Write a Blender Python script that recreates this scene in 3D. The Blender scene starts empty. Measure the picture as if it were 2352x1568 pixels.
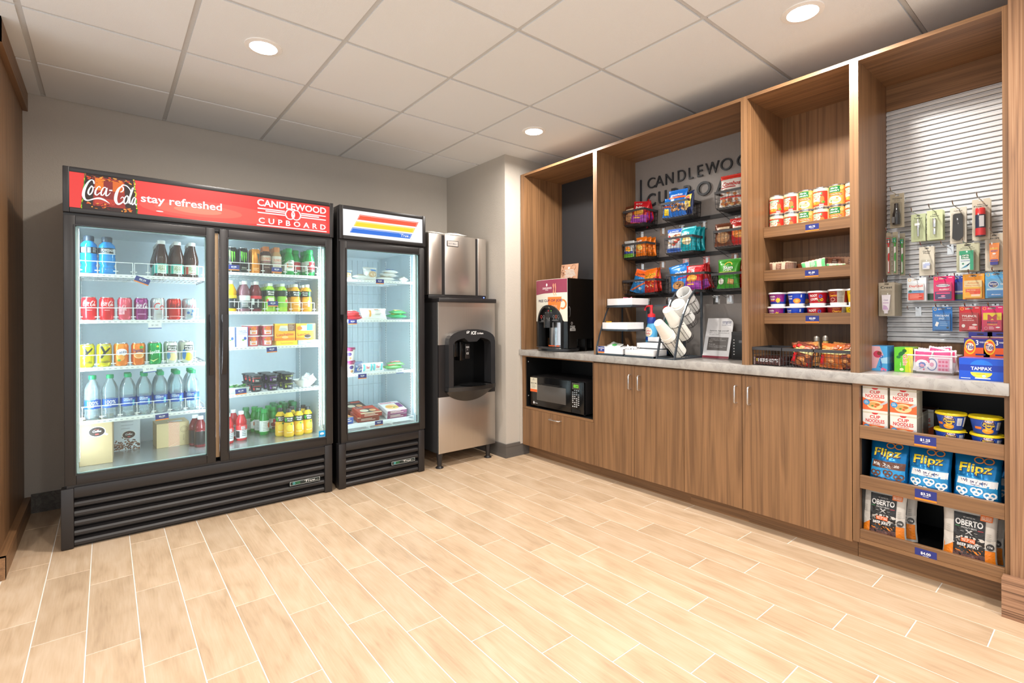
import bpy, bmesh, math, random
from mathutils import Vector, Matrix, noise
from mathutils.geometry import tessellate_polygon
C = bpy.context.scene.collection
S = bpy.context.scene
PI = math.pi
RND = random.Random(7)

# ---------------------------------------------------------------- camera, world, exposure
cam = bpy.data.cameras.new('camera'); co = bpy.data.objects.new('camera', cam); C.objects.link(co)
cam.sensor_width = 36.0; cam.lens = 36.0 * 1146.0 / 2352.0; cam.shift_y = -53.0 / 2352.0
cam.clip_start = 0.02
co.matrix_world = (Matrix.Translation((0, 0, 1.17)) @ Matrix.Rotation(-math.radians(39.125), 4, 'Z')
                   @ Matrix.Rotation(PI / 2, 4, 'X') @ Matrix.Rotation(-0.0049, 4, 'Z'))
S.camera = co
w = bpy.data.worlds.new('world'); S.world = w; w.use_nodes = True
w.node_tree.nodes['Background'].inputs[0].default_value = (0.97, 0.985, 1.0, 1)
w.node_tree.nodes['Background'].inputs[1].default_value = 1.05
S.view_settings.view_transform = 'Standard'; S.view_settings.look = 'None'
S.view_settings.exposure = 0.27; S.view_settings.gamma = 1.0; S.view_settings.use_curve_mapping = False
S.cycles.use_denoising = True
S.cycles.max_bounces = 8; S.cycles.transparent_max_bounces = 24
S.cycles.sample_clamp_indirect = 6.0
LAMP_W = 21.0            # each recessed ceiling light
LED = 78.0                # emission of the cooler light strips

# ---------------------------------------------------------------- materials
MATS = {}
def s2l(c):
    return tuple(((x / 12.92) if x <= .04045 else ((x + .055) / 1.055) ** 2.4) for x in c)
def hexc(h):
    return s2l(tuple(int(h[i:i + 2], 16) / 255 for i in (0, 2, 4)))
def newmat(name):
    m = bpy.data.materials.new(name); m.use_nodes = True
    return m, m.node_tree.nodes, m.node_tree.links, m.node_tree.nodes['Principled BSDF']
def M(h, rough=.45, metal=0.0, emit=0.0, coat=0.0, alpha=1.0):
    """plain surface of one colour with a faint tonal grain"""
    k = (h, rough, metal, emit, coat, alpha)
    if k in MATS: return MATS[k]
    m, n, l, b = newmat('mat_' + h)
    c = hexc(h)
    if emit:
        b.inputs['Base Color'].default_value = (*[x * .15 for x in c], 1)
        b.inputs['Emission Color'].default_value = (*c, 1); b.inputs['Emission Strength'].default_value = emit
    else:
        t = n.new('ShaderNodeTexNoise'); t.inputs['Scale'].default_value = 60; t.inputs['Detail'].default_value = 2
        mx = n.new('ShaderNodeMix'); mx.data_type = 'RGBA'; mx.blend_type = 'MIX'
        mx.inputs[6].default_value = (*[x * .95 for x in c], 1); mx.inputs[7].default_value = (*[min(1, x * 1.04) for x in c], 1)
        g = n.new('ShaderNodeNewGeometry'); l.new(g.outputs['Position'], t.inputs['Vector'])
        l.new(t.outputs['Fac'], mx.inputs[0]); l.new(mx.outputs[2], b.inputs['Base Color'])
    b.inputs['Roughness'].default_value = rough; b.inputs['Metallic'].default_value = metal
    b.inputs['Coat Weight'].default_value = coat
    if alpha < 1: b.inputs['Alpha'].default_value = alpha
    MATS[k] = m; return m
def clear(name, tint, tr=.9, rough=.05, body='ffffff', spec=1.0):
    """thin clear plastic / glass: mostly see-through, a fresnel gloss and a little body colour"""
    k = ('clear', name)
    if k in MATS: return MATS[k]
    m, n, l, b = newmat(name)
    n.remove(b); out = n['Material Output']
    t = n.new('ShaderNodeBsdfTransparent'); t.inputs[0].default_value = (*hexc(tint), 1)
    g = n.new('ShaderNodeBsdfGlossy'); g.inputs['Roughness'].default_value = rough; g.inputs[0].default_value = (1, 1, 1, 1)
    d = n.new('ShaderNodeBsdfDiffuse'); d.inputs[0].default_value = (*hexc(body), 1)
    f = n.new('ShaderNodeFresnel'); f.inputs[0].default_value = 1.45
    fm = n.new('ShaderNodeMath'); fm.operation = 'MULTIPLY'; fm.inputs[1].default_value = spec; l.new(f.outputs[0], fm.inputs[0])
    a = n.new('ShaderNodeMixShader'); a.inputs[0].default_value = tr
    l.new(d.outputs[0], a.inputs[1]); l.new(t.outputs[0], a.inputs[2])
    e = n.new('ShaderNodeMixShader'); l.new(fm.outputs[0], e.inputs[0]); l.new(a.outputs[0], e.inputs[1]); l.new(g.outputs[0], e.inputs[2])
    l.new(e.outputs[0], out.inputs[0]); MATS[k] = m; return m
def ramp(n, stops):
    r = n.new('ShaderNodeValToRGB'); e = r.color_ramp.elements
    e[0].position, e[0].color = stops[0][0], (*hexc(stops[0][1]), 1); e[1].position, e[1].color = stops[-1][0], (*hexc(stops[-1][1]), 1)
    for p, h in stops[1:-1]:
        q = e.new(p); q.color = (*hexc(h), 1)
    return r
def wood(name, along, lo='6f5036', mid='866343', hi='966f4c', rough=.42, fig=1.0):
    """laminate with the grain along one world axis"""
    m, n, l, b = newmat(name)
    g = n.new('ShaderNodeNewGeometry'); oi = n.new('ShaderNodeObjectInfo')
    mp = n.new('ShaderNodeMapping'); k = {'x': (.5, 15, 15), 'y': (15, .5, 15), 'z': (15, 15, .5)}[along]
    mp.inputs['Scale'].default_value = k
    ad = n.new('ShaderNodeVectorMath'); ad.operation = 'MULTIPLY_ADD'; ad.inputs[1].default_value = (7, 11, 5)
    l.new(oi.outputs['Random'], ad.inputs[0]); l.new(g.outputs['Position'], ad.inputs[2]); l.new(ad.outputs[0], mp.inputs[0])
    a = n.new('ShaderNodeTexNoise'); a.inputs['Scale'].default_value = .9; a.inputs['Detail'].default_value = 3; a.inputs['Distortion'].default_value = .6
    l.new(mp.outputs[0], a.inputs['Vector'])
    # rings cut by the board: a saw of the slow field
    mu = n.new('ShaderNodeMath'); mu.operation = 'MULTIPLY'; mu.inputs[1].default_value = 11 * fig; l.new(a.outputs['Fac'], mu.inputs[0])
    fr = n.new('ShaderNodeMath'); fr.operation = 'PINGPONG'; fr.inputs[1].default_value = 1.0; l.new(mu.outputs[0], fr.inputs[0])
    m2 = n.new('ShaderNodeMapping'); m2.inputs['Scale'].default_value = tuple(x * 14 if x > 1 else x * 5 for x in k); l.new(ad.outputs[0], m2.inputs[0])
    p = n.new('ShaderNodeTexNoise'); p.inputs['Scale'].default_value = 1; p.inputs['Detail'].default_value = 4; l.new(m2.outputs[0], p.inputs['Vector'])
    m3 = n.new('ShaderNodeMapping'); m3.inputs['Scale'].default_value = tuple(x * 2.6 if x > 1 else x * .5 for x in k); l.new(ad.outputs[0], m3.inputs[0])
    q = n.new('ShaderNodeTexNoise'); q.inputs['Scale'].default_value = 1; q.inputs['Detail'].default_value = 2; l.new(m3.outputs[0], q.inputs['Vector'])
    s1 = n.new('ShaderNodeMath'); s1.operation = 'MULTIPLY_ADD'; s1.inputs[1].default_value = .20; l.new(fr.outputs[0], s1.inputs[0])
    s2 = n.new('ShaderNodeMath'); s2.operation = 'MULTIPLY'; s2.inputs[1].default_value = .5; l.new(p.outputs['Fac'], s2.inputs[0])
    s3 = n.new('ShaderNodeMath'); s3.operation = 'MULTIPLY_ADD'; s3.inputs[1].default_value = .26; l.new(q.outputs['Fac'], s3.inputs[0]); l.new(s2.outputs[0], s3.inputs[2])
    l.new(s3.outputs[0], s1.inputs[2])
    r = ramp(n, [(.32, lo), (.485, mid), (.66, hi)]); l.new(s1.outputs[0], r.inputs[0]); l.new(r.outputs[0], b.inputs['Base Color'])
    b.inputs['Roughness'].default_value = rough
    bp = n.new('ShaderNodeBump'); bp.inputs['Strength'].default_value = .06; bp.inputs['Distance'].default_value = .002
    l.new(p.outputs['Fac'], bp.inputs['Height']); l.new(bp.outputs[0], b.inputs['Normal'])
    return m
def bumpy(name, h, scale, strength, rough=.8, lo=.96, detail=3, dist=.004):
    m, n, l, b = newmat(name); c = hexc(h)
    g = n.new('ShaderNodeNewGeometry')
    t = n.new('ShaderNodeTexNoise'); t.inputs['Scale'].default_value = scale; t.inputs['Detail'].default_value = detail; l.new(g.outputs['Position'], t.inputs['Vector'])
    mx = n.new('ShaderNodeMix'); mx.data_type = 'RGBA'; mx.inputs[6].default_value = (*[x * lo for x in c], 1); mx.inputs[7].default_value = (*c, 1)
    l.new(t.outputs['Fac'], mx.inputs[0]); l.new(mx.outputs[2], b.inputs['Base Color']); b.inputs['Roughness'].default_value = rough
    bp = n.new('ShaderNodeBump'); bp.inputs['Strength'].default_value = strength; bp.inputs['Distance'].default_value = dist
    l.new(t.outputs['Fac'], bp.inputs['Height']); l.new(bp.outputs[0], b.inputs['Normal'])
    return m
def plank_mat():
    m, n, l, b = newmat('wood_look_tile')
    tc = n.new('ShaderNodeTexCoord'); oi = n.new('ShaderNodeObjectInfo')
    ad = n.new('ShaderNodeVectorMath'); ad.operation = 'MULTIPLY_ADD'; ad.inputs[1].default_value = (31, 17, 0)
    l.new(oi.outputs['Random'], ad.inputs[0]); l.new(tc.outputs['Object'], ad.inputs[2])
    def tex(sc, detail, dist=0):
        mp = n.new('ShaderNodeMapping'); mp.inputs['Scale'].default_value = sc; l.new(ad.outputs[0], mp.inputs[0])
        t = n.new('ShaderNodeTexNoise'); t.inputs['Scale'].default_value = 1; t.inputs['Detail'].default_value = detail; t.inputs['Distortion'].default_value = dist
        l.new(mp.outputs[0], t.inputs['Vector']); return t
    a = tex((26, 3.2, 1), 4, 1.2); p = tex((170, 9, 1), 3); c = tex((5, 2, 1), 2)
    mu = n.new('ShaderNodeMath'); mu.operation = 'MULTIPLY'; mu.inputs[1].default_value = 7; l.new(c.outputs['Fac'], mu.inputs[0])
    fr = n.new('ShaderNodeMath'); fr.operation = 'PINGPONG'; fr.inputs[1].default_value = 1; l.new(mu.outputs[0], fr.inputs[0])
    s1 = n.new('ShaderNodeMath'); s1.operation = 'MULTIPLY_ADD'; s1.inputs[1].default_value = .5; l.new(a.outputs['Fac'], s1.inputs[0])
    s2 = n.new('ShaderNodeMath'); s2.operation = 'MULTIPLY_ADD'; s2.inputs[1].default_value = .32; l.new(p.outputs['Fac'], s2.inputs[0])
    s3 = n.new('ShaderNodeMath'); s3.operation = 'MULTIPLY'; s3.inputs[1].default_value = .16; l.new(fr.outputs[0], s3.inputs[0])
    l.new(s3.outputs[0], s2.inputs[2]); l.new(s2.outputs[0], s1.inputs[2])
    r = ramp(n, [(.28, 'b0967a'), (.46, 'c1a78a'), (.60, 'c9b196'), (.8, 'd0baa1')]); l.new(s1.outputs[0], r.inputs[0])
    hv = n.new('ShaderNodeHueSaturation'); l.new(r.outputs[0], hv.inputs['Color'])
    mr = n.new('ShaderNodeMapRange'); mr.inputs[3].default_value = .93; mr.inputs[4].default_value = 1.06; l.new(oi.outputs['Random'], mr.inputs[0]); l.new(mr.outputs[0], hv.inputs['Value'])
    l.new(hv.outputs[0], b.inputs['Base Color']); b.inputs['Roughness'].default_value = .38
    b.inputs['Specular IOR Level'].default_value = .35
    return m
def quartz():
    m, n, l, b = newmat('grey_quartz'); g = n.new('ShaderNodeNewGeometry')
    t = n.new('ShaderNodeTexNoise'); t.inputs['Scale'].default_value = 17; t.inputs['Detail'].default_value = 9; t.inputs['Distortion'].default_value = .9; l.new(g.outputs['Position'], t.inputs['Vector'])
    r = ramp(n, [(.30, '928f8b'), (.44, 'a29f9b'), (.50, 'a7a4a0'), (.515, '979490'), (.53, 'a8a5a1'), (.7, 'b2afab')]); l.new(t.outputs['Fac'], r.inputs[0]); l.new(r.outputs[0], b.inputs['Base Color'])
    b.inputs['Roughness'].default_value = .22; return m
def brushed(name, h, rough, axis='z'):
    m, n, l, b = newmat(name); g = n.new('ShaderNodeNewGeometry'); mp = n.new('ShaderNodeMapping')
    mp.inputs['Scale'].default_value = (3, 3, 260) if axis == 'h' else (260, 260, 2); l.new(g.outputs['Position'], mp.inputs[0])
    t = n.new('ShaderNodeTexNoise'); t.inputs['Scale'].default_value = 1; t.inputs['Detail'].default_value = 3; l.new(mp.outputs[0], t.inputs['Vector'])
    c = hexc(h); mx = n.new('ShaderNodeMix'); mx.data_type = 'RGBA'; mx.inputs[6].default_value = (*[x * .88 for x in c], 1); mx.inputs[7].default_value = (*c, 1)
    l.new(t.outputs['Fac'], mx.inputs[0]); l.new(mx.outputs[2], b.inputs['Base Color'])
    b.inputs['Metallic'].default_value = .9; b.inputs['Roughness'].default_value = rough; return m
WOODV = wood('laminate_upright', 'z'); WOODH = wood('laminate_lying', 'y'); WOODX = wood('laminate_deep', 'x')
PLANK = plank_mat(); QUARTZ = quartz()
WALL = bumpy('painted_wall', 'bfb8ae', 140, .35, .85)
TILE = bumpy('ceiling_fibre', 'eef0f1', 420, .5, .95, .93, 2, .002)
SMOOTHTILE = bumpy('ceiling_vinyl', 'eceef0', 30, .03, .7, .99)
GRID = M('cccccb', .5); GROUT = M('e4dfd6', .8); BASE = wood('base_tile', 'y', '4c4945', '5f5b56', '6d6963', .5)
BLACK = M('232122', .38); BLACKG = M('141415', .16); BLACKM = M('1b1b1c', .7); CHROME = M('d5d5d5', .14, 1.0)
STEEL = brushed('stainless', 'c9c2bb', .30); ALU = M('c8cdd2', .28, .85); WHITE = M('f2f2f0', .35); SILVER = M('c9ccd0', .25, .9)
WIRE = M('2c2c2e', .45); WWIRE = M('f4f6f6', .3); GLASS = clear('pane_glass', 'f3fbfa', .985, .02, 'ffffff', .55)
PET = clear('clear_bottle', 'f2fafc', .84, .06, 'e6f3f8', .9); FILM = clear('clear_film', 'fbfbfa', .985, .10, 'ffffff', .38)
ACRYL = clear('clear_acrylic', 'e9eef0', .72, .05, 'd8dde0', 1.0)

# ---------------------------------------------------------------- mesh builder
class MB:
    def __init__(s): s.v = []; s.f = []; s.m = []; s.s = []
    def add(s, vs, fs, mi=0, sm=False):
        o = len(s.v); s.v += [tuple(p) for p in vs]
        for f in fs: s.f.append(tuple(i + o for i in f)); s.m.append(mi); s.s.append(sm)
        return s
    def box(s, x0, y0, z0, x1, y1, z1, mi=0):
        if x0 > x1: x0, x1 = x1, x0
        if y0 > y1: y0, y1 = y1, y0
        if z0 > z1: z0, z1 = z1, z0
        return s.add([(x0, y0, z0), (x1, y0, z0), (x1, y1, z0), (x0, y1, z0), (x0, y0, z1), (x1, y0, z1), (x1, y1, z1), (x0, y1, z1)],
              [(0, 3, 2, 1), (4, 5, 6, 7), (0, 1, 5, 4), (1, 2, 6, 5), (2, 3, 7, 6), (3, 0, 4, 7)], mi)
    def rbox(s, x0, y0, z0, x1, y1, z1, r=.004, mi=0, seg=2):
        bm = bmesh.new(); bmesh.ops.create_cube(bm, size=1)
        for v in bm.verts: v.co = Vector(((x0 + x1) / 2 + v.co.x * (x1 - x0), (y0 + y1) / 2 + v.co.y * (y1 - y0), (z0 + z1) / 2 + v.co.z * (z1 - z0)))
        bmesh.ops.bevel(bm, geom=bm.edges[:], offset=r, segments=seg, affect='EDGES', profile=.5)
        bm.verts.index_update(); s.add([v.co[:] for v in bm.verts], [[v.index for v in f.verts] for f in bm.faces], mi, seg > 1); bm.free(); return s
    def lathe(s, prof, n=20, mi=0, c=(0, 0, 0), cap=True, sm=True):
        o = []; k = len(prof)
        for r, z in prof:
            for i in range(n):
                a = 2 * PI * i / n; o.append((c[0] + r * math.cos(a), c[1] + r * math.sin(a), c[2] + z))
        fs = [(j * n + i, j * n + (i + 1) % n, (j + 1) * n + (i + 1) % n, (j + 1) * n + i) for j in range(k - 1) for i in range(n)]
        s.add(o, fs, mi, sm)
        if cap:
            s.add(o[:n], [tuple(range(n - 1, -1, -1))], mi); s.add(o[-n:], [tuple(range(n))], mi)
        return s
    def tube(s, pts, r, n=6, mi=0, closed=False):
        pts = [Vector(p) for p in pts]; k = len(pts); o = []; up = None
        for i, p in enumerate(pts):
            if closed: d = pts[(i + 1) % k] - pts[i - 1]
            else: d = pts[min(i + 1, k - 1)] - pts[max(i - 1, 0)]
            d.normalize()
            if up is None: up = Vector((0, 0, 1)) if abs(d.z) < .9 else Vector((1, 0, 0))
            a = d.cross(up); a.normalize(); b = a.cross(d); up = b
            for j in range(n):
                t = 2 * PI * j / n + PI / n; o.append(p + a * (r * math.cos(t)) + b * (r * math.sin(t)))
        fs = [(i * n + j, i * n + (j + 1) % n, ((i + 1) % k) * n + (j + 1) % n, ((i + 1) % k) * n + j) for i in range(k if closed else k - 1) for j in range(n)]
        if not closed: fs += [tuple(range(n - 1, -1, -1)), tuple((k - 1) * n + j for j in range(n))]
        return s.add(o, fs, mi, n > 4)
    def prism(s, pts, y0, y1, mi=0, ax='y'):
        """polygon given in (x, z) pushed along y (or in (y, z) along x, or (x, y) along z)"""
        k = len(pts); ar = sum(pts[i][0] * pts[(i + 1) % k][1] - pts[(i + 1) % k][0] * pts[i][1] for i in range(k))
        if ar < 0: pts = pts[::-1]
        P = {'y': lambda a, b, t: (a, t, b), 'x': lambda a, b, t: (t, a, b), 'z': lambda a, b, t: (a, b, t)}[ax]
        o = [P(a, b, y0) for a, b in pts] + [P(a, b, y1) for a, b in pts]
        fs = [tuple(range(k)), tuple(range(2 * k - 1, k - 1, -1))] + [(i, k + i, k + (i + 1) % k, (i + 1) % k) for i in range(k)]
        if ax == 'x' or ax == 'z': fs = [f[::-1] for f in fs]
        return s.add(o, fs, mi)
    def xf(s, m, a=0):
        for i in range(a, len(s.v)): s.v[i] = tuple(m @ Vector(s.v[i]))
        return s
    def obj(s, name, mats, parent=None, loc=None, sharp=40):
        me = bpy.data.meshes.new(name); me.from_pydata(s.v, [], s.f)
        if not isinstance(mats, (list, tuple)): mats = [mats]
        for m in mats: me.materials.append(m)
        me.polygons.foreach_set('material_index', s.m); me.polygons.foreach_set('use_smooth', s.s)
        if any(s.s): me.set_sharp_from_angle(angle=math.radians(sharp))
        me.update(); o = bpy.data.objects.new(name, me); C.objects.link(o)
        if parent is not None: o.parent = parent
        if loc is not None: o.location = loc
        return o
def tag(o, label, cat, group=None, kind=None):
    if label: o['label'] = label
    if cat: o['category'] = cat
    if group: o['group'] = group
    if kind: o['kind'] = kind
    return o
def thing(name, label, cat, loc=(0, 0, 0), rz=0.0, group=None):
    o = bpy.data.objects.new(name, None); C.objects.link(o); o.empty_display_size = .02
    o.location = loc; o.rotation_euler = (0, 0, rz); return tag(o, label, cat, group)
def struct(name, mb, mats, parent=None):
    o = mb.obj(name, mats, parent)
    if parent is None: o['kind'] = 'structure'
    return o
def kids(o): return [c for c in KIDS.get(o.name, [])]
KIDS = {}
def dup(root, loc, rot=(0, 0, 0), label=None, group=None, scale=None):
    r = root.copy(); C.objects.link(r); r.location = loc; r.rotation_euler = rot
    if label: r['label'] = label
    if group: r['group'] = group
    if scale: r.scale = scale
    for ch in root.children:
        c = ch.copy(); C.objects.link(c); c.parent = r
        for g in ch.children:
            d = g.copy(); C.objects.link(d); d.parent = c
    return r
PROTO = {}
def put(kind, loc, rz, label, group=None, rx=0.0, ry=0.0, scale=None):
    """first use moves the prototype itself, later uses copy it with all its parts"""
    key = kind if isinstance(kind, tuple) else (kind,)
    if key not in PROTO:
        o = BUILD[key[0]](*key[1:]); PROTO[key] = o
        o.location = loc; o.rotation_euler = (rx, ry, rz); o['label'] = label
        if group: o['group'] = group
        if scale: o.scale = scale
        return o
    return dup(PROTO[key], loc, (rx, ry, rz), label, group, scale)
BUILD = {}

# ---------------------------------------------------------------- lettering and flat print
GL = {}
def glyphs(t, bold=0.0, shear=0.0, res=2, space=1.0):
    k = (t, bold, shear, res, space)
    if k in GL: return GL[k]
    cu = bpy.data.curves.new('t', 'FONT'); cu.body = t; cu.size = 1; cu.offset = bold; cu.shear = shear; cu.resolution_u = res; cu.space_character = space
    ob = bpy.data.objects.new('t', cu); me = bpy.data.meshes.new_from_object(ob)
    vs = [(v.co.x, v.co.y) for v in me.vertices]; fs = [tuple(p.vertices) for p in me.polygons]
    bpy.data.objects.remove(ob); bpy.data.curves.remove(cu); bpy.data.meshes.remove(me)
    x0 = min(v[0] for v in vs); x1 = max(v[0] for v in vs); y0 = min(v[1] for v in vs); y1 = max(v[1] for v in vs)
    vs = [((x - (x0 + x1) / 2) / (x1 - x0), (y - (y0 + y1) / 2) / (y1 - y0)) for x, y in vs]
    GL[k] = (vs, fs, (x1 - x0) / (y1 - y0)); return GL[k]
def flat(y=0.0): return lambda u, v, d: (u, y - d, v)
def flatx(x=0.0): return lambda u, v, d: (x + d, u, v)
def cyl(R):
    """wrap round a vertical axis; R is a radius or a function of height"""
    def f(u, v, d):
        r = R(v) if callable(R) else R
        a = u / (r if not callable(R) else R(None)); return ((r + d) * math.sin(a), -(r + d) * math.cos(a), v)
    return f
class Print(MB):
    def __init__(s, surf, step=None): MB.__init__(s); s.surf = surf; s.d = .0003; s.cols = []; s.step = step
    def col(s, c):
        if isinstance(c, str): c = (c, .4)
        if c not in s.cols: s.cols.append(c)
        s.d += .00003 if s.d < .0016 else .000012; return s.cols.index(c)
    def put(s, pts, fs, c):
        i = s.col(c)
        if s.step:                       # follow the curved face: triangles, then halve the long edges
            pts = list(pts); tr = []
            for f in fs:
                if len(f) == 3: tr.append(tuple(f))
                else: tr += [tuple(f[q] for q in t) for t in tessellate_polygon([[Vector((pts[k][0], pts[k][1], 0)) for k in f]])]
            mid = {}; lim = (s.step * 1.15) ** 2
            def half(a, b):
                k = (min(a, b), max(a, b))
                if k not in mid: mid[k] = len(pts); pts.append(((pts[a][0] + pts[b][0]) / 2, (pts[a][1] + pts[b][1]) / 2))
                return mid[k]
            for _ in range(5):
                out = []; ch = False
                for a, b, e in tr:
                    L = [((pts[p][0] - pts[q][0]) ** 2 + (pts[p][1] - pts[q][1]) ** 2 > lim) for p, q in ((a, b), (b, e), (e, a))]
                    if not any(L): out.append((a, b, e)); continue
                    ch = True; n_ = sum(L)
                    if n_ == 3: x, y, z = half(a, b), half(b, e), half(e, a); out += [(a, x, z), (x, b, y), (z, y, e), (x, y, z)]
                    else:
                        while not L[0]: a, b, e = b, e, a; L = L[1:] + L[:1]
                        if n_ == 2 and not L[1]: a, b, e = e, a, b; L = [True, True, False]
                        x = half(a, b)
                        if n_ == 1: out += [(a, x, e), (x, b, e)]
                        else: y = half(b, e); out += [(x, b, y), (a, x, y), (a, y, e)]
                tr = out
                if not ch: break
            fs = []
            for a, b, e in tr:
                ar = (pts[b][0] - pts[a][0]) * (pts[e][1] - pts[a][1]) - (pts[e][0] - pts[a][0]) * (pts[b][1] - pts[a][1])
                fs.append((a, b, e) if ar > 0 else (a, e, b))
        s.add([s.surf(u, v, s.d) for u, v in pts], fs, i, False); return s
    def rect(s, x0, z0, x1, z1, c, sk=0.0):
        """sk slants the sides"""
        nu = max(1, int(abs(x1 - x0) / s.step + .99)) if s.step else 1; nv = max(1, int(abs(z1 - z0) / s.step + .99)) if s.step else 1
        pts = [(x0 + (x1 - x0) * i / nu + sk * j / nv, z0 + (z1 - z0) * j / nv) for j in range(nv + 1) for i in range(nu + 1)]
        return s.put(pts, [(j * (nu + 1) + i, j * (nu + 1) + i + 1, (j + 1) * (nu + 1) + i + 1, (j + 1) * (nu + 1) + i) for j in range(nv) for i in range(nu)], c)
    def ell(s, x, z, rx, rz, c, a0=0.0, a1=2 * PI, n=20, rot=0.0):
        pts = [(0, 0)]; fs = []; rings = max(1, int(max(rx, rz) / s.step)) if s.step else 1
        for k in range(1, rings + 1): pts += [(rx * k / rings * math.cos(a0 + (a1 - a0) * i / n), rz * k / rings * math.sin(a0 + (a1 - a0) * i / n)) for i in range(n + 1)]
        fs = [(0, 1 + i, 2 + i) for i in range(n)]
        for k in range(1, rings):
            o = 1 + (k - 1) * (n + 1); fs += [(o + i, o + n + 1 + i, o + n + 2 + i, o + i + 1) for i in range(n)]
        cr, sr = math.cos(rot), math.sin(rot)
        return s.put([(x + a * cr - b * sr, z + a * sr + b * cr) for a, b in pts], fs, c)
    def ring(s, x, z, rx, rz, t, c, a0=0.0, a1=2 * PI, n=24):
        pts = [(x + (rx - q) * math.cos(a0 + (a1 - a0) * i / n), z + (rz - q) * math.sin(a0 + (a1 - a0) * i / n)) for q in (0, t) for i in range(n + 1)]
        return s.put(pts, [(i, i + 1, n + 2 + i, n + 1 + i) for i in range(n)], c)
    def poly(s, pts, c):
        k = len(pts); ar = sum(pts[i][0] * pts[(i + 1) % k][1] - pts[(i + 1) % k][0] * pts[i][1] for i in range(k))
        return s.put(pts if ar > 0 else pts[::-1], [tuple(range(k))], c)
    def text(s, t, x, z, wd, h, c, bold=.02, shear=0.0, rot=0.0, res=3, space=1.0):
        """text centred at (x, z), fitted to width wd and height h (either may be None)"""
        vs, fs, asp = glyphs(t, bold * .42, shear, res, space)
        if wd is None: wd = h * asp
        if h is None: h = wd / asp
        cr, sr = math.cos(rot), math.sin(rot)
        return s.put([(x + a * wd * cr - b * h * sr, z + a * wd * sr + b * h * cr) for a, b in vs], fs, c)
    def lines(s, x, z, wd, n, gap, h, c, seed=1):
        r = random.Random(seed)
        for i in range(n): s.rect(x - wd / 2, z - i * gap, x - wd / 2 + wd * (.7 + .3 * r.random()), z - i * gap + h, c)
        return s
    def done(s, name, parent, emit=0.0):
        ms = [M(c[0], c[1], 0.0, emit) if not emit else M(c[0], .4, 0.0, emit) for c in s.cols]
        return s.obj(name, ms, parent)
# ---------------------------------------------------------------- the room
H = 2.554; YB = 4.203; XR = 2.60; YC = 3.283; XBK = 3.225
fl = struct('floor', MB().box(-1.6, -1.3, -.06, 3.6, YB + .1, -.0016), GROUT)
pm = MB().rbox(-.0754, -.2952, -.010, .0754, .2952, 0, .0010, 0, 1)
first = None
for k in range(-8, 20):
    x = -.216 + .1549 * (k + .5); off = {0: 3.075, 1: 2.89, 2: 2.69}[k % 3]
    for j in range(-6, 3):
        y = off + .5945 * (j + .5)
        if y > YB + .25 or y < -.9 or x > 3.0: continue
        if x > 2.95 or (x < -.9 and y < .2): continue
        if first is None: first = pm.obj('plank', PLANK, fl, (x, y, 0)); o = first
        else:
            o = first.copy(); C.objects.link(o); o.location = (x, y, 0)
# back wall behind the coolers, the return wall and the wall behind the cabinets
struct('wall_back', MB().box(-1.2, YB, 0, XR + .12, YB + .12, H), WALL)
struct('wall_column', MB().box(XR, YC, 0, 3.6, YB, H), WALL)
struct('wall_right', MB().box(XBK + .02, .29, 0, XBK + .14, YC, H), WALL)
# timber-clad end on the left with its crown and plinth
wl = struct('wall_left', MB().box(-1.2, 3.225, 0, -.388, YB, H), WOODV)
struct('crown', MB().prism([(-.388, 2.44), (-.364, 2.44), (-.364, H), (-.388, H)], 3.2, YB).box(-1.2, 3.2, 2.44, -.364, 3.225, H), WOODH, wl)
struct('plinth', MB().box(-.388, 3.2, 0, -.358, YB, .10).box(-1.2, 3.195, 0, -.358, 3.225, .10), WOODH, wl)
# timber-clad pier on the right
wp = struct('wall_pier', MB().box(2.752, -1.2, 0, 3.4, .288, H), wood('pier_timber', 'z', '7a5941', '9a7354', 'ac8767', .45, 1.6))
struct('plinth', MB().box(2.70, -1.2, 0, 2.752, .308, .152), wood('plinth_timber', 'y', '5d4433', '9a745a', 'b48d6f', .45, 1.8), wp)
# tile bases
bb = MB()
bb.box(-.358, YB - .012, 0, XR, YB, .115)
struct('baseboard_back', bb, BASE)
bc = MB().box(XR - .012, YC - .012, 0, XR, YB - .012, .115).box(XR, YC - .012, 0, 2.86, YC, .115)
bc.box(XR - .015, YC - .012, 0, XR - .012, YB - .012, .028).box(XR - .015, YC - .015, 0, 2.86, YC - .012, .028)
bc.box(XR - .014, YC - .012, .092, XR - .012, YB - .012, .112).box(XR - .014, YC - .014, .092, 2.86, YC - .012, .112)
struct('baseboard_column', bc, M('5f5b57', .55))
# suspended ceiling: backing slab, tiles, grid bars
ce = struct('ceiling', MB().box(-1.3, -1.3, H + .03, 3.6, YB + .1, H + .09), M('d8d5d0', .9))
GX = [-.294 + .6096 * i for i in range(-2, 7)]; GY = [2.441 + .6096 * j for j in range(-6, 4)]
tiles = {}
def tile_at(x0, x1, y0, y1, mat, key):
    k = (round(x1 - x0, 3), round(y1 - y0, 3), key); g = .006; a = (x1 - x0) / 2 - g; b = (y1 - y0) / 2 - g
    loc = ((x0 + x1) / 2, (y0 + y1) / 2, H)
    if k in tiles:
        o = tiles[k].copy(); C.objects.link(o); o.location = loc
    else:
        # tegular edge: the face hangs a little below the flange
        o = MB().box(-a, -b, .004, a, b, .02).box(-a + .006, -b + .006, -.006, a - .006, b - .006, .004).obj('ceiling_tile', mat, ce, loc); tiles[k] = o
    return o
XS = [-1.25] + GX[1:7] + [3.3]; YS = [-1.25] + [y for y in GY if -1.2 < y < YB] + [YB]
HOLES = {}
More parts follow.
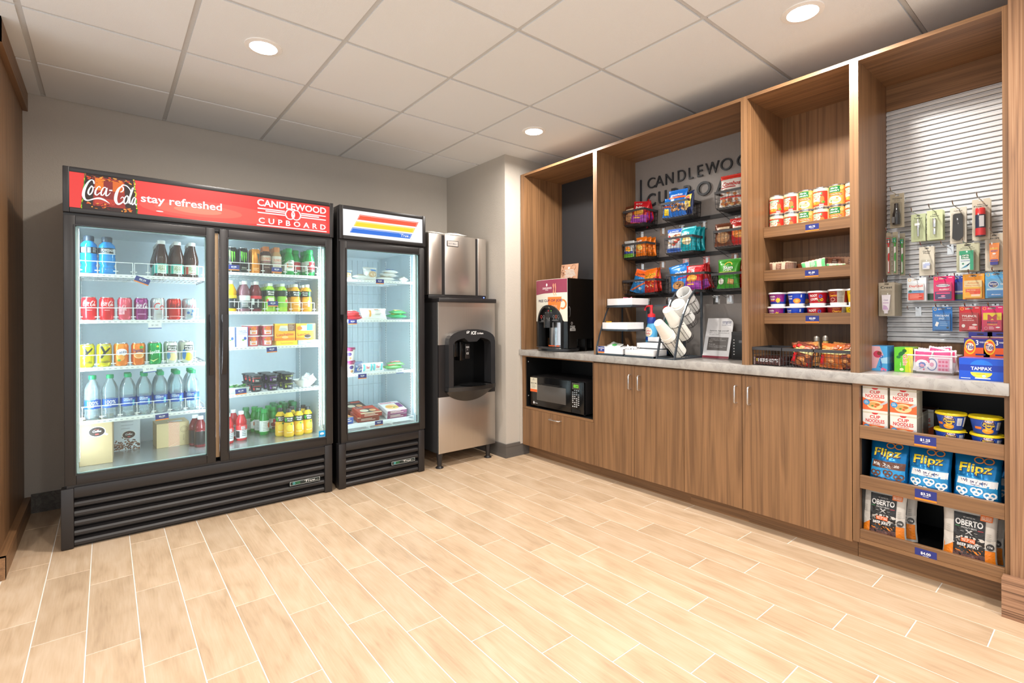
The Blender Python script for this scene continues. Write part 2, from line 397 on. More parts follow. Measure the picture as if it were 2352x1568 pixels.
for i in range(len(XS) - 1):
    for j in range(len(YS) - 1):
        x0, x1, y0, y1 = XS[i], XS[i + 1], YS[j], YS[j + 1]
        cx, cy = (x0 + x1) / 2, (y0 + y1) / 2
        plain = (abs(cx - 1.84) < .1 and abs(cy - 3.355) < .1) or (abs(cx - 2.449) < .1 and abs(cy - 1.526) < .1)
        tile_at(x0, x1, y0, y1, SMOOTHTILE if plain else TILE, plain)
def gbar(ax, c):
    k = 'g' + ax
    if k in tiles:
        o = tiles[k].copy(); C.objects.link(o)
    else:
        m = MB()
        if ax == 'y': m.box(-.012, -1.25, .0, .012, YB, .003).box(-.0015, -1.25, .003, .0015, YB, .028)
        else: m.box(-1.25, -.0075, -.0004, 3.3, .0075, .003).box(-1.25, -.0015, .003, 3.3, .0015, .028)
        o = m.obj('grid_bar', GRID, ce); tiles[k] = o
    o.location = (c, 0, H) if ax == 'y' else (0, c, H)
for x in XS[1:-1]: gbar('y', x)
for y in YS[1:-1]: gbar('x', y)
wt = MB().box(-.388, YB - .02, 0, XR, YB, .004).box(XR - .02, YC - .02, 0, XR, YB - .02, .004).box(XR - .02, YC - .02, 0, 3.25, YC, .004)
wt.obj('wall_angle', GRID, ce, (0, 0, H - .003))
# recessed ceiling lights on the 1.83 m module
def downlight(x, y, label):
    t = thing('ceiling_light', label, 'ceiling light', (x, y, H), 0, 'recessed ceiling lights')
    MB().lathe([(.062, -.009), (.064, -.013), (.086, -.010), (.087, -.005)], 32, 0, cap=False).obj('trim_ring', M('f4f2ee', .4), t)
    MB().lathe([(.001, -.0105), (.062, -.0105)], 32, 0, cap=False).obj('lens', M('fffaf2', .5, 0, 30.0), t)
    d = bpy.data.lights.new('lamp', 'AREA'); d.shape = 'DISK'; d.size = .12; d.energy = LAMP_W; d.color = (1, .93, .85); d.spread = math.radians(170)
    o = bpy.data.objects.new('lamp', d); C.objects.link(o); o.parent = t; o.location = (0, 0, -.018)
downlight(.622, 2.745, 'round recessed ceiling light in a tile above the wide red-signed cooler')
downlight(2.449, 2.745, 'round recessed ceiling light in a tile above the coffee machine bay')
downlight(2.449, .917, 'round recessed ceiling light in a tile above the bay of slatted hanging goods')
downlight(.622, .917, 'round recessed ceiling light behind the viewer over open floor')
downlight(-.9, .917, 'round recessed ceiling light furthest from the cabinets over open floor')
downlight(.622, -.912, 'round recessed ceiling light over the floor beside the timber pier')
downlight(2.2, -.6, 'round recessed ceiling light close beside the timber pier top')
# ---------------------------------------------------------------- glass-door coolers
LINER = M('d6e2e8', .4); INFLOOR = M('b9bdbd', .25, .6); GASKET = M('101011', .5); TANREFLECT = M('a58a6c', .35, .5)
LEDM = M('e4f2ff', .3, 0, LED)
def shelf_part(root, x0, x1, z, y0=3.482, y1=4.03, name='shelf', wires=26):
    m = MB()
    m.box(x0, y0, z - .018, x1, y0 + .004, z).box(x0, y0 + .004, z - .003, x1, y0 + .016, z - .0004).box(x0, y1 - .006, z - .008, x1, y1, z)
    for k in range(wires):
        x = x0 + (x1 - x0) * (k + .5) / wires; m.box(x - .0017, y0 + .004, z - .005, x + .0017, y1, z - .001)
    for y in (y0 + .12, y0 + .28, y0 + .44): m.box(x0, y - .003, z - .009, x1, y + .003, z - .005)
    for x in (x0, x1 - .006): m.box(x, y0, z - .014, x + .006, y1, z - .002)
    s = m.obj(name, WWIRE, root)
    d = MB(); n = int((x1 - x0) / .024)
    for k in range(n):
        x = x0 + (x1 - x0) * (k + .3) / n; d.box(x, y0 - .0006, z - .0115, x + .011, y0, z - .0085)
    d.obj('slot_row', M('9aa3a8', .5), s)['kind'] = 'stuff'
    return s
def wire_guard(s, x0, x1, z, posts, y=3.486, h=.066):
    m = MB(); m.tube([(x0, y, z + h), (x1, y, z + h)], .0022, 5)
    for x in posts:
        m.tube([(x, y, z), (x, y, z + h)], .0019, 4)
        m.tube([(x - .011, y + .001, z + .017), (x + .011, y + .001, z + .017)], .0032, 4)
    return m.obj('wire_guard', WWIRE, s)
def louvers(root, x0, x1, zs, y):
    g = None
    for k, z in enumerate(zs):
        if g is None:
            m = MB(); pr = [(y + .028, .026), (y + .006, .013), (y, .004), (y, -.008), (y + .004, -.012), (y + .03, -.012)]
            m.prism(pr, x0, x1, 0, 'x'); g = m.obj('louver', BLACK, root); o = g
        else:
            o = g.copy(); C.objects.link(o); o.parent = root
        o.location = (0, 0, z)
def door_part(root, x0, x1, hx, right=False, yF=3.41, z0=.325, z1=1.712, gz0=.377, gz1=1.660):
    t = .046; m = MB(); y1 = yF + .034
    for a, b, c, d in ((x0, z0, x0 + t, z1), (x1 - t, z0, x1, z1), (x0 + t, gz1, x1 - t, z1), (x0 + t, z0, x1 - t, gz0)):
        m.rbox(a, yF, b, c, y1, d, .003)
    e = .006
    for a, b, c, d in ((x0 + t - e, gz0 - e, x0 + t, gz1 + e), (x1 - t, gz0 - e, x1 - t + e, gz1 + e), (x0 + t, gz1, x1 - t, gz1 + e), (x0 + t, gz0 - e, x1 - t, gz0)):
        m.box(a, yF - .004, b, c, yF + .004, d)
    f = m.obj('door', BLACK, root)
    MB().box(x0 + t, yF + .010, gz0, x1 - t, yF + .014, gz1).obj('glass_pane', GLASS, f)
    g = MB()
    for a, b, c, d in ((x0 + t - .002, gz0, x0 + t + .004, gz1), (x1 - t - .004, gz0, x1 - t + .002, gz1), (x0 + t, gz1 - .004, x1 - t, gz1 + .002), (x0 + t, gz0 - .002, x1 - t, gz0 + .004)):
        g.box(a, yF + .016, b, c, yF + .03, d)
    g.obj('glass_edge', M('c8dede', .25), f)
    zc = 1.02; pts = []
    for k in range(13):
        u = k / 12; z = .845 + .355 * u; pts.append((hx, yF - .012 - .045 * min(1, 5.2 * u) * (1 if u < .93 else .62), z))
    h = MB(); n_ = 14; fr_ = []; bk_ = []
    for k in range(n_ + 1):
        u = k / n_; z = .845 + .357 * u; o_ = .052 * (1 - (1 - min(1, u * 1.25)) ** 2.2); fr_.append((yF - .010 - o_, z)); bk_.append((min(yF, yF + .004 - o_ + .010) if u > .06 else yF, z))
    h.prism(fr_ + [(yF, 1.202), (yF, 1.178)] + [(a, b) for a, b in bk_[::-1] if .862 < b < 1.176] + [(yF, .862), (yF, .845)], hx - .012, hx + .012, 0, 'x')
    h.obj('handle', BLACK, f)
    return f
def cooler(name, label, x0, x1, doors, shelves, posts, led_x, freezer=False):
    yF, yB = 3.41, 4.17
    t = thing(name, label, 'refrigerator', ((x0 + x1) / 2, yF, 0)); r = thing('x', '', '')
    bpy.data.objects.remove(r); t.location = (0, 0, 0)
    ci0, ci1 = x0 + .05, x1 - .05
    m = MB()
    m.box(x0, yF + .036, .02, ci0, yB, 1.94).box(ci1, yF + .036, .02, x1, yB, 1.94).box(ci0, 4.09, .02, ci1, yB, 1.94)
    m.box(ci0, yF + .036, 1.69, ci1, 4.09, 1.94).box(ci0, yF + .10, .02, ci1, 4.09, .345)
    m.box(x0 + .02, yF + .03, .0, x0 + .06, yF + .09, .03).box(x1 - .06, yF + .03, .0, x1 - .02, yF + .09, .03).box(x0 + .02, yB - .06, 0, x1 - .02, yB - .02, .03)
    m.obj('body', BLACK, t)
    l = MB(); e = .002
    l.box(ci0, yF + .05, .372, ci0 + e, 4.09, 1.69).box(ci1 - e, yF + .05, .372, ci1, 4.09, 1.69).box(ci0, 4.086, .372, ci1, 4.09, 1.69).box(ci0, yF + .05, 1.686, ci1, 4.086, 1.69)
    l.obj('liner', LINER, t)
    MB().box(ci0, yF + .045, .345, ci1, 4.088, .373).obj('cabinet_floor', INFLOOR, t)
    for y in (3.545, 3.985):
        for x, sgn in ((ci0 + e, 1), (ci1 - e, -1)):
            sp = MB().box(x, y - .008, .42, x + sgn * .004, y + .008, 1.66).obj('shelf_standard', M('e8edef', .35, .3), t)
            hs = MB()
            for k in range(58): hs.box(x + sgn * .004, y - .002, .44 + .021 * k, x + sgn * .0046, y + .002, .449 + .021 * k)
            hs.obj('slot_row', M('4d5458', .6), sp)['kind'] = 'stuff'
    for d in doors: door_part(t, *d)
    for a, b, z in shelves: shelf_part(t, a, b, z)
    for x, sg in led_x:
        MB().box(x - .0045, yF + .04, .43, x + .0045, yF + .052, 1.665).obj('light_housing', WHITE, t)
        MB().box(x - .0045, yF + .052, .45, x + .0045, yF + .058, 1.65).obj('light_strip', LEDM, t)
    # lower front
    bx0, bx1 = x0 - .012, x1 - .012
    m = MB(); m.rbox(bx0, yF - .008, .004, bx0 + .05, yF + .06, .31, .003).rbox(bx1 - .05, yF - .008, .004, bx1, yF + .06, .318, .003)
    m.rbox(bx0 + .05, yF - .008, .262, bx1 - .05, yF + .03, .313, .003).box(bx0 + .05, yF + .032, .03, bx1 - .05, yF + .04, .27).box(bx0 + .07, yF + .03, .0, bx1 - .07, yF + .07, .03)
    m.box(x0 + .01, yF + .006, .31, x1 - .01, yF + .03, .326)
    g = m.obj('base_frame', BLACK, t)
    louvers(t, bx0 + .051, bx1 - .051, [.221, .174, .124, .074, .025], yF)
    b = MB().rbox(bx1 - .275, yF - .006, .094, bx1 - .08, yF + .002, .121, .002).obj('badge', M('1c2a2a', .25), t)
    P = Print(flat(yF - .006)); w_ = bx1 - .275
    P.ring(w_ + .0975, .1075, .0965, .0125, .0015, ('c9d2d4', .3), 0, 2 * PI, 4) if False else None
    for z in (.0955, .1185): P.rect(w_ + .003, z, w_ + .192, z + .0015, ('d8dcdc', .3))
    for x in (w_ + .003, w_ + .19): P.rect(x, .0955, x + .0015, .12, ('d8dcdc', .3))
    P.rect(w_ + .018, .099, w_ + .066, .117, ('1f5a3c', .3)).ring(w_ + .028, .108, .007, .007, .002, ('6fc6e6', .3))
    P.text('True', w_ + .13, .109, .06, .013, ('e6e6e6', .3), .02, .3).rect(w_ + .092, .112, w_ + .108, .1135, ('e6e6e6', .3)).rect(w_ + .16, .1045, w_ + .182, .1055, ('e6e6e6', .3))
    P.done('badge_print', b)
    return t
def sign_head(t, x0, x1, z0=1.727, z1=1.961):
    yF = 3.41; m = MB(); a, b, c, d = x0 + .026, x1 - .026, z0 + .026, z1 - .026
    m.rbox(x0, yF, z0, x0 + .026, yF + .16, z1, .003).rbox(x1 - .026, yF, z0, x1, yF + .16, z1, .003)
    m.rbox(x0 + .026, yF, z0, x1 - .026, yF + .16, c, .003).rbox(x0 + .026, yF, d, x1 - .026, yF + .16, z1, .003).box(x0 + .02, yF + .02, z0 + .01, x1 - .02, yF + .15, z1 - .01)
    m.box(x0 + .004, yF + .02, 1.70, x1 - .004, yF + .05, z0)
    return m.obj('sign_housing', BLACK, t), a, b, c, d
WIDE = cooler('double_door_cooler', 'wide black two-door cooler under a lit red sign, full of drinks', -.17, 1.20,
    [(-.168, .503, .482), (.527, 1.197, .546)],
    [(-.118, .485, 1.422), (-.118, .485, 1.172), (-.118, .485, .918), (-.118, .485, .636), (.545, 1.147, 1.466), (.545, 1.147, 1.222), (.545, 1.147, 1.0), (.545, 1.147, .708)], None,
    [(-.1135, 1), (1.140, -1), (.488, -1), (.542, 1)])  # the two strips beside the mullion are added, hidden extra light
sh = [o for o in WIDE.children if o.name.startswith('shelf') and 'standard' not in o.name]
MB().box(.503, 3.448, .345, .527, 3.475, 1.69).obj('mullion', TANREFLECT, WIDE)  # post coloured tan to stand in for light reflected in the door gap
for s, z, x0, ps in ((sh[0], 1.422, -.108, (-.108, -.036, .042, .116, .124, .184, .256, .33, .40, .452)), (sh[1], 1.172, -.108, (-.108, -.036, .042, .118, .194, .27, .345, .425)),
                     (sh[2], .918, -.108, (-.04, .03, .102, .178, .256, .334, .41)), (sh[3], .636, -.10, (-.10, -.02, .058, .132, .208, .284, .36, .43))):
    if z > 1.4:
        wire_guard(s, -.108, .116, z, ps[:4]); wire_guard(s, .124, .452, z, ps[4:])
    else: wire_guard(s, x0 - .004, ps[-1] + .004, z, ps, 3.486, .074 if z < .7 else .066)
for s, z, ps in ((sh[4], 1.466, (.60, .70, .78, .845, .915, .98, 1.055, 1.12)), (sh[5], 1.222, (.64, .715, .79, .868, .95, 1.02, 1.10))): wire_guard(s, ps[0] - .05, ps[-1], z, ps, 3.486, .06)
FREEZER = cooler('single_door_freezer', 'narrow black glass-door freezer under a white striped sign', 1.245, 1.907, [(1.252, 1.905, 1.262)],
    [(1.30, 1.853, 1.456), (1.30, 1.853, 1.166), (1.30, 1.853, .778)], None, [(1.852, -1), (1.30, 1)], True)
# cold wall grid and bottom basket of the freezer
m = MB()
for k in range(12):
    x = 1.32 + k * .045; m.box(x - .0018, 4.055, .45, x + .0018, 4.059, 1.66)
for z in (.62, .72, .98, 1.10, 1.30, 1.38): m.box(1.30, 4.052, z - .002, 1.85, 4.056, z + .002)
m.obj('wire_grid', M('b9c6cc', .4), FREEZER)
m = MB()
for k in range(34):
    y = 3.50 + k * .0165; m.box(1.30, y - .0012, .392, 1.853, y + .0012, .395)
m.tube([(1.30, 3.487, .418), (1.845, 3.487, .418)], .0026, 5).tube([(1.30, 3.487, .392), (1.85, 3.487, .392)], .0026, 5)
for x in (1.30, 1.47, 1.66, 1.845): m.tube([(x, 3.487, .380), (x, 3.487, .418)], .0026, 5)
m.tube([(1.845, 3.487, .418), (1.845, 4.0, .42)], .0026, 5).tube([(1.305, 4.03, .44), (1.83, 4.03, .44), (1.845, 4.0, .42)], .0026, 5)
for k in range(4): m.box(1.31 + .18 * k, 3.49, .373, 1.316 + .18 * k, 4.04, .392)
m.obj('bottom_rack', WWIRE, FREEZER)
# ---- lit signs
sg, a, b, c, d = sign_head(WIDE, -.17, 1.207)
face = MB().box(a, 3.4135, c, b, 3.42, d).obj('sign_face', M('ee2b2e', .35, 0, .6), sg)
P = Print(flat(3.4135))
P.rect(a, c, b, d, 'f03a36')
P.ell(.50, .5 * (c + d) - .035, .36, .055, 'f4554a').ell(.43, .5 * (c + d) - .035, .22, .036, 'f76a58').ell(1.06, .5 * (c + d) - .03, .10, .05, 'f4504a').ell(.42, .5 * (c + d) - .036, .12, .02, 'f98d72')
# photo of an iced cola bottle
bx0, bx1 = -.088, .122
P.poly([(bx0 + .01, d), (bx0 - .004, (c + d) / 2), (bx0 - .012, c), (bx1 + .012, c), (bx1 + .006, (c + d) / 2), (bx1 - .006, d)], '2a0d0a')
rr = random.Random(3); zc = (c + d) / 2
P.poly([(-.045, d - .012), (-.052, c + .02), (.083, c + .02), (.078, d - .012)], 'a3251a')
P.rect(-.042, zc + .012, -.008, d - .016, 'ef7d16').rect(.03, zc + .014, .076, d - .022, 'e26a18').rect(-.006, zc - .03, .03, d - .02, '8e2220').rect(-.045, c + .03, .04, zc - .03, 'c63a2a')
for k in range(80):
    x = rr.uniform(-.075, .105); z = rr.choice([rr.uniform(c + .004, c + .034), rr.uniform(d - .026, d - .006)])
    P.ell(x, z, rr.uniform(.003, .010), rr.uniform(.0012, .0042), rr.choice(['f08a1e', '1d0907', 'd8481c', '5a140e', 'f4a53a', 'c22f18']), n=8, rot=rr.uniform(-.6, .6))
for k in range(22): P.ell(rr.uniform(-.05, .08), rr.uniform(c + .03, d - .03), .0022, .0014, '6d1712', n=8)
for k in range(26):
    u = k / 25; z = c + (d - c) * u; x = bx0 + .006 - .016 * (1 - u) + rr.uniform(-.002, .002)
    P.ell(x + .001, z, .0024, .005, rr.choice(['3fae2d', '9ed51f', '1f6a1c']), n=7)
    P.ell(bx1 - .001 + .013 * (1 - u) + rr.uniform(-.002, .003), z, .0032, .005, rr.choice(['58b52a', 'c8de25', 'e8e04a', '2c6a1b']), n=7)
# script wordmark drawn as pen strokes
def pen(P, pts, wd, c, n=26):
    """smooth stroke through the points; a width per point"""
    k = len(pts); q = []; ws = []
    for i in range(k - 1):
        p0, p1, p2, p3 = pts[max(i - 1, 0)], pts[i], pts[i + 1], pts[min(i + 2, k - 1)]
        for j in range(8):
            t = j / 8; f = lambda a, b, e, g: .5 * (2 * b + (e - a) * t + (2 * a - 5 * b + 4 * e - g) * t * t + (3 * b - a - 3 * e + g) * t ** 3)
            q.append((f(p0[0], p1[0], p2[0], p3[0]), f(p0[1], p1[1], p2[1], p3[1]))); ws.append(wd[i] + (wd[i + 1] - wd[i]) * t)
    q.append(pts[-1]); ws.append(wd[-1]); L = []; R = []
    for i, (x, z) in enumerate(q):
        x0, z0 = q[max(i - 1, 0)]; x1, z1 = q[min(i + 1, len(q) - 1)]; dx, dz = x1 - x0, z1 - z0; n_ = math.hypot(dx, dz) or 1
        L.append((x - dz / n_ * ws[i] / 2, z + dx / n_ * ws[i] / 2)); R.append((x + dz / n_ * ws[i] / 2, z - dx / n_ * ws[i] / 2))
    m_ = len(q); P.put(L + R, [(m_ + i, m_ + i + 1, i + 1, i) for i in range(m_ - 1)], c)
def wordmark(P, x, z, wd, h, c):
    """the flowing two-word cola script, in a 200 x 100 box centred at (x, z)"""
    def S_(pts, ws): pen(P, [(x + (a / 200 - .5) * wd, z + (b / 100 - .5) * h) for a, b in pts], [q / 200 * wd for q in ws], c)
    S_([(44, 84), (42, 95), (34, 98), (22, 86), (10, 60), (6, 36), (12, 20), (24, 18), (44, 26), (62, 30), (80, 26), (100, 14)], [5, 6, 4, 7, 10, 11, 8, 5, 6, 9, 8, 1])
    S_([(34, 74), (26, 60), (23, 46), (28, 40), (36, 50), (40, 66), (36, 75), (33, 72), (40, 70), (48, 72)], [4, 6, 7, 5, 5, 5, 4, 3, 3, 2])
    S_([(66, 70), (64, 76), (58, 74), (50, 60), (48, 46), (54, 42), (66, 54)], [3, 5, 4, 6, 7, 5, 3])
    S_([(88, 72), (82, 76), (74, 68), (69, 54), (70, 44), (77, 46), (85, 60), (90, 74), (87, 56), (87, 44), (94, 46), (103, 58)], [4, 4, 5, 6, 6, 4, 5, 6, 6, 6, 4, 2])
    S_([(98, 66), (110, 67)], [6, 6])
    S_([(140, 64), (150, 72), (150, 84), (142, 86), (132, 74), (124, 52), (122, 30), (130, 16), (144, 22), (154, 36), (148, 46), (140, 38)], [3, 5, 5, 5, 9, 12, 12, 9, 6, 5, 4, 2])
    S_([(142, 86), (150, 94), (164, 92), (176, 80), (180, 66)], [3, 6, 5, 4, 3])
    S_([(162, 52), (155, 40), (153, 26), (158, 20), (166, 30), (169, 46), (164, 54), (172, 50)], [4, 6, 6, 5, 5, 5, 4, 2])
    S_([(168, 22), (176, 44), (186, 76), (190, 88), (184, 84), (177, 56), (174, 32), (178, 22), (185, 30)], [2, 3, 4, 3, 3, 6, 7, 5, 3])
    S_([(198, 46), (193, 50), (187, 42), (183, 28), (186, 20), (192, 28), (198, 48), (195, 30), (198, 20), (204, 26)], [4, 4, 5, 6, 5, 4, 5, 5, 4, 2])
wordmark(P, .017, zc - .004, .226, .135, 'ffffff')
P.text('stay refreshed', .345, zc - .008, .39, .058, 'ffffff', .045)
P.ell(.235, c + .026, .017, .0032, 'ffffff')
# shop emblem
ex = .945; ez = zc + .001
P.text('CANDLEWOOD', ex, d - .033, .425, .043, 'ffffff', .06)
P.text('CUPBOARD', ex + .002, c + .038, .415, .036, 'ffffff', .06, 0, 0, 2, 1.7)
for z, x0 in ((.0165, .0), (.005, .045), (-.009, .0)):
    P.rect(ex - .21 + x0, ez + z, ex - .05, ez + z + .0075, 'ffffff').rect(ex + .05, ez + z, ex + .21 - x0, ez + z + .0075, 'ffffff')
P.rect(ex - .215, c + .006, ex + .215, c + .0125, 'ffffff')
for q in (-.019, .019):
    P.ring(ex + q, ez + .004, .031, .034, .0065, 'ffffff').ring(ex + q * 1.5, ez + .004, .017, .022, .003, 'ffffff', PI / 2 + (.5 if q < 0 else PI + .5), PI * 1.5 - .5 + (0 if q < 0 else PI))
P.poly([(ex, ez - .016), (ex - .006, ez + .002), (ex + .002, ez + .022), (ex + .001, ez + .006), (ex + .006, ez)], 'ffffff')
P.done('sign_print', sg, .66)
sg, a, b, c, d = sign_head(FREEZER, 1.248, 1.917)
MB().box(a, 3.4135, c, b, 3.42, d).obj('sign_face', M('f2f5fa', .35, 0, .72), sg)
P = Print(flat(3.4135))
for z0, z1, x0, x1, col, li in ((1.872, 1.909, 1.375, 1.839, 'f4502c', 'fff0e8'), (1.824, 1.860, 1.349, 1.811, 'ffd91f', 'fffbe0'), (1.776, 1.813, 1.321, 1.784, '0a6fe0', 'eaf4ff')):
    P.rect(x0, z0, x1, z1, col, .019).rect(x0 + .02, z1 - .0065, x1 + .012, z1 - .0045, li, .0008).rect(x0 + .006, z0 + .004, x0 + .0075, z1 - .004, li, .0155).rect(x1 - .006, z0 + .004, x1 - .0045, z1 - .004, li, .0155)
P.text('True', 1.742, 1.795, .06, .021, 'ffffff', .02, .3).rect(1.70, 1.8035, 1.722, 1.805, 'ffffff').rect(1.762, 1.787, 1.78, 1.7885, 'ffffff')
P.ell(1.796, 1.775, .0018, .0018, '333333', n=8)
P.done('sign_print', sg, .70)
# energy sticker on the glass and notice on the inner wall
P = Print(flat(3.4195)); P.rect(1.105, .372, 1.148, .42, '1ea0dc').ell(1.126, .40, .014, .009, 'd9f0fa').text('star', 1.126, .392, .03, .009, '0f6ea8').rect(1.108, .378, 1.145, .3795, 'ffffff'); o = P.done('glass_sticker', WIDE)
P = Print(flatx(.4845)); P.surf = lambda u, v, dd: (.480 - dd, u, v)
MB().box(.4805, 3.49, .95, .4825, 3.56, 1.07).obj('notice', M('bcdcf0', .5), WIDE)
# ---------------------------------------------------------------- packaging builders (all face -y, standing at z = 0)
def can(R, h, body, prints, lidc='c9ccd0', seg=24):
    t = thing('drink_can', '', 'can'); k = R
    MB().lathe([(k * .78, .0), (k * .80, .001), (k, .010), (k, h - .014), (k * .84, h - .003)], seg, 0).obj('body', M(body, .22, .35), t)
    MB().lathe([(k * .84, h - .004), (k * .855, h), (k * .80, h), (k * .79, h - .004), (.001, h - .004)], seg, 0).box(-.006, -.014, h - .004, .006, .006, h - .0025).obj('lid', SILVER, t)
    MB().lathe([(k * .77, -.0001), (k * .81, .0016), (k * .985, .0095)], seg, 0, cap=False).obj('base_rim', SILVER, t)
    P = Print(cyl(lambda v: k), .006); prints(P, k, h)
    if P.cols: P.done('label_print', t)
    return t
W = 'ffffff'
CANS = {
 'cola': ('dc1f26', lambda P, k, h: (wordmark(P, 0, h * .70, k * 1.75, .036, W), P.rect(-.012, h * .42, .012, h * .435, 'f7d8d8'), P.rect(-.03, .02, -.022, h * .5, 'b0141a'))),
 'cherry': ('e05a6c', lambda P, k, h: (wordmark(P, 0, h * .52, k * 1.6, .04, 'f6d5da'), P.rect(-.012, .03, .018, .06, 'f2b8c0'), P.lines(.002, .056, .026, 5, .005, .002, '9c2436'))),
 'grape': ('8f2a74', lambda P, k, h: (wordmark(P, 0, h * .62, k * 1.8, .04, W), P.rect(-.02, .03, .02, .034, 'd9a6cc'))),
 'silver': ('cfd3d6', lambda P, k, h: (P.text('Co', 0, h * .62, .05, .04, 'c81e26', .02, .25), P.rect(-.01, .03, .012, .033, '888888'))),
 'zero': ('c9281f', lambda P, k, h: (wordmark(P, 0, h * .64, k * 1.7, .04, '1c1414'), P.rect(-.03, .018, .03, .021, 'e8b0aa'))),
 'frost': ('c3d2dc', lambda P, k, h: (wordmark(P, 0, h * .62, k * 1.6, .034, 'b2202a'), P.ell(.014, .05, .009, .009, '3b63a5', n=8), P.ell(-.012, .04, .008, .008, '3b63a5', n=8), P.ell(.004, .03, .006, .006, '5b83b5', n=8))),
 'yellow': ('d9cf1c', lambda P, k, h: (P.poly([(-.024, h * .9), (-.012, h * .9), (.0, h * .68), (.02, h * .84), (.026, h * .80), (.004, h * .60), (-.014, h * .36), (-.024, h * .38), (-.008, h * .62)], '2b2b28'), P.text('mello', .0, h * .22, .042, .013, '3a3a2c', .03), P.rect(-.022, h * .90, .02, h * .93, '9aa0a0'))),
 'orange': ('f08a28', lambda P, k, h: (P.ell(0, h * .6, .026, .02, W), P.text('Fanta', 0, h * .62, .046, .019, '1f2c7a', .03, 0, .12), P.ell(-.005, h * .36, .017, .017, 'f7b45a'), P.ell(-.005, h * .36, .012, .012, 'f49a34'), P.ell(-.012, h * .25, .008, .006, '4a9a3a'))),
 'orange2': ('ee7d20', lambda P, k, h: (P.text('Fanta', -.004, h * .66, .044, .022, '1d2a70', .03, 0, .12), P.ell(0, h * .44, .024, .017, 'fbd9a4'), P.ell(0, h * .44, .019, .013, 'f2a04a'), P.ell(.012, h * .8, .01, .008, '57a53a'))),
 'green': ('0f9f4a', lambda P, k, h: (P.text('Sprite', 0, h * .56, .050, .026, W, .03, .1, .22), P.poly([(-.024, h * .22), (-.006, h * .12), (.02, h * .28), (-.006, h * .18)], 'e9f5a0'), P.ell(.014, h * .82, .007, .006, 'dbe84a', n=8))),
 'pinklemon': ('dfe4dc', lambda P, k, h: (P.rect(-.026, h * .60, .026, h * .84, '22302a'), P.text('Minute', 0, h * .77, .044, .012, W, .03), P.text('Maid', 0, h * .66, .036, .012, W, .03), P.rect(-.026, h * .54, .026, h * .575, 'e48a94'), P.ell(.004, h * .3, .024, .022, 'f0d9a0'), P.ell(-.018, h * .36, .01, .02, '5a8ec0'))),
 'lemon': ('dfe3d2', lambda P, k, h: (P.rect(-.02, h * .58, .028, h * .84, '1b2824'), P.text('Minute', .004, h * .77, .04, .012, W, .03), P.text('Maid', .004, h * .65, .034, .012, W, .03), P.rect(-.024, h * .52, .028, h * .555, 'e9cf3a'), P.ell(.006, h * .28, .022, .024, 'f2d83c'), P.ell(-.02, h * .4, .011, .03, '3f7ec4'))),
}
def b_can(k): return can(.033, .124, CANS[k][0], CANS[k][1])
BUILD['can'] = b_can
def claw(P, c):
    for x, a, b in ((-.013, .146 - .012, .07), (0, .142 - .012, .055), (.013, .14 - .01, .066)):
        P.poly([(x - .005, a), (x + .004, a - .004), (x + .003, a - .02), (x + .0045, a - .03), (x + .001, b), (x - .002, b + .016), (x - .004, a - .03)], c)
ENERGY = {
 'black': ('17191a', lambda P, k, h: (claw(P, '6fe03a'), P.text('ZERO', 0, .030, .03, .008, 'c9d2c9', .02), P.rect(-.018, .018, .018, .020, '8fa08f'))),
 'orange': ('f0952c', lambda P, k, h: (P.poly([(.0, h - .03), (.02, h - .034), (.017, h - .06), (.02, h - .07), (.012, h - .105), (.01, h - .07), (.004, h - .05)], '5c5a50'), P.rect(-.02, .03, .012, .033, 'fbd9a0'), P.lines(-.004, .024, .03, 2, .006, .002, 'fbe2bb'))),
}
BUILD['energy'] = lambda k: can(.0285, .157, *ENERGY[k])
def bottle(prof, mat, capc, caph, capr, labels=(), seg=20, name='drink_bottle', ribs=0, band=None, sleeve=None):
    """prof: (r, z) up to the neck; labels: (z0, z1, colour, print function)"""
    t = thing(name, '', 'bottle'); zt = prof[-1][1]
    MB().lathe(prof, seg, 0).obj('body', mat, t)
    def R(z):
        if z is None: return max(p[0] for p in prof)
        for (r0, z0), (r1, z1) in zip(prof, prof[1:]):
            if z0 <= z <= z1: return r0 + (r1 - r0) * ((z - z0) / (z1 - z0) if z1 > z0 else 0)
        return prof[-1][0]
    m = MB().lathe([(capr, zt - .002), (capr, zt + caph * .85), (capr * .9, zt + caph)], 18, 0)
    m.obj('cap', M(capc, .35), t)
    for z0, z1, col, fn in labels:
        l = MB(); zs = [z0] + [p[1] for p in prof if z0 < p[1] < z1] + [z1]
        l.lathe([(R(z) + .0006, z) for z in zs], seg, 0, cap=False)
        lab = l.obj('label', M(col, .4), t)
        if fn:
            P = Print(lambda u, v, d: ((R(v) + .0008 + d) * math.sin(u / max(R(None), .01)), -(R(v) + .0008 + d) * math.cos(u / max(R(None), .01)), v), .006)
            fn(P, z0, z1); P.done('label_print', lab)
    return t
G = lambda h, r=.12: M(h, r)
def bp(*a): return list(a)
def pr_lines(c, n=5, wd=.03, x=0.0, c2=None):
    def f(P, a, b):
        st = (b - a) * .8 / n
        P.lines(x, b - (b - a) * .15, wd, n, st, st * .45, c)
    return f
def seq(*fs): return lambda P, a, b: [f(P, a, b) for f in fs]
def tx(t, wd, fy, hh, c, x=0.0, bold=.03, rot=0.0): return lambda P, a, b: P.text(t, x, a + (b - a) * fy, wd, hh, c, bold, 0, rot)
def rc(x0, f0, x1, f1, c): return lambda P, a, b: P.rect(x0, a + (b - a) * f0, x1, a + (b - a) * f1, c)
def el(x, f, rx, rz, c): return lambda P, a, b: P.ell(x, a + (b - a) * f, rx, rz, c)
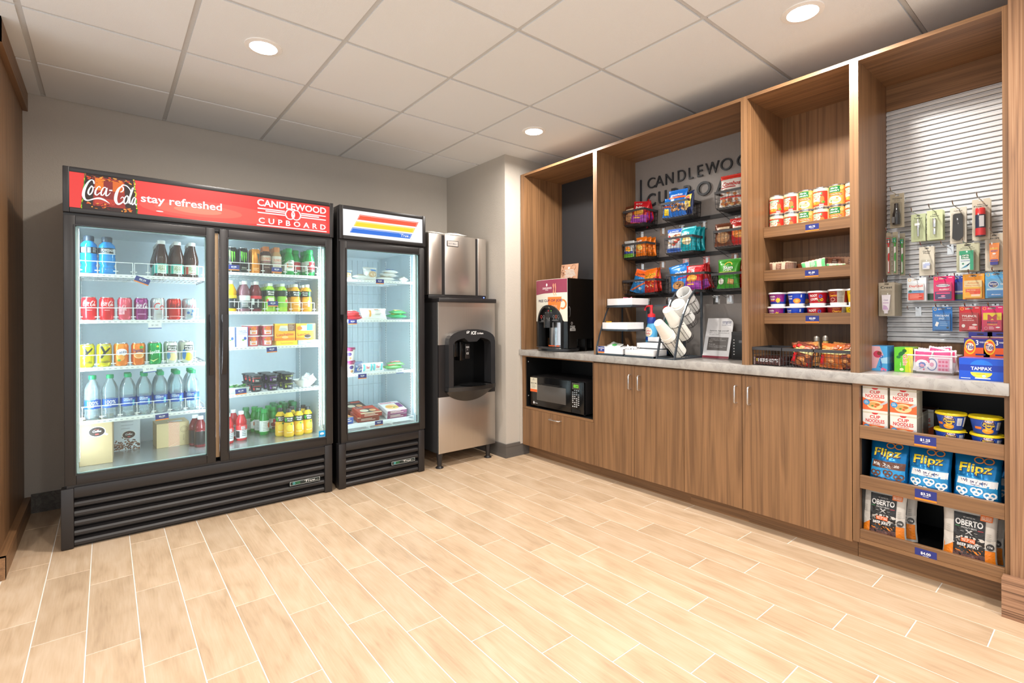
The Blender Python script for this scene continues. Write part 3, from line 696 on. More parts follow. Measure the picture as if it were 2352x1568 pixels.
SPORT = [(.030, 0), (.036, .006), (.0365, .03), (.030, .045), (.0365, .06), (.037, .088), (.0345, .098), (.037, .106), (.0375, .14), (.034, .158), (.022, .172), (.019, .178)]
TEA = [(.030, 0), (.0345, .005), (.0345, .012), (.033, .016), (.033, .075), (.0345, .08), (.036, .098), (.033, .12), (.025, .150), (.019, .175), (.017, .190)]
WATER = [(.028, 0), (.0345, .006), (.036, .02), (.0335, .035), (.0355, .05), (.0345, .056), (.0345, .105), (.0355, .11), (.0345, .125), (.036, .14), (.0335, .165), (.025, .190), (.0145, .208), (.013, .217)]
DUNK = [(.025, 0), (.0295, .005), (.0295, .115), (.026, .130), (.021, .140), (.019, .148)]
MILK = [(.026, 0), (.031, .006), (.0315, .095), (.0295, .115), (.022, .135), (.0185, .145), (.018, .153)]
VIT = [(.028, 0), (.033, .005), (.0335, .10), (.031, .105), (.0335, .112), (.032, .13), (.022, .155), (.015, .168), (.0145, .174)]
JUI = [(.026, 0), (.032, .006), (.0325, .06), (.0285, .10), (.0315, .125), (.0305, .14), (.022, .155), (.0155, .163), (.015, .168)]
BOT = {
 'sport': lambda: bottle(SPORT, G('1389d6'), '2a3540', .026, .0235, ((.108, .142, '15181c', seq(rc(-.05, .0, .05, .12, 'dfe7ee'), tx('POWERADE', .056, .62, .014, W, .004), tx('ZERO', .03, .28, .007, 'dfe7ee', -.006), rc(.03, .1, .045, .9, 'cdd8e0'))), (.03, .034, '0c6fb4', None))),
 'sport2': lambda: bottle(SPORT, G('1389d6'), '2a3540', .026, .0235, ((.108, .142, '15181c', seq(rc(-.036, .1, -.022, .9, 'e9eef2'), rc(-.008, .08, .006, .92, '7f8d98'), pr_lines('c8d3db', 5, .02, .024))),)),
 'tea': lambda: bottle(TEA, G('3a1c0e', .1), 'f0eeea', .019, .0195, ((.018, .073, 'e6efe4', seq(rc(-.04, .0, -.024, 1, '35c0ae'), rc(.026, .0, .04, 1, '39bda9'), tx('GOLD', .034, .78, .016, '9fae6c', 0), tx('PEAK', .036, .46, .016, '8fa05c', 0), rc(-.018, .16, .018, .2, '5fb7a4'), rc(-.04, .92, .04, 1, '35c0ae'))),)),
 'tea3': lambda: bottle(TEA, G('33180d', .1), 'f0eeea', .019, .0195, ((.018, .073, 'e3e2d6', seq(rc(-.04, .0, -.022, .8, 'c6452f'), rc(.024, .0, .04, 1, '5a9a6c'), tx('GOLD', .034, .78, .016, '9fae6c', 0), tx('PEAK', .036, .46, .016, '8fa05c', 0), rc(-.018, .06, .018, .12, 'b4583c'))),)),
 'water': lambda: bottle(WATER, PET, '11955a', .019, .0165, ((.057, .104, '1d55b8', seq(rc(-.05, .86, .05, 1, '1a3f9c'), tx('DASANI', .04, .80, .009, W, -.004), tx('PURIFIED WATER', .04, .60, .004, 'dbe8f4', -.004), pr_lines('9fc0e8', 3, .03, -.008), rc(.018, .05, .03, .7, '6fc0d0'))),)),
 'water100': lambda: bottle(WATER, PET, '11955a', .019, .0165, ((.057, .104, '1d55b8', seq(tx('100%', .05, .66, .02, W, .0), tx('RECYCLED BOTTLE', .05, .36, .0055, W, 0), tx('CAP AND LABEL', .03, .22, .004, W, -.01))),)),
 'mocha': lambda: bottle(DUNK, G('4a2c20', .15), 'e07f3a', .029, .0205, ((.03, .118, '8a6f5c', seq(rc(-.045, .6, .045, .98, 'd9c7b4'), tx('DUNKIN', .05, .76, .018, 'e86a24', .0), tx('ICED COFFEE', .04, .56, .007, 'c21f6a'), rc(-.045, .0, .045, .3, '4a2a20'), tx('mocha', .03, .14, .007, 'e0c8b0'))),)),
 'vanilla': lambda: bottle(DUNK, G('c79a68', .2), 'd98a4e', .029, .0205, ((.012, .118, 'd8cbb8', seq(rc(-.045, .62, .045, .98, 'e8ddd0'), tx('DUNKIN', .05, .74, .018, 'e86a24', .0), tx('ICED COFFEE', .04, .54, .007, 'c21f6a'), rc(-.045, .0, .045, .3, 'bf9a6a'))),)),
 'milk': lambda: bottle(MILK, M('12923a', .25), '17a046', .024, .021, ((.018, .098, 'f4f4ee', seq(lambda P, a, b: P.poly([(-.05, b - .006), (-.05, b - .03), (-.02, b - .012), (.0, b), (-.03, b + .002)], '12923a'), rc(-.022, .38, .016, .70, 'e0702a'), tx('MILK', .03, .54, .012, W), rc(-.05, .0, .05, .1, '12923a'), pr_lines('9aa89a', 3, .03, .0))),)),
 'milkred': lambda: bottle(MILK, M('12923a', .25), '17a046', .024, .021, ((.018, .098, 'd8dcd2', seq(rc(-.012, .3, .045, .95, 'c3262a'), tx('MILK', .03, .62, .014, W, .014), rc(-.05, .0, .05, .14, '12923a'), el(-.014, .5, .012, .014, '7a2a22'), rc(-.02, .05, .01, .28, '5b3b30'))),)),
 'milkplain': lambda: bottle(MILK, M('118a38', .25), '17a046', .024, .021, ((.018, .098, 'eef0ea', seq(pr_lines('a8aca4', 6, .036, 0), rc(-.05, .0, .05, .08, '12923a'), el(.024, .6, .012, .02, 'e2602a'))),)),
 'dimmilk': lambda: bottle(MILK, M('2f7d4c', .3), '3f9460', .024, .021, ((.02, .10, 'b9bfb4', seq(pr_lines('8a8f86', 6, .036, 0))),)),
 'vitY': lambda: bottle(VIT, G('f2b90f', .12), 'f0f0ee', .019, .0165, ((.018, .10, '1e2226', seq(rc(-.05, .78, .05, 1.0, 'f7d72a'), pr_lines('d9dde0', 5, .02, -.018), tx('vitamin', .05, .4, .009, W, .022, .03, PI / 2))),)),
 'vitC': lambda: bottle(VIT, G('7f5560', .12), 'f2f2f0', .019, .0165, ((.018, .10, 'e6eaec', seq(rc(-.05, .0, .05, .6, '40474c'), pr_lines('e8ecee', 7, .042, 0), tx('zero', .016, .1, .008, W, .026))),)),
 'vitR': lambda: bottle(VIT, G('6c2026', .12), 'f0f0ee', .019, .0165, ((.018, .10, '17191b', seq(rc(-.05, .76, .05, 1.0, 'd5333a'), rc(-.026, .3, -.006, .78, 'e4e6e6'), tx('vitamin', .05, .4, .01, W, .014, .03, PI / 2))),)),
 'vitred': lambda: bottle(VIT, G('b3242c', .12), 'f0eeee', .019, .0165, ((.018, .10, 'e8ebec', seq(rc(-.05, .66, .05, 1.0, 'e23a3e'), rc(-.01, .68, .014, .95, 'f4dede'), rc(-.045, .05, -.018, .6, '222528'), pr_lines('74797c', 6, .03, .01))),)),
 'applej': lambda: bottle(JUI, G('a8d13a', .14), 'dfe4dc', .017, .0165, ((.10, .138, '20321e', seq(tx('Minute', .04, .72, .011, W), tx('Maid', .034, .34, .011, W), rc(-.05, 1.0, .05, 1.12, '3a9a2c'))), (.03, .096, '8cc63a', seq(rc(-.02, .45, .018, .92, 'e7f0c0'), tx('Apple', .03, .2, .010, 'f4f8e0'), el(-.022, .6, .008, .012, 'd8442a'))))),
 'orangej': lambda: bottle(JUI, G('f2a81e', .14), 'e6e2d8', .017, .0165, ((.10, .138, '1c241c', seq(tx('Minute', .04, .72, .011, W), tx('Maid', .034, .34, .011, W), el(.03, .5, .006, .012, '2fae4a'))), (.012, .096, 'f3a21c', seq(el(0, .72, .018, .016, 'fbc23c'), tx('Orange', .034, .42, .010, 'fff3d8'), rc(.02, .25, .034, .75, 'e9e2cc'), rc(-.02, .1, .02, .14, 'f7cf7a'))))),
 'yellowj': lambda: bottle(JUI, G('eec62a', .14), '2c2d2e', .02, .0165, ((.10, .138, '242a20', seq(tx('Minute', .036, .72, .011, W), tx('Maid', .03, .34, .011, W), el(-.028, .5, .009, .014, '4aa83a'))), (.012, .096, 'f0b92a', seq(el(0, .62, .02, .022, 'f8d84a'), tx('lemonade', .036, .26, .009, 'fff6d0'), el(.012, .9, .007, .006, '4f9a34'), rc(.022, .3, .034, .8, 'ece4b8'))))),
}
BUILD['bottle'] = lambda k: BOT[k]()
# ---- placing the cooler drinks
ORD = ['first', 'second', 'third', 'fourth', 'fifth', 'sixth', 'seventh', 'eighth', 'ninth']
def j(a=.12): return RND.uniform(-a, a)
def row(kind, xs, z, y, step, n, label, grp, seed=0, rz=None):
    """a file of n packs running back from the front one"""
    for i in range(n):
        lab = label if i == 0 else '%s, %s back' % (label, ORD[i])
        put(kind, (xs + (j(.0015) if i else 0), y + step * i, z + .0003), (rz if rz is not None and i == 0 else j(.5)), lab, grp)
put(('bottle', 'sport2'), (-.072, 3.532, 1.4223), .1, 'blue sports drink bottle at the hinge end of the top cooler shelf', 'drinks on the top left shelf')
put(('bottle', 'sport'), (.005, 3.532, 1.4223), 0, 'blue sports drink bottle with large white lettering on the top shelf', 'drinks on the top left shelf')
for x, n, kd, d in ((.250, 5, 'tea', 'nearest the empty wire pocket'), (.327, 4, 'tea', 'in the middle of its trio'), (.399, 3, 'tea3', 'with a red leaf label')):
    row(('bottle', kd), x, 1.4223, 3.534, .0755, n, 'brown iced tea bottle with white cap ' + d, 'iced tea bottles', 0, 0)
for x, kd, d, n in ((-.072, 'cola', 'red cola can closest to the light strip', 2), (.003, 'cola', 'second red cola can along the shelf', 2), (.081, 'cherry', 'pinkish red can among the cola cans', 1), (.155, 'grape', 'purple cola can on the second shelf', 2),
                    (.234, 'silver', 'silver can with red letters on the second shelf', 2), (.312, 'zero', 'red can with black script on the second shelf', 2), (.388, 'frost', 'pale blue-white can at the end of the second shelf', 2)):
    row(('can', kd), x, 1.1723, 3.530, .070, n, d, 'soda cans on the second shelf', 0, {'cherry': -.6}.get(kd, .05))
for x, kd, d, n in ((-.0825, 'yellow', 'yellow can with black strokes next to the light strip', 2), (-.009, 'yellow', 'yellow can with black strokes beside the orange cans', 2), (.065, 'orange', 'orange soda can with white burst on the third shelf', 2), (.141, 'orange2', 'orange soda can next to the green can', 1),
                    (.218, 'green', 'bright green lemon-lime can on the third shelf', 2), (.296, 'pinklemon', 'pale can with a pink stripe on the third shelf', 2), (.373, 'lemon', 'pale can with yellow lemon at the third shelf end', 3)):
    row(('can', kd), x, .9183, 3.530, .070, n, d, 'soda cans on the third shelf', 0, {'yellow': .15, 'green': -.1}.get(kd, .05))
for i, (x, kd, n) in enumerate(((-.059, 'water100', 1), (.015, 'water100', 1), (.094, 'water', 2), (.167, 'water', 2), (.244, 'water', 3), (.323, 'water', 3), (.400, 'water', 3))):
    row(('bottle', kd), x, .6363, 3.534, .0755, n, 'clear water bottle with green cap, %s along the low shelf' % ORD[i], 'water bottles', 0, .05 if kd == 'water100' else .25 - .1 * i)
T = 'drinks on the top right shelf'
row(('energy', 'black'), .612, 1.4663, 3.527, .06, 2, 'black energy drink can with green claw by the door edge', T, 0, -.1)
row(('energy', 'black'), .673, 1.4663, 3.527, .06, 2, 'black energy drink can with green claw next to the orange one', T, 0, .1)
row(('energy', 'orange'), .745, 1.4663, 3.527, .06, 2, 'tall orange energy drink can', T, 0, .1)
row(('bottle', 'mocha'), .808, 1.4663, 3.528, .0645, 2, 'dark brown iced coffee bottle with orange cap', T, 0, 0)
row(('bottle', 'vanilla'), .872, 1.4663, 3.528, .0645, 3, 'tan iced coffee bottle with orange cap', T, 0, 0)
row(('bottle', 'milk'), .949, 1.4663, 3.530, .066, 3, 'green capped milk bottle with an orange label panel', T, 0, .1)
row(('bottle', 'milkred'), 1.012, 1.4663, 3.60, .066, 2, 'green milk bottle with red panel set back', T, 0, -.3)
row(('bottle', 'milkred'), 1.083, 1.4663, 3.530, .066, 3, 'green milk bottle with red label at the shelf end', T, 0, 0)
T = 'juices on the second right shelf'
row(('bottle', 'vitY'), .604, 1.2223, 3.530, .071, 2, 'yellow vitamin drink bottle by the door edge', T, 0, -.2)
row(('bottle', 'vitC'), .682, 1.2223, 3.530, .071, 2, 'clear vitamin drink bottle showing its white back label', T, 0, 0)
row(('bottle', 'vitR'), .75, 1.2223, 3.535, .071, 2, 'dark red vitamin drink bottle', T, 0, -.3)
row(('bottle', 'applej'), .832, 1.2223, 3.530, .0685, 4, 'green apple juice bottle next to the dark red one', T, 0, 0)
row(('bottle', 'applej'), .907, 1.2223, 3.530, .0685, 4, 'green apple juice bottle turned sideways', T, 0, 1.3)
row(('bottle', 'orangej'), .989, 1.2223, 3.530, .0685, 4, 'orange juice bottle facing out with black label', T, 0, 0)
row(('bottle', 'orangej'), 1.064, 1.2223, 3.530, .0685, 3, 'orange juice bottle at the shelf end showing its barcode', T, 0, -.7)
T = 'drinks standing on the cooler floor'
ZF = .3733
for x, y, d in ((.606, 3.66, 'clipped by the door edge'), (.692, 3.70, 'standing foremost'), (.662, 3.79, 'tucked behind the other two')):
    put(('bottle', 'vitred'), (x, y, ZF), j(.2), 'red vitamin drink bottle on the cooler floor, ' + d, T)
for x, y, kd, d in ((.765, 3.93, 'dimmilk', 'dull green bottle under cling film on the cooler floor'), (.85, 3.78, 'milkplain', 'green and white milk bottle foremost on the cooler floor'), (.835, 3.852, 'milkplain', 'green milk bottle second in the floor file'), (.82, 3.925, 'milk', 'green milk bottle at the rear of the floor file'),
                   (.918, 3.83, 'milkred', 'green milk bottle with red panel on the cooler floor'), (.905, 3.905, 'milkred', 'green milk bottle with red panel further back on the floor'), (.975, 3.88, 'milkred', 'green milk bottle with red panel behind the yellow drinks')):
    put(('bottle', kd), (x, y, ZF), j(.3), d, T)
for x, y, d in ((.963, 3.60, 'foremost of all'), (.925, 3.665, 'second file, beside the foremost'), (1.03, 3.61, 'middle of the front line'), (1.093, 3.622, 'end of the front line by the light strip'), (1.005, 3.685, 'behind the middle one'), (1.085, 3.695, 'behind the end one')):
    put(('bottle', 'yellowj'), (x, y, ZF), j(.25), 'yellow lemonade bottle with black cap, ' + d, T)
for k in range(6): put(('bottle', 'dimmilk'), (.965 + .066 * (k % 3), 3.965 + .066 * (k // 3), ZF), j(.3), 'dull green milk bottle wrapped in film behind the lemonades, %s' % ORD[k], T)
for x, y, d in ((.437, 3.75, 'rear'), (.459, 3.683, 'front')):
    put(('bottle', 'vitR'), (x, y, ZF), 2.8, 'dark red bottle beside the cardboard carton, %s of two' % d, T)
# ---------------------------------------------------------------- boxes, cups, bags
def carton(w, d, h, base, front=None, side=None, top=None, name='carton', cat='box', r=.0012, rough=.5):
    """box with its front on y = 0, centred in x; prints on front / +x side / top"""
    t = thing(name, '', cat)
    MB().rbox(-w / 2, 0, 0, w / 2, d, h, r, 0, 1).obj('body', M(base, rough), t)
    if front: P = Print(flat(0)); front(P, w, h); P.done('front_print', t)
    if side: P = Print(lambda u, v, e: (w / 2 + e, u, v)); side(P, d, h); P.done('side_print', t)
    if top: P = Print(lambda u, v, e: (u, v, h + e)); top(P, w, d); P.done('top_print', t)
    return t
def tub(r0, r1, h, body, lidc, front=None, lid_h=.006, lip=.004, name='cup', cat='cup', tab=None, seg=24, band=None, rough=.35):
    """tapered pot, r0 at the foot, r1 at the rim"""
    t = thing(name, '', cat); hb = h - lid_h
    MB().lathe([(r0 * .96, 0), (r0, .002), (r1, hb)], seg, 0).obj('body', M(body, rough), t)
    l = MB().lathe([(r1 + .001, hb - .004), (r1 + lip, hb - .002), (r1 + lip, hb + .002), (r1 + lip * .4, h), (r1 * .9, h - .001)], seg, 0)
    if tab: l.prism([(r1 * .62, -r1 * .98), (r1 * 1.05, -r1 * 1.0), (r1 * .98, -r1 * .5)], h - .0035, h - .0022, 0, 'z')
    l.obj('lid', M(lidc, .3), t)
    R = lambda z: (r1 if z is None else r0 + (r1 - r0) * max(0, min(1, (z - .002) / (hb - .002))))
    if front: P = Print(lambda u, v, d: ((R(v) + d) * math.sin(u / r1), -(R(v) + d) * math.cos(u / r1), v), .008); front(P, h); P.done('label_print', t)
    return t
def bag(w, h, t_, base, front=None, seed=1, crimp=.014, base2=None, fold=.0, rough=.28, stand=False, name='snack_bag', cat='bag', nx=14, nz=18, top_lean=0.0, metal=.15):
    """pillow bag, bottom edge on z = 0, thickness t_, front towards -y"""
    rs = Vector((seed * 3.17, seed * 1.3, seed * .7))
    def prof(u, v):                      # half thickness at u, v in 0..1
        a = max(0.0, 1 - abs(2 * u - 1) ** 2.2); c = crimp / h
        if stand: b = max(0.0, 1 - v ** 1.4) ** .8 * .95 + .05 if v < 1 - c else .04
        else:
            q = max(0.0, min(1.0, (v - c) / (1 - 2 * c))); b = (4 * q * (1 - q)) ** .55 if 0 < q < 1 else 0.0
        n = noise.noise(Vector((u * 5, v * 5, 0)) + rs) * .22 + noise.noise(Vector((u * 13, v * 12, 4)) + rs) * .13 + noise.noise(Vector((u * 26, v * 24, 9)) + rs) * .06
        return t_ / 2 * (a ** .55) * b * (1 + n) + .0008
    def edge(v): return w * (1 - .07 * math.sin(PI * min(1, max(0, v))) + .012 * noise.noise(Vector((v * 7, seed, 2))))
    def lean(v): return top_lean * v * v
    def surf(u, v, d):                   # u, v in metres
        uu = max(.0, min(1, u / w + .5)); vv = max(0, min(1, v / h))
        return ((uu - .5) * edge(vv), -prof(uu, vv) - d * 5.0 - .0012 + lean(vv), vv * h)
    t = thing(name, '', cat); m = MB(); vs = []; n1 = nx + 1
    for s in (-1, 1):
        for k in range(nz + 1):
            v = k / nz; zz = v * h
            for i in range(n1):
                u = i / nx; x = (u - .5) * edge(v); y = s * prof(u, v) if 0 < i < nx else s * .0006
                vs.append((x, y + lean(v), zz + (.002 * (i % 2) if k in (0, nz) else 0)))
    o = n1 * (nz + 1); fs = []; sl = []
    for k in range(nz):
        for i in range(nx):
            a = k * n1 + i; fs.append((a, a + 1, a + n1 + 1, a + n1)); fs.append((o + a, o + a + n1, o + a + n1 + 1, o + a + 1))
    for k in range(nz):
        a = k * n1; fs.append((a, a + n1, o + a + n1, o + a)); b = a + nx; fs.append((b, o + b, o + b + n1, b + n1))
    for i in range(nx): fs.append((i, o + i, o + i + 1, i + 1)); a = nz * n1 + i; fs.append((a, a + 1, o + a + 1, o + a))
    m.add(vs, fs, 0, True); m.obj('film', M(base, rough, metal), t, None, 75)
    if front: P = Print(surf, .012); front(P, w, h); P.done('front_print', t)
    return t
def tagcard(price, w=.062, h=.034, dull=False):
    t = thing('price_tag', '', 'price tag')
    MB().box(-w / 2, 0, -h / 2, w / 2, .0012, h / 2).obj('card', M('f2f4f6' if dull else '24307e', .4), t)
    P = Print(flat(0))
    if dull:
        P.text(price, 0, .002, w * .5, h * .3, '8a93a8', .02); P.rect(-w / 2, -h / 2, w / 2, -h / 2 + .005, '4a64b0')
    else:
        P.rect(-w / 2, -h / 2, w / 2, -h / 2 + h * .17, 'f58a1f'); P.text(price, 0, h * .12, w * .46, h * .28, 'ffffff', .055); P.text('THIS SHELF', 0, -h * .1, w * .28, h * .09, 'e6e8f2', .02)
    P.done('tag_print', t)
    return t
BUILD['tag'] = tagcard
# ---- cooler price tags hang on the shelf front
def ctag(price, x, z, lab, dull=False, ry=0.0, w=.062): put(('tag', price, w, .034, dull), (x, 3.4805, z), 0, lab, 'price tags in the coolers', 0, ry)
ctag('$2.75', .158, 1.392, 'blue price tag hanging crooked under the top cooler shelf', False, .38, .07)
ctag('$1.50', .215, 1.139, 'white price tag under the shelf of red cola cans', True)
ctag('$1.50', .19, .892, 'white price tag under the shelf of yellow and orange cans', True, -.06)
ctag('$2.50', .246, .616, 'blue price tag under the water bottle shelf', False, -.05)
for pr, x, z, lab in (('$4.00', .614, 1.493, 'blue price tag in front of the black energy cans'), ('$3.50', .862, 1.492, 'blue price tag in front of the iced coffee bottles'), ('$3.50', .838, 1.272, 'blue price tag in front of the green apple juice'),
                      ('$3.50', .83, .975, 'blue price tag under the fruit cup shelf'), ('$1.75', .65, .722, 'blue price tag in front of the salad tray')):
    ctag(pr, x, z, lab, False, -.05 if z < 1 else 0.0)
for pr, x, z, lab in (('$5.00', 1.573, 1.447, 'blue price tag under the freezer bread shelf'), ('$3.00', 1.365, 1.15, 'blue price tag under the freezer shelf of red packs'), ('$3.50', 1.435, .757, 'blue price tag under the ice cream shelf')):
    ctag(pr, x, z, lab)
ctag('$3.00', 1.73, .775, 'white price tag under the green freezer packs', True)
ctag('$4.50', 1.56, .403, 'blue price tag on the low freezer rack')
# ---- boxes on the cooler floor
def mugface(P, x, z, r, c2='e8e6e0', logo=True):
    P.ell(x, z, r * 1.12, r * .86, 'f4f2ec').ell(x, z, r, r * .74, '2a1c18').ell(x - .004, z - .002, r * .86, r * .6, '3c2a24')
    P.poly([(x + r * .8, z - r * .5), (x + r * 1.25, z - r * .75), (x + r * 1.45, z - r * .55), (x + r, z - r * .2)], 'dfe4ea')
    P.text('Coffee', x, z + .003, r * 1.1, r * .34, 'ffffff', .04, .25).rect(x - r * .22, z - r * .5, x + r * .22, z - r * .3, 'd8524a').text('Real', x, z + r * .38, r * .6, r * .2, 'b0564a', .03, .2)
BUILD['coffeebox'] = lambda: carton(.143, .26, .238, 'cfb48a', lambda P, w, h: mugface(P, .004, .181, .034), None, None, 'coffee_carton')
def beanbox(P, w, h):
    r = random.Random(4); P.rect(-w / 2, 0, w / 2, h, 'dfe6ec')
    for k in range(120):
        x = r.uniform(-w / 2 + .004, w / 2 - .004); z = r.uniform(.004, .055 - .03 * abs(x / w * 2) * r.random()) if r.random() < .9 else r.uniform(.05, .085)
        P.ell(x, z, .0055, .0038, r.choice(['5c3a28', '7a4e36', '8d6048', '46291c']), n=8, rot=r.uniform(0, 3))
    mugface(P, .008, .092, .031); P.lines(.0, .17, .06, 3, .02, .003, 'a9b4bd', 2)
BUILD['beanbox'] = lambda: carton(.128, .16, .236, 'd5dde3', beanbox, None, None, 'coffee_carton')
def cdb(P, w, h):
    P.rect(-.024, 0, .034, h, 'e2c8a8')
    for k in range(22):
        z = k * .0085 - .02; P.poly([(-.024, max(0, z)), (.034, min(h, z + .028)), (.034, min(h, z + .031)), (-.024, max(.0, z + .003))], 'cf6a4a')
    P.ring(.058, h * .68, .02, .02, .0014, '6f5c42').ring(.058, h * .68, .013, .013, .001, '6f5c42').text('RECYCLE', .056, .05, .035, .005, '6f5c42', .02, 0, PI / 2)
BUILD['kraft'] = lambda: carton(.172, .16, .150, 'cdb485', cdb, None, lambda P, w, d: P.rect(-.02, .03, .055, .07, 'dfe3e4'), 'shipping_carton')
put('coffeebox', (-.046, 3.592, ZF), -.03, 'tall tan carton printed with a coffee mug, on the cooler floor', 'cartons on the cooler floor')
put('beanbox', (.098, 3.882, ZF), .0, 'white carton printed with coffee beans and a mug', 'cartons on the cooler floor')
put('kraft', (.325, 3.792, ZF), .06, 'plain brown shipping carton with a red striped tape', 'cartons on the cooler floor')
BUILD['milkbox'] = lambda: carton(.12, .14, .20, 'b8cfe6', lambda P, w, h: (P.rect(.03, 0, .06, h, 'f0d83a'), P.rect(-.05, .08, .02, .16, 'dfeaf4')), None, None, 'carton')
put('milkbox', (.60, 3.92, ZF), .3, 'pale blue and yellow carton behind the red bottles', 'cartons on the cooler floor')
# ---- third and fourth shelf on the right
def snackbox(P, w, h):
    P.text('SNACK', 0, h * .79, w * .7, .011, '5a78c8', .03).rect(-w * .42, h * .70, w * .42, h * .72, '4a6ab8').text('BREAKS', 0, h * .645, w * .6, .006, '4a6ab8', .03)
    P.ell(w * .26, h * .42, .008, .01, '3a5aae').ell(-w * .02, h * .27, .022, .011, 'eee6d2').ell(w * .1, h * .34, .007, .005, '6aa84a').rect(-w / 2, .0, -w / 2 + .003, h, '4a6fd0').rect(w / 2 - .003, 0, w / 2, h, '4a6fd0')
BUILD['snackbox'] = lambda: carton(.068, .11, .124, 'f4f7fb', snackbox, None, None, 'snack_box')
for k, (x, y) in enumerate(((.607, 3.505), (.662, 3.505))):
    put('snackbox', (x - (.012 if k == 0 else 0) * 1.4, y, 1.0003), 0, 'white snack box with blue lettering, %s' % ('by the door edge' if k == 0 else 'beside the fruit cups'), 'snack boxes')
def fcup(P, h):
    P.rect(-.024, .008, .024, h * .5, 'f8ecec').ell(0, h * .66, .017, .013, 'f08a3c').ell(-.006, h * .62, .008, .006, 'e86a3a').text('Peach', 0, h * .42, .03, .007, 'd8442a', .03).rect(-.013, .012, .013, .022, 'f0904a').ell(-.02, h * .6, .004, .006, '4a9a3a', n=8)
BUILD['fcup'] = lambda: tub(.030, .034, .068, 'd9616a', 'f6eef0', fcup, .004, .006, 'fruit_cup')
for i in range(2):
    for r in range(3):
        for z in range(2):
            put('fcup', (.732 + .084 * i, 3.545 + .083 * r, 1.0003 + .0685 * z), j(.05), 'pink fruit cup, %s tier, %s file, %s row' % (('lower', 'upper')[z], ('first', 'second')[i], ORD[r]), 'fruit cups')
def lunch(kind):
    def f(P, w, h):
        P.rect(-w / 2, 0, w / 2, h, 'f5b62c').rect(-w / 2, h * .9, w / 2, h, 'fbd84a').poly([(-w * .32, h * .6), (-w * .24, h * .88), (w * .12, h * .88), (w * .16, h * .56)], 'e8e2d4')
        P.ell(-w * .1, h * .66, w * .2, h * .1, 'c9cdd0').text('Lunchables', 0, h * .36, w * .84, h * .16, 'd8382a', .05, 0, .06).rect(-w / 2, 0, w / 2, h * .16, 'f2902a')
        if kind == 'a': P.rect(w * .14, h * .56, w * .5, h * .98, '8a6248').lines(w * .31, h * .9, w * .26, 4, h * .09, .003, 'd8c4b0').ell(0, h * .2, w * .16, h * .08, 'fbd38a')
        else: P.rect(w * .06, h * .58, w * .38, h * .98, '4fa2d8').ell(w * .1, h * .17, w * .17, h * .11, '2c2422').ell(w * .1, h * .2, w * .17, h * .1, 'efe6d8').ell(w * .1, h * .24, w * .17, h * .1, '3a302c').ell(-w * .32, h * .72, w * .14, h * .12, 'ee8030')
    return carton(.126, .045, .112, 'f0a92a', f, None, None, 'lunch_kit', 'box')
BUILD['lunch'] = lunch
BUILD['lunchflat'] = lambda k: carton(.130, .115, .030, 'f6cf2e' if k else 'dfe8f2', lambda P, w, h: (P.rect(-w / 2, 0, w / 2, h, 'f8da3a' if k else 'cfe0f0'), P.text('Lunchables', 0, h * .5, w * .6, h * .4, 'e8a02a' if k else '6a8ac0', .04), P.ell(-.03, h * .4, .02, .006, 'e9e3d6') if not k else None), None, None, 'lunch_kit', 'box')
put(('lunchflat', 1), (.928, 3.50, 1.0003), 0, 'yellow flat lunch kit box lying under the upright ones', 'lunch kits')
put(('lunchflat', 0), (1.064, 3.50, 1.0003), 0, 'pale blue flat lunch kit box lying at the shelf end', 'lunch kits')
put(('lunch', 'a'), (.919, 3.512, 1.0306), 0, 'yellow lunch kit box with a brown corner', 'lunch kits')
put(('lunch', 'b'), (1.051, 3.512, 1.0306), 0, 'yellow lunch kit box with a blue corner and a dark cookie', 'lunch kits')
def yog(c):
    def f(P, h):
        P.rect(-.030, h * .64, .030, h * .70, c).text('Oikos', .004, h * .38, .026, .011, 'f0f0f0', .04).rect(-.02, h * .80, .03, h * .82, '8a8f92').ell(-.022, h * .36, .006, .009, c).rect(-.012, h * .2, .022, h * .23, '9a9fa2')
    return tub(.029, .0355, .052, '1d1f21', '26282a', f, .003, .005, 'yogurt_cup', 'cup', True)
BUILD['yog'] = yog
YC3 = (('c8342c', 'red'), ('7a3fa0', 'purple'), ('b9c93a', 'yellow-green'))
for i, (c, nm) in enumerate(YC3):
    for z in range(2):
        for r in range(3 if i == 0 else 3):
            put(('yog', c), (.748 + .096 * i - (.0 if r == 0 else .006 * r), 3.535 + .083 * r, .7083 + .0525 * z), j(.15), 'black yogurt cup with %s stripe, %s tier, %s row' % (nm, ('lower', 'upper')[z], ORD[r]), 'yogurt cups')
bw = thing('bowl', 'white bowl holding wrapped pieces on the yogurt shelf', 'bowl', (1.062, 3.58, .7083))
MB().lathe([(.036, 0), (.038, .004), (.06, .022), (.077, .05), (.074, .05), (.058, .025), (.036, .008), (.001, .007)], 28, 0, cap=False).obj('body', M('f6f4ee', .25), bw)
BUILD['wrapped'] = lambda: bag(.05, .062, .03, 'eef2f4', lambda P, w, h: P.lines(0, h * .6, .025, 4, .006, .002, 'b9c4ca'), 5, .008, None, 0, .2, False, 'wrapped_piece', 'snack')
for k, (x, y, z, rx, ry) in enumerate(((1.035, 3.57, .742, .9, .4), (1.066, 3.555, .742, .7, .9), (1.092, 3.575, .74, .6, -.5), (1.055, 3.60, .744, .5, .2), (1.082, 3.605, .742, .4, -.9))):
    put('wrapped', (x, y, z), .3 * k, 'clear wrapped piece in the white bowl, %s of the heap' % ORD[k], 'wrapped pieces in the bowl', rx, ry)
tr = thing('salad_tray', 'clear plastic tray of green salad at the shelf end by the door edge', 'tray', (.636, 3.54, .7083))
MB().prism([(-.058, 0), (.058, 0), (.068, .038), (-.068, .038)], -.04, .06).obj('body', clear('tray_plastic', 'f4f8f4', .55, .1, 'e8f0e8'), tr)
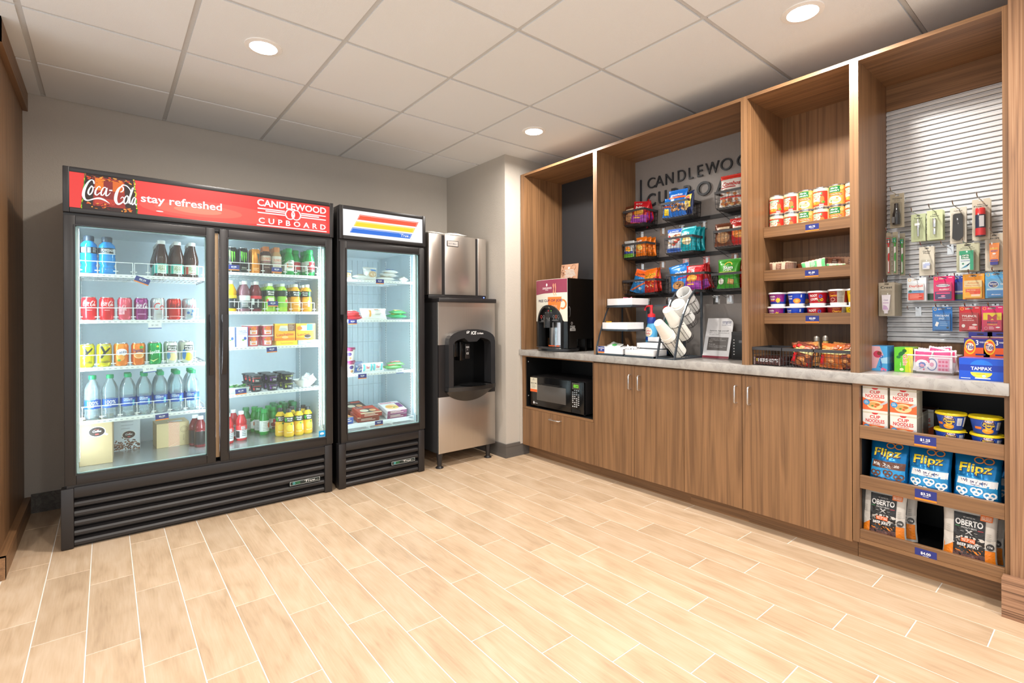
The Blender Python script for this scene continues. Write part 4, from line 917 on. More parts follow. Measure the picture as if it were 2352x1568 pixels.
m = MB(); r_ = random.Random(8)
for k in range(40):
    x, y, z = r_.uniform(-.055, .055), r_.uniform(-.03, .05), r_.uniform(.034, .046); a = r_.uniform(0, 6); c_, s_ = math.cos(a) * .014, math.sin(a) * .014
    m.add([(x - c_, y - s_, z), (x + s_ * .5, y - c_ * .5, z + .006), (x + c_, y + s_, z), (x - s_ * .5, y + c_ * .5, z - .002)], [(0, 1, 2, 3)], k % 3)
m.obj('leaves', [M('3f8a3c', .5), M('7db45a', .5), M('2c6a34', .5)], tr)['kind'] = 'stuff'
MB().rbox(-.07, -.042, .0385, .07, .062, .0395, .0004).obj('lid', FILM, tr)
# ---- freezer stock
def loaf(P, w, h): P.ell(0, h * .42, w * .3, h * .22, 'd8b48a').ell(.004, h * .4, w * .2, h * .12, 'efdcc0').rect(-w * .1, h * .68, w * .34, h * .8, '2f7fc8')
BUILD['loaf'] = lambda k: bag(.115, .10, .075, 'e6e4dc', loaf, 11 + k, .012, None, 0, .15, False, 'bread_pack', 'bread')
put(('loaf', 0), (1.54, 3.57, 1.458), .1, 'bagged bread roll with a blue mark, tallest on the freezer shelf', 'freezer bread', -.15)
put(('loaf', 1), (1.37, 3.60, 1.458), -.2, 'bagged bread roll by the freezer door edge', 'freezer bread', -.2, 0, (.7, 1, .72))
BUILD['flatpack'] = lambda k, c, c2: bag(.15, .10, .034, c, (lambda P, w, h: (P.rect(-w * .3, h * .3, w * .3, h * .7, c2), P.ell(w * .12, h * .5, w * .1, h * .12, 'f2ead8'), P.lines(-w * .1, h * .62, w * .3, 3, h * .1, h * .04, 'ffffff'))), 20 + k, .012, None, 0, .2, False, 'frozen_pack', 'frozen food')
def fp(k, c, c2, x, y, z, lab, rz=0.0, sc=(1, 1, 1), rx=-PI / 2 + .12): put(('flatpack', k, c, c2), (x, y, z), rz, lab, 'frozen packs', rx, 0, sc)
fp(1, 'e8e6de', 'd8c4a0', 1.46, 3.52, 1.476, 'flat bagged bread beside the tallest roll', .1, (.7, 1, .9))
fp(2, 'e9e8e2', 'c8b490', 1.655, 3.53, 1.472, 'flat bagged bread at the base of the right pile', 0, (1, 1, .9))
fp(3, 'ebeae4', 'cdb894', 1.69, 3.54, 1.502, 'flat bagged bread in the middle of the right pile', .15, (.9, 1, .9))
fp(4, 'ecebe6', '2f7fc8', 1.70, 3.55, 1.529, 'flat bagged bread with a blue seal on top of the pile', -.1, (.8, 1, .85))
fp(5, 'ebeae4', 'd0bea0', 1.79, 3.52, 1.472, 'small flat bagged bread at the freezer shelf end', -.2, (.5, 1, .8))
fp(6, 'c8303a', 'e8dcd4', 1.40, 3.52, 1.178, 'red frozen pack lowest in its pile', 0, (.8, 1, .8))
fp(7, 'cc3a3e', 'e0c0b4', 1.395, 3.53, 1.196, 'red frozen pack lying on another red one', .1, (.8, 1, .7))
fp(8, 'd8434a', 'f0e0d8', 1.39, 3.54, 1.212, 'red frozen pack topmost in its pile', -.1, (.75, 1, .7))
BUILD['whitepack'] = lambda: bag(.21, .085, .055, 'f6f4ee', lambda P, w, h: (P.rect(-.045, .01, -.03, .075, 'e8a85a'), P.lines(.03, .06, .06, 4, .01, .003, 'b9b4a8'), P.lines(.03, .074, .05, 1, .01, .006, 'c27a52')), 31, .01, None, 0, .3, False, 'frozen_pack', 'frozen food')
put('whitepack', (1.553, 3.545, 1.1665), 0, 'large white frozen pack with an orange band', 'frozen packs', -.25)
fp(9, '3f9a62', 'f0dc6a', 1.75, 3.52, 1.186, 'green and yellow frozen pack lying flat', .15, (1.1, 1, .9))
fp(10, '58a868', 'f2e07a', 1.775, 3.545, 1.216, 'green and yellow frozen pack resting on another', .3, (1.0, 1, .8))
BUILD['icetub'] = lambda: tub(.038, .046, .094, 'f2ece6', '8a2a52', lambda P, h: (P.ell(0, h * .5, .02, .014, '4a3a6a'), P.rect(-.03, h * .72, .03, h * .82, '8a2a52'), P.ell(.004, h * .2, .016, .01, 'b98a5a')), .012, .004, 'ice_cream_tub', 'tub')
put('icetub', (1.352, 3.535, .7783), .2, 'ice cream tub with plum lid, lower of the stack', 'ice cream tubs')
put('icetub', (1.352, 3.535, .8725), -.2, 'ice cream tub with plum lid, on top of the stack', 'ice cream tubs')
BUILD['bluepack'] = lambda: bag(.075, .08, .04, '8ea0c8', lambda P, w, h: (P.rect(-w * .4, .01, w * .4, h * .45, '2f5fb0'), P.ell(0, h * .3, .02, .012, 'e8d8b0'), P.ell(.01, h * .65, .02, .012, 'b0a8c8')), 41, .01, None, 0, .2, False, 'frozen_pack', 'frozen food')
put('bluepack', (1.432, 3.55, .7785), .1, 'blue frozen pack next to the ice cream tubs', 'frozen packs', -.1)
def bar(P, w, h):
    for q in (-.03, .03): P.poly([(q - .012, .008), (q + .004, .008), (q + .014, h - .008), (q - .002, h - .008)], '6fc6cc')
    for q in (-.055, 0, .055): P.text('Bar', q, h * .5, .03, .022, 'd0485a', .03, .2)
BUILD['barpack'] = lambda k: bag(.095, .068, .026, 'f6f6f4', bar, 45 + k, .008, None, 0, .25, False, 'ice_cream_bar', 'frozen food')
put(('barpack', 0), (1.497, 3.53, .7785), .05, 'white ice cream bar wrapper with teal stripes, beside the blue pack', 'ice cream bars', -.3)
put(('barpack', 1), (1.578, 3.535, .7785), -.05, 'white ice cream bar wrapper with teal stripes, beside the green packs', 'ice cream bars', -.3)
fp(11, '6cab62', 'd8604a', 1.71, 3.52, .797, 'green frozen pack with red print under another', .1, (1.0, 1, .8))
fp(12, '78b070', 'd05a48', 1.735, 3.545, .818, 'green frozen pack with red print resting on top', -.15, (.9, 1, .7))
def meal(col, c2, nm):
    def f(P, w, d):
        P.rect(-w / 2, 0, w / 2, d, col)
        if nm == 'white':
            P.lines(-.01, d - .018, w * .8, 2, .014, .008, 'c84a6a').ell(-.01, d * .42, w * .34, d * .28, 'f0c890').ell(-.03, d * .46, .03, .02, 'e8a04a').ell(.02, d * .38, .026, .018, 'd8b45a').ell(.0, d * .34, .01, .007, '4a8a3a').rect(w * .24, d * .3, w * .48, d * .8, '7a3a78')
        else:
            P.ell(-w * .22, d * .83, w * .2, d * .09, '14181a').ell(-w * .22, d * .83, w * .18, d * .07, '2a4a3a').text('Stouffers', -w * .22, d * .83, w * .3, .012, W, .03, .2).rect(-w * .02, d * .78, w * .46, d * .9, 'e8482a')
            P.ell(.0, d * .38, w * .38, d * .26, '2a2422').ell(-.03, d * .4, w * .2, d * .17, 'f0e4c8').ell(.035, d * .38, w * .16, d * .14, 'f2c088').ell(.03, d * .4, .02, .013, 'e8a868').rect(-w / 2, 0, w / 2, d * .12, 'e0c8a0' if nm == 'red' else '5a3020')
    return carton(.165, .175, .030, col, (lambda P, w, h: (P.rect(-w / 2, 0, w / 2, h, c2), P.lines(0, h * .7, w * .7, 2, .01, .004, 'e8d8c0'))), (lambda P, d, h: P.rect(0, 0, d, h, c2)), f, 'frozen_meal', 'box')
BUILD['meal'] = meal
put(('meal', 'b8402a', '7a2a1c', 'red'), (1.53, 3.60, .40), -.06, 'red frozen meal box lowest at the front of the freezer rack', 'frozen meals', .16)
put(('meal', 'c2452c', '8a2c1c', 'red'), (1.548, 3.585, .4345), .02, 'red frozen meal box propped on another red one', 'frozen meals', .16)
put(('meal', 'f1eeee', '7a3a58', 'white'), (1.755, 3.585, .40), .0, 'white frozen meal box with a pasta dish, beside the red ones', 'frozen meals', .24)
put(('meal', 'f3f0f0', '8a4a68', 'white'), (1.752, 3.575, .4335), .02, 'white frozen meal box lying on another white one', 'frozen meals', .24)
put(('meal', '3a2420', '2a1a18', 'dark'), (1.53, 3.83, .40), .1, 'dark brown frozen meal box at the rear of the rack', 'frozen meals', .2)
put(('meal', '4a2c24', '5a2418', 'dark'), (1.54, 3.822, .4345), .05, 'dark brown frozen meal box on top of the rear pile', 'frozen meals', .2)
put(('meal', 'e07a2a', '3a5aa0', 'red'), (1.375, 3.60, .40), .2, 'orange frozen meal box by the freezer door edge', 'frozen meals', .1, 0, (.5, .6, 1.6))
# ---------------------------------------------------------------- ice maker
t = thing('ice_dispenser', 'stainless floor-standing ice dispenser with a black arched bay', 'ice machine', (2.28, 3.36, 0))
X0, X1, D0, D1 = -.275, .275, 0.0, .70
DARK = M('3f3f42', .3, .5)
cx = .008; AW = .20
aq = [(cx - AW * math.cos(PI * i / 16), .985 + .075 * math.sin(PI * i / 16) ** .8) for i in range(17)]
MB().rbox(X0, .012, .115, X1, D1, .555, .004).obj('lower_body', STEEL, t)
MB().prism([(X0, .965), (cx - AW, .965)] + aq + [(cx + AW, .965), (X1, .965), (X1, 1.30), (X0, 1.30)], .012, .03).box(X0, .03, 1.08, X1, D1, 1.30).box(X0, .24, .965, X1, D1, 1.08).box(X0, .03, .965, cx - AW, .24, 1.08).box(cx + AW, .03, .965, X1, .24, 1.08).obj('upper_body', STEEL, t)
MB().box(X0 + .001, .013, .555, cx - AW, D1, .965).box(cx + AW, .013, .555, X1 - .001, D1, .965).box(cx - AW, .24, .555, cx + AW, D1, .965).box(cx - AW, .013, .555, cx + AW, .24, .60).obj('middle_body', BLACK, t)
# left cheek with its bevelled bright edge
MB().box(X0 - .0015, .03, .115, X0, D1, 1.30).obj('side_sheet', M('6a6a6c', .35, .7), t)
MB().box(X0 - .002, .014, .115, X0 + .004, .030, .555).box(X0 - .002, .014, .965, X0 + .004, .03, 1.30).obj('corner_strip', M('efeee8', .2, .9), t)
MB().rbox(X0 - .006, -.008, 1.30, X1 + .004, D1, 1.334, .006).obj('lid', BLACK, t)
# arched bezel: outer and inner outline in (x, z)
def arch(hw, zb, zs, zt, n=14): return [(cx - hw, zb), (cx - hw, zs)] + [(cx - hw * math.cos(PI * i / n), zs + (zt - zs) * math.sin(PI * i / n) ** .8) for i in range(1, n)] + [(cx + hw, zs), (cx + hw, zb)]
ou = arch(.225, .60, .985, 1.085); inn = arch(.182, .64, .96, 1.02)
inn[2:-2] = [(x, z if abs(x - cx) > .065 else .985) for x, z in inn[2:-2]]
m = MB(); k = len(ou); Y0, Y1 = -.045, .02
vs = [(x, Y0, z) for x, z in ou] + [(x, Y0, z) for x, z in inn] + [(x, Y1, z) for x, z in ou] + [(x, .05, z) for x, z in inn]
fs = []
for i in range(k - 1): fs += [(i, i + 1, k + i + 1, k + i)[::-1], (i, 2 * k + i, 2 * k + i + 1, i + 1)[::-1], (k + i, k + i + 1, 3 * k + i + 1, 3 * k + i)[::-1]]
m.add(vs, fs, 0); m.obj('bezel', M('2a2a2c', .32), t)
MB().box(cx - .198, .225, .60, cx + .198, .238, 1.079).box(cx - .198, .03, .60, cx + .198, .225, .606).box(cx - .199, .03, .60, cx - .195, .225, 1.079).box(cx + .195, .03, .60, cx + .199, .225, 1.079).box(cx - .198, .03, 1.074, cx + .198, .225, 1.079).obj('bay_lining', M('101011', .3), t)
# drip tray with its bowed lower edge
m = MB(); n = 16; vs = []; 
for q, (dz, dy) in enumerate(((.0, .0), (.0, .0))): pass
top = []; bot = []
for i in range(n + 1):
    u = -1 + 2 * i / n; x = cx + .228 * u; bow = 1 - u * u
    top.append((x, -.045 - .05 * bow, .632)); bot.append((x, .010, .592 - .088 * bow ** .8))
back = [(x, .02, z) for x, y, z in top]; bb_ = [(x, .014, z) for x, y, z in bot]
mid = [(x, y + .003, .600) for x, y, z in top]
vs = top + mid + bot + bb_ + back; n1 = n + 1
fs = [(a * n1 + i, a * n1 + i + 1, (a + 1) * n1 + i + 1, (a + 1) * n1 + i)[::-1] for a in range(4) for i in range(n)] + [(4 * n1 + i, 4 * n1 + i + 1, i + 1, i)[::-1] for i in range(n)]
m.add(vs, [f[::-1] for f in fs], 0, True); m.obj('drip_tray', M('2c2b2b', .3), t, None, 30)
MB().lathe([(.10, 0), (.11, .001)], 24, 0, (cx + .02, -.01, .637)).obj('drip_grate', BLACKG, t)
MB().rbox(cx - .075, .03, .83, cx - .03, .12, .985, .006).rbox(cx - .11, .06, .86, cx - .06, .18, .99, .006).obj('chute', BLACKG, t)
MB().box(cx - .13, .14, .86, cx - .11, .2, .95).obj('bracket', M('b8a078', .4, .4), t)
MB().rbox(cx - .032, .015, .845, cx + .012, .025, .965, .002).obj('push_lever', BLACK, t)
P = Print(flat(.0148)); P.text('PUSH', cx - .010, .938, .03, .016, 'e8e8e8', .04).text('for', cx - .010, .918, .012, .008, 'd0d0d0', .02).text('ICE', cx - .010, .888, .022, .016, 'e8e8e8', .05); P.done('lever_print', t)
P = Print(flat(Y0)); P.text('ICE', cx + .01, 1.055, .052, .026, 'f2f2f2', .06, .2).text('O-Matic', cx + .075, 1.050, .062, .014, 'f2f2f2', .05, .1)
P.ring(cx - .045, 1.062, .015, .009, .003, 'f2f2f2', .3, 5.5).poly([(cx - .06, 1.054), (cx - .03, 1.07), (cx - .028, 1.066), (cx - .058, 1.05)], 'f2f2f2'); P.done('wordmark_print', t)
lg = None
for x, y in ((X0 + .02, .04), (X1 - .06, .04), (X0 + .02, D1 - .05), (X1 - .06, D1 - .05)):
    if lg is None: lg = MB().lathe([(.031, 0), (.031, .006), (.018, .016), (.0195, .05), (.026, .12)], 18, 0).obj('leg', BLACK, t); o = lg
    else: o = lg.copy(); C.objects.link(o); o.parent = t
    o.location = (x, y, 0)
h = thing('ice_maker_head', 'square stainless ice maker head sitting on the dispenser', 'ice machine', (2.277, 3.50, 1.3342))
a0, a1 = -.283, .283
MB().rbox(a0, .006, .0, a1, .56, .03, .003).obj('base', BLACK, h)
MB().box(a0 + .004, .012, .03, a1 - .004, .56, .518).obj('shell', BLACK, h)
for nm, p0, p1 in (('corner_panel', a0, a0 + .122), ('front_panel', a0 + .150, a0 + .455), ('corner_panel', a0 + .478, a1)):
    MB().rbox(p0, 0, .03, p1, .02, .522, .005).obj(nm, STEEL, h)
MB().box(a0 - .001, .02, .03, a0 + .003, .56, .52).box(a1 - .003, .02, .03, a1 + .001, .56, .52).obj('side_sheet', STEEL, h)
MB().box(a0, .012, .518, a1, .56, .523).obj('top_sheet', STEEL, h)
bd = MB().rbox(a0 + .17, -.003, .43, a0 + .28, .0, .478, .002).obj('badge', BLACK, h)
P = Print(flat(-.003)); P.rect(a0 + .175, .434, a0 + .275, .474, 'b9b4b0').text('Ice-O-Matic', a0 + .225, .453, .076, .012, '5a5e66', .02); P.done('badge_print', bd)
MB().lathe([(.001, 0), (.005, .0), (.004, .004)], 12, 0).xf(Matrix.Rotation(PI / 2, 4, 'X')).xf(Matrix.Translation((a1 - .022, .006, .016))).obj('indicator', M('4a60ff', .3, 0, 9.0), h)
BUILD['paper'] = lambda k: bag(.20, .14, .03 + .01 * k, 'f1f1ee', lambda P, w, d: (P.rect(w * .1, d * .2, w * .14, d * .8, '3a4a8a'), P.lines(-w * .15, d * .7, w * .4, 4, d * .12, .004, '9aa4b4')), 60 + k, .012, None, 0, .5, False, 'paper_pack', 'paper')
put(('paper', 0), (2.12, 3.56, 1.874), .1, 'white folded paper pack on top of the ice maker, nearest the freezer', 'papers on the ice maker', -PI / 2 + .05)
put(('paper', 1), (2.30, 3.58, 1.880), -.2, 'white crumpled paper pack on top of the ice maker, nearest the wall', 'papers on the ice maker', -PI / 2 + .05)
# ---------------------------------------------------------------- cabinet wall
def rebase(t, loc):
    d = Vector(loc) - t.location; t.location = loc
    for ch in t.children: ch.location -= d
rebase(WIDE, (.515, 3.6, 0)); rebase(FREEZER, (1.576, 3.6, 0))
def world_thing(name, label, cat, loc, group=None):
    t = thing(name, label, cat, (0, 0, 0), 0, group); t['base'] = list(loc); return t
def settle(t):
    rebase(t, tuple(t['base'])); del t['base']; return t
XF = 2.77; CH = 2.398
BK = M('0b0b0c', .5)
def vpanel(m, y0, y1, x0, x1, z0, z1): m.box(x0, y0, z0, x1, y1, z1)
PULL = M('cfcfcf', .22, .9)
def pull(root, y, z0, z1, horizontal=False, y1=None):
    m = MB(); x = XF - .030
    if horizontal: m.tube([(XF, y, z0), (x + .006, y, z0), (x, y - .006, z0), (x, y1 + .006, z0), (x + .006, y1, z0), (XF, y1, z0)], .0045, 8)
    else: m.tube([(XF, y, z0), (x + .006, y, z0), (x, y, z0 + .006), (x, y, z1 - .006), (x + .006, y, z1), (XF, y, z1)], .0045, 8)
    return m.obj('handle', PULL, root)
def base_unit(label, y0, y1, doors, name='base_cabinet'):
    """y0 > y1; doors: (y0, y1, pull y)"""
    t = world_thing(name, label, 'cabinet', (3.0, (y0 + y1) / 2, 0), 'base cabinets')
    MB().box(XF + .02, y1 + .001, .09, XBK - .005, y0 - .001, .850).obj('carcass', WOODV, t)
    MB().box(2.845, y1, 0, 2.86, y0, .09).obj('toe_kick', WOODH, t)
    for a, b, h in doors:
        d = MB().rbox(XF, b + .0014, .092, XF + .019, a - .0014, .844, .0012, 0, 1).obj('door', WOODV, t)
        pull(d, h, .686, .783)
    return settle(t)
# microwave cabinet
t = world_thing('microwave_cabinet', 'base cabinet with a black open niche for the microwave above a drawer', 'cabinet', (3.0, 2.87, 0), 'base cabinets')
ya, yb = 3.268, 2.463
MB().box(XF, ya - .037, .405, XBK - .005, ya, .852).obj('side_panel', WOODV, t)
MB().box(XF, yb, .405, XBK - .005, yb + .006, .852).obj('side_panel', WOODV, t)
MB().box(XF, yb + .006, .844, XBK - .005, ya - .037, .852).obj('top_rail', WOODH, t)
MB().box(XF, yb + .006, .405, XBK - .005, ya - .037, .421).obj('niche_floor', WOODH, t)
m = MB(); m.box(XF + .012, ya - .040, .421, XBK - .02, ya - .037, .844).box(XF + .012, yb + .006, .421, XBK - .02, yb + .008, .844).box(XBK - .02, yb + .006, .421, XBK - .01, ya - .037, .844).box(XF + .012, yb + .008, .421, XBK - .02, ya - .04, .4225).box(XF + .012, yb + .008, .842, XBK - .02, ya - .04, .844)
m.obj('niche_lining', BK, t)
m = MB()
for z in (.51, .80): m.lathe([(.001, 0), (.005, .0), (.005, .002)], 10, 0).xf(Matrix.Translation((2.80, ya - .041, z)) @ Matrix.Rotation(PI / 2, 4, 'X'), len(m.v) - 50 if len(m.v) > 50 else 0) if False else m.box(2.80, ya - .042, z - .004, 2.808, ya - .04, z + .004)
m.obj('screw_cap', M('b8b8b8', .4), t)['kind'] = 'stuff'
MB().box(XF + .02, yb + .001, .09, XBK - .005, ya - .001, .404).obj('carcass', WOODV, t)
d = MB().rbox(XF, yb + .0014, .092, XF + .019, ya - .0014, .403, .0012, 0, 1).obj('drawer', WOODV, t)
pull(d, 2.917, .360, .36, True, 2.80)
MB().box(2.845, yb, 0, 2.86, ya, .09).obj('toe_kick', WOODH, t); settle(t)
base_unit('base cabinet with a pair of doors and facing pulls under the condiment stand', 2.462, 1.725, ((2.462, 2.099, 2.125), (2.099, 1.725, 2.05)))
base_unit('narrow base cabinet door under the payment sign, pull on its window-side edge' if False else 'narrow single-door base cabinet under the self-service sign', 1.725, 1.362, ((1.725, 1.362, 1.391),))
base_unit('wide single-door base cabinet next to the open food shelves', 1.362, .828, ((1.362, .828, 1.316),))
# open shelf unit
t = world_thing('open_shelf_unit', 'open base unit with three lipped shelves of noodles, pretzels and jerky', 'cabinet', (3.0, .56, 0), 'base cabinets')
ya, yb = .826, .290
MB().box(XF, .798, .10, XBK - .005, ya, .852).obj('side_panel', WOODV, t)
MB().box(XF, yb, .10, XBK - .005, .305, .852).obj('side_panel', WOODV, t)
MB().box(XF, .305, .845, XBK - .005, .798, .852).obj('top_rail', WOODH, t)
m = MB(); m.box(XBK - .02, .305, .10, XBK - .01, .798, .845).box(XF + .03, .7955, .10, XBK - .02, .798, .845).box(XF + .03, .305, .10, XBK - .02, .3075, .845).box(XF + .02, .3075, .842, XBK - .02, .7955, .845)
m.obj('lining', BK, t)
for z in (.103, .358, .595):
    s = MB().box(XF + .02, .305, z, XBK - .02, .798, z + .018).obj('shelf', BK if z > .2 else BK, t)
    MB().rbox(XF, .3055, z + (.018 if z < .2 else 0), XF + .019, .7975, z + .061, .001, 0, 1).obj('lip', WOODH, s)
    if z < .2: MB().box(XF - .002, .3055, z, XF + .02, .7975, z + .0175).obj('edge', WOODH, s)
MB().box(2.845, yb, 0, 2.86, ya, .10).obj('toe_kick', WOODH, t); settle(t)
# worktop
w_ = MB().rbox(2.742, .289, .855, XBK + .015, 3.281, .904, .002).obj('worktop', QUARTZ); tag(w_, 'long grey stone-look worktop running over all the base cabinets', 'worktop')
MB().box(2.745, 3.268, .10, 2.77, 3.281, .855).obj('scribe_strip', WALL, w_)
# upper units
SLATS = []
def upper(label, y0, y1, t0, t1, back, bm=None):
    t = world_thing('tall_wall_unit', label, 'cabinet', (3.0, (y0 + y1) / 2, .904), 'tall wall units'); X0, X1 = 2.762, XBK
    MB().box(X0, y0 - t0, .9045, X1, y0, CH).obj('side_panel', WOODV, t); MB().box(X0, y1, .9045, X1, y1 + t1, CH).obj('side_panel', WOODV, t)
    MB().box(X0, y1 + t1, CH - .018, X1, y0 - t0, CH).obj('top_panel', WOODH, t)
    MB().box(X1 - .012, y1 + t1, .9045, X1, y0 - t0, CH - .018).obj('back_panel', back, t)
    return t
U1 = settle(upper('tall open unit with a black back around the coffee machine', 3.27, 2.4315, .046, .0187, M('2b2c2f', .45)))
U2 = settle(upper('widest tall open unit with a grey back behind the snack baskets', 2.4313, 1.3376, .0183, .0183, M('8b8683', .5)))
U3 = upper('tall open unit with wooden shelves of cans and cereal cups', 1.3374, .8122, .0183, .0183, WOODV)
for z in (1.627, 1.379, 1.132):
    s = MB().box(2.972, .8306, z, XBK - .013, 1.319, z + .018).obj('shelf', WOODH, U3)
    MB().rbox(2.953, .8307, z, 2.972, 1.3189, z + .060, .001, 0, 1).obj('lip', WOODH, s)
settle(U3)
U4 = upper('tall open unit with a metal slatted back hung with toiletries', .8120, .2895, .0183, .0165, WOODV)
MB().box(XBK - .026, .306, 2.249, XBK - .012, .7935, CH - .018).obj('fascia', WOODH, U4)
sl = None; sm = MB().prism([(XBK - .012, -.0005), (XBK - .027, .0005), (XBK - .0285, .003), (XBK - .0285, .013), (XBK - .0265, .0155), (XBK - .021, .0165), (XBK - .021, .0225), (XBK - .012, .024)], .3065, .793, 0, 'y')
SLATM = M('d9dcdf', .38, .25)
for k in range(49):
    if sl is None: sl = sm.obj('slat', SLATM, U4); o = sl
    else: o = sl.copy(); C.objects.link(o); o.parent = U4
    o.location = (0, 0, 1.041 + .02466 * k)
settle(U4)
# shelf price tags, facing the room
def wtag(price, y, z, lab, x=2.9522, w=.066, h=.037): put(('tag', price, w, h, False), (x, y, z), -PI / 2, lab, 'price tags on the shelf lips')
wtag('$2.75', 1.064, 1.652, 'blue price tag reading 2.75 on the soup can shelf'); wtag('$1.50', 1.067, 1.405, 'blue price tag reading 1.50 on the snack bar shelf'); wtag('$2.00', 1.065, 1.158, 'blue price tag reading 2.00 on the cereal cup shelf')
wtag('$1.25', .553, .624, 'blue price tag reading 1.25 under the noodle boxes', 2.7692, .075, .046); wtag('$3.25', .552, .388, 'blue price tag reading 3.25 under the pretzel bags', 2.7692, .075, .046); wtag('$4.00', .553, .128, 'blue price tag reading 4.00 under the jerky bags', 2.7692, .075, .046)
# raised letters on the grey back
XL = XBK - .0122
t = thing('wall_lettering', 'large dark raised letters on the grey back above the snack baskets', 'sign', (XL, 1.9, 2.1))
def letter(ch, yc, z0, h, bold=.0, wfac=1.0, wd=None):
    vs, fs, asp = glyphs(ch, bold, 0, 4); wd = wd or h * asp * wfac
    pts = [(yc - a * wd, z0 + h / 2 + b * h) for a, b in vs]; n = len(pts)
    m = MB(); ed = {}
    for f in fs:
        for i in range(len(f)):
            e = (f[i], f[(i + 1) % len(f)]); ed[e] = ed.get(e, 0) + 1
    m.add([(XL - .012, y, z) for y, z in pts] + [(XL, y, z) for y, z in pts], [tuple(f) for f in fs] + [tuple(i + n for i in f[::-1]) for f in fs] + [(a, a + n, b + n, b) for a, b in ed if (b, a) not in ed], 0)
    m.obj('letter', M('2a2e33', .4), t, (-XL, -1.9, -2.1))
y = 2.29
for ch, yc in zip('CANDLEWOOD', (2.262, 2.19, 2.105, 2.005, 1.932, 1.862, 1.772, 1.672, 1.560, 1.462)):
    letter(ch, yc, 2.149, .079, -.004, 1.0, {'C': .066, 'A': .074, 'N': .064, 'D': .062, 'L': .034, 'E': .040, 'W': .098, 'O': .083}[ch])
for ch, yc in zip('CUPBOARD', (2.262, 2.165, 2.06, 1.958, 1.835, 1.70, 1.57, 1.47)):
    letter(ch, yc, 2.012, .098, .008, 1.0, {'C': .075, 'U': .068, 'P': .056, 'B': .058, 'O': .104, 'A': .092, 'R': .06, 'D': .075}[ch])
m = MB().box(XL - .012, 2.352, 2.02, XL, 2.362, 2.232); m.obj('letter', M('2a2e33', .4), t, (-XL, -1.9, -2.1))
# ---- wire baskets
def basket(w, d, h, strut=True, name='wire_basket'):
    t = thing(name, '', 'basket'); m = MB(); b = .016
    for x0, y0, x1, y1 in ((-w / 2, 0, w / 2, .003), (-w / 2, d - .003, w / 2, d), (-w / 2, .003, -w / 2 + .003, d - .003), (w / 2 - .003, .003, w / 2, d - .003)): m.box(x0, y0, h - b, x1, y1, h)
    m.obj('rim', M('3b3b3e', .4), t)
    m = MB(); r = .0011; n = 9; k = 6; ins = .006
    def bar(p, q): m.tube([p, q], r, 4)
    for i in range(n + 1):
        x = -w / 2 + ins + (w - 2 * ins) * i / n; bar((x, .001, h - .004), (x, .004, .001)); bar((x, d - .001, h - .004), (x, d - .004, .001)); bar((x, .004, .001), (x, d - .004, .001))
    for i in range(k + 1):
        y = .004 + (d - .008) * i / k
        for s in (-1, 1): bar((s * (w / 2 - .001), y, h - .004), (s * (w / 2 - ins), y, .001))
        bar((-w / 2 + ins, y, .0015), (w / 2 - ins, y, .0015))
    for z in (.03, .062):
        if z < h - .02:
            for y in (.003, d - .003): bar((-w / 2 + .003, y, z), (w / 2 - .003, y, z))
            for s in (-1, 1): bar((s * (w / 2 - .003), .003, z), (s * (w / 2 - .003), d - .003, z))
    m.obj('wire_lattice', WIRE, t)
    if strut:
        m = MB()
        for s in (-1, 1): m.tube([(s * (w / 2 - .01), .004, -.001), (s * (w / 2 - .01), d + .003, -.048)], .0016, 4)
        m.box(-w / 2 + .005, .02, -.010, w / 2 - .005, d, -.002)
        m.obj('bracket', BLACK, t)
    return t
BUILD['basket'] = basket
for z, ys, nm in ((1.861, (2.352, 2.165, 2.007, 1.838, 1.592), 'top'), (1.613, (2.350, 2.169, 1.977, 1.819, 1.62), 'middle'), (1.342, (2.30, 2.117, 1.93, 1.748, 1.653), 'lowest')):
    r = world_thing('basket_rail', 'black wall rail carrying the %s row of snack baskets' % nm, 'rail', (XL, 1.9, z), 'basket rails')
    MB().box(XL - .012, 1.358, z - .02, XL, 2.41, z + .006).obj('bar', BLACK, r)
    pl = None
    for y in ys:
        if pl is None:
            pm_ = MB().box(XL - .003, -.024, -.062, XL, .024, -.002).box(XL - .018, -.003, -.050, XL - .003, .003, -.006).box(XL - .02, -.024, -.012, XL - .003, .024, -.009)
            pl = pm_.obj('wall_plate', CHROME, r); o = pl
        else: o = pl.copy(); C.objects.link(o); o.parent = r
        o.location = (0, y, z - .02)
    settle(r)
BD = .172
def wb(y0, y1, zf, h, lab): put(('basket', round(y0 - y1, 3), BD, h), (XL - .006 - BD, (y0 + y1) / 2, zf), -PI / 2, lab, 'wall snack baskets')
for args in ((2.398, 2.205, 1.868, .106, 'black wire basket of red and purple bags in the top row'), (2.065, 1.855, 1.868, .106, 'black wire basket of blue bags in the top row'), (1.665, 1.455, 1.868, .106, 'black wire basket of red-topped white bags in the top row'),
             (2.405, 2.192, 1.620, .106, 'black wire basket of orange bags in the middle row'), (2.038, 1.822, 1.620, .106, 'black wire basket of teal bags in the middle row'), (1.675, 1.46, 1.620, .106, 'black wire basket of red cracker bags in the middle row'),
             (2.403, 2.115, 1.350, .103, 'black wire basket of orange and blue chip bags in the lowest row'), (2.025, 1.735, 1.350, .122, 'black wire basket of blue and red cookie bags in the lowest row'), (1.690, 1.42, 1.350, .104, 'black wire basket with the green bag in the lowest row')): wb(*args)
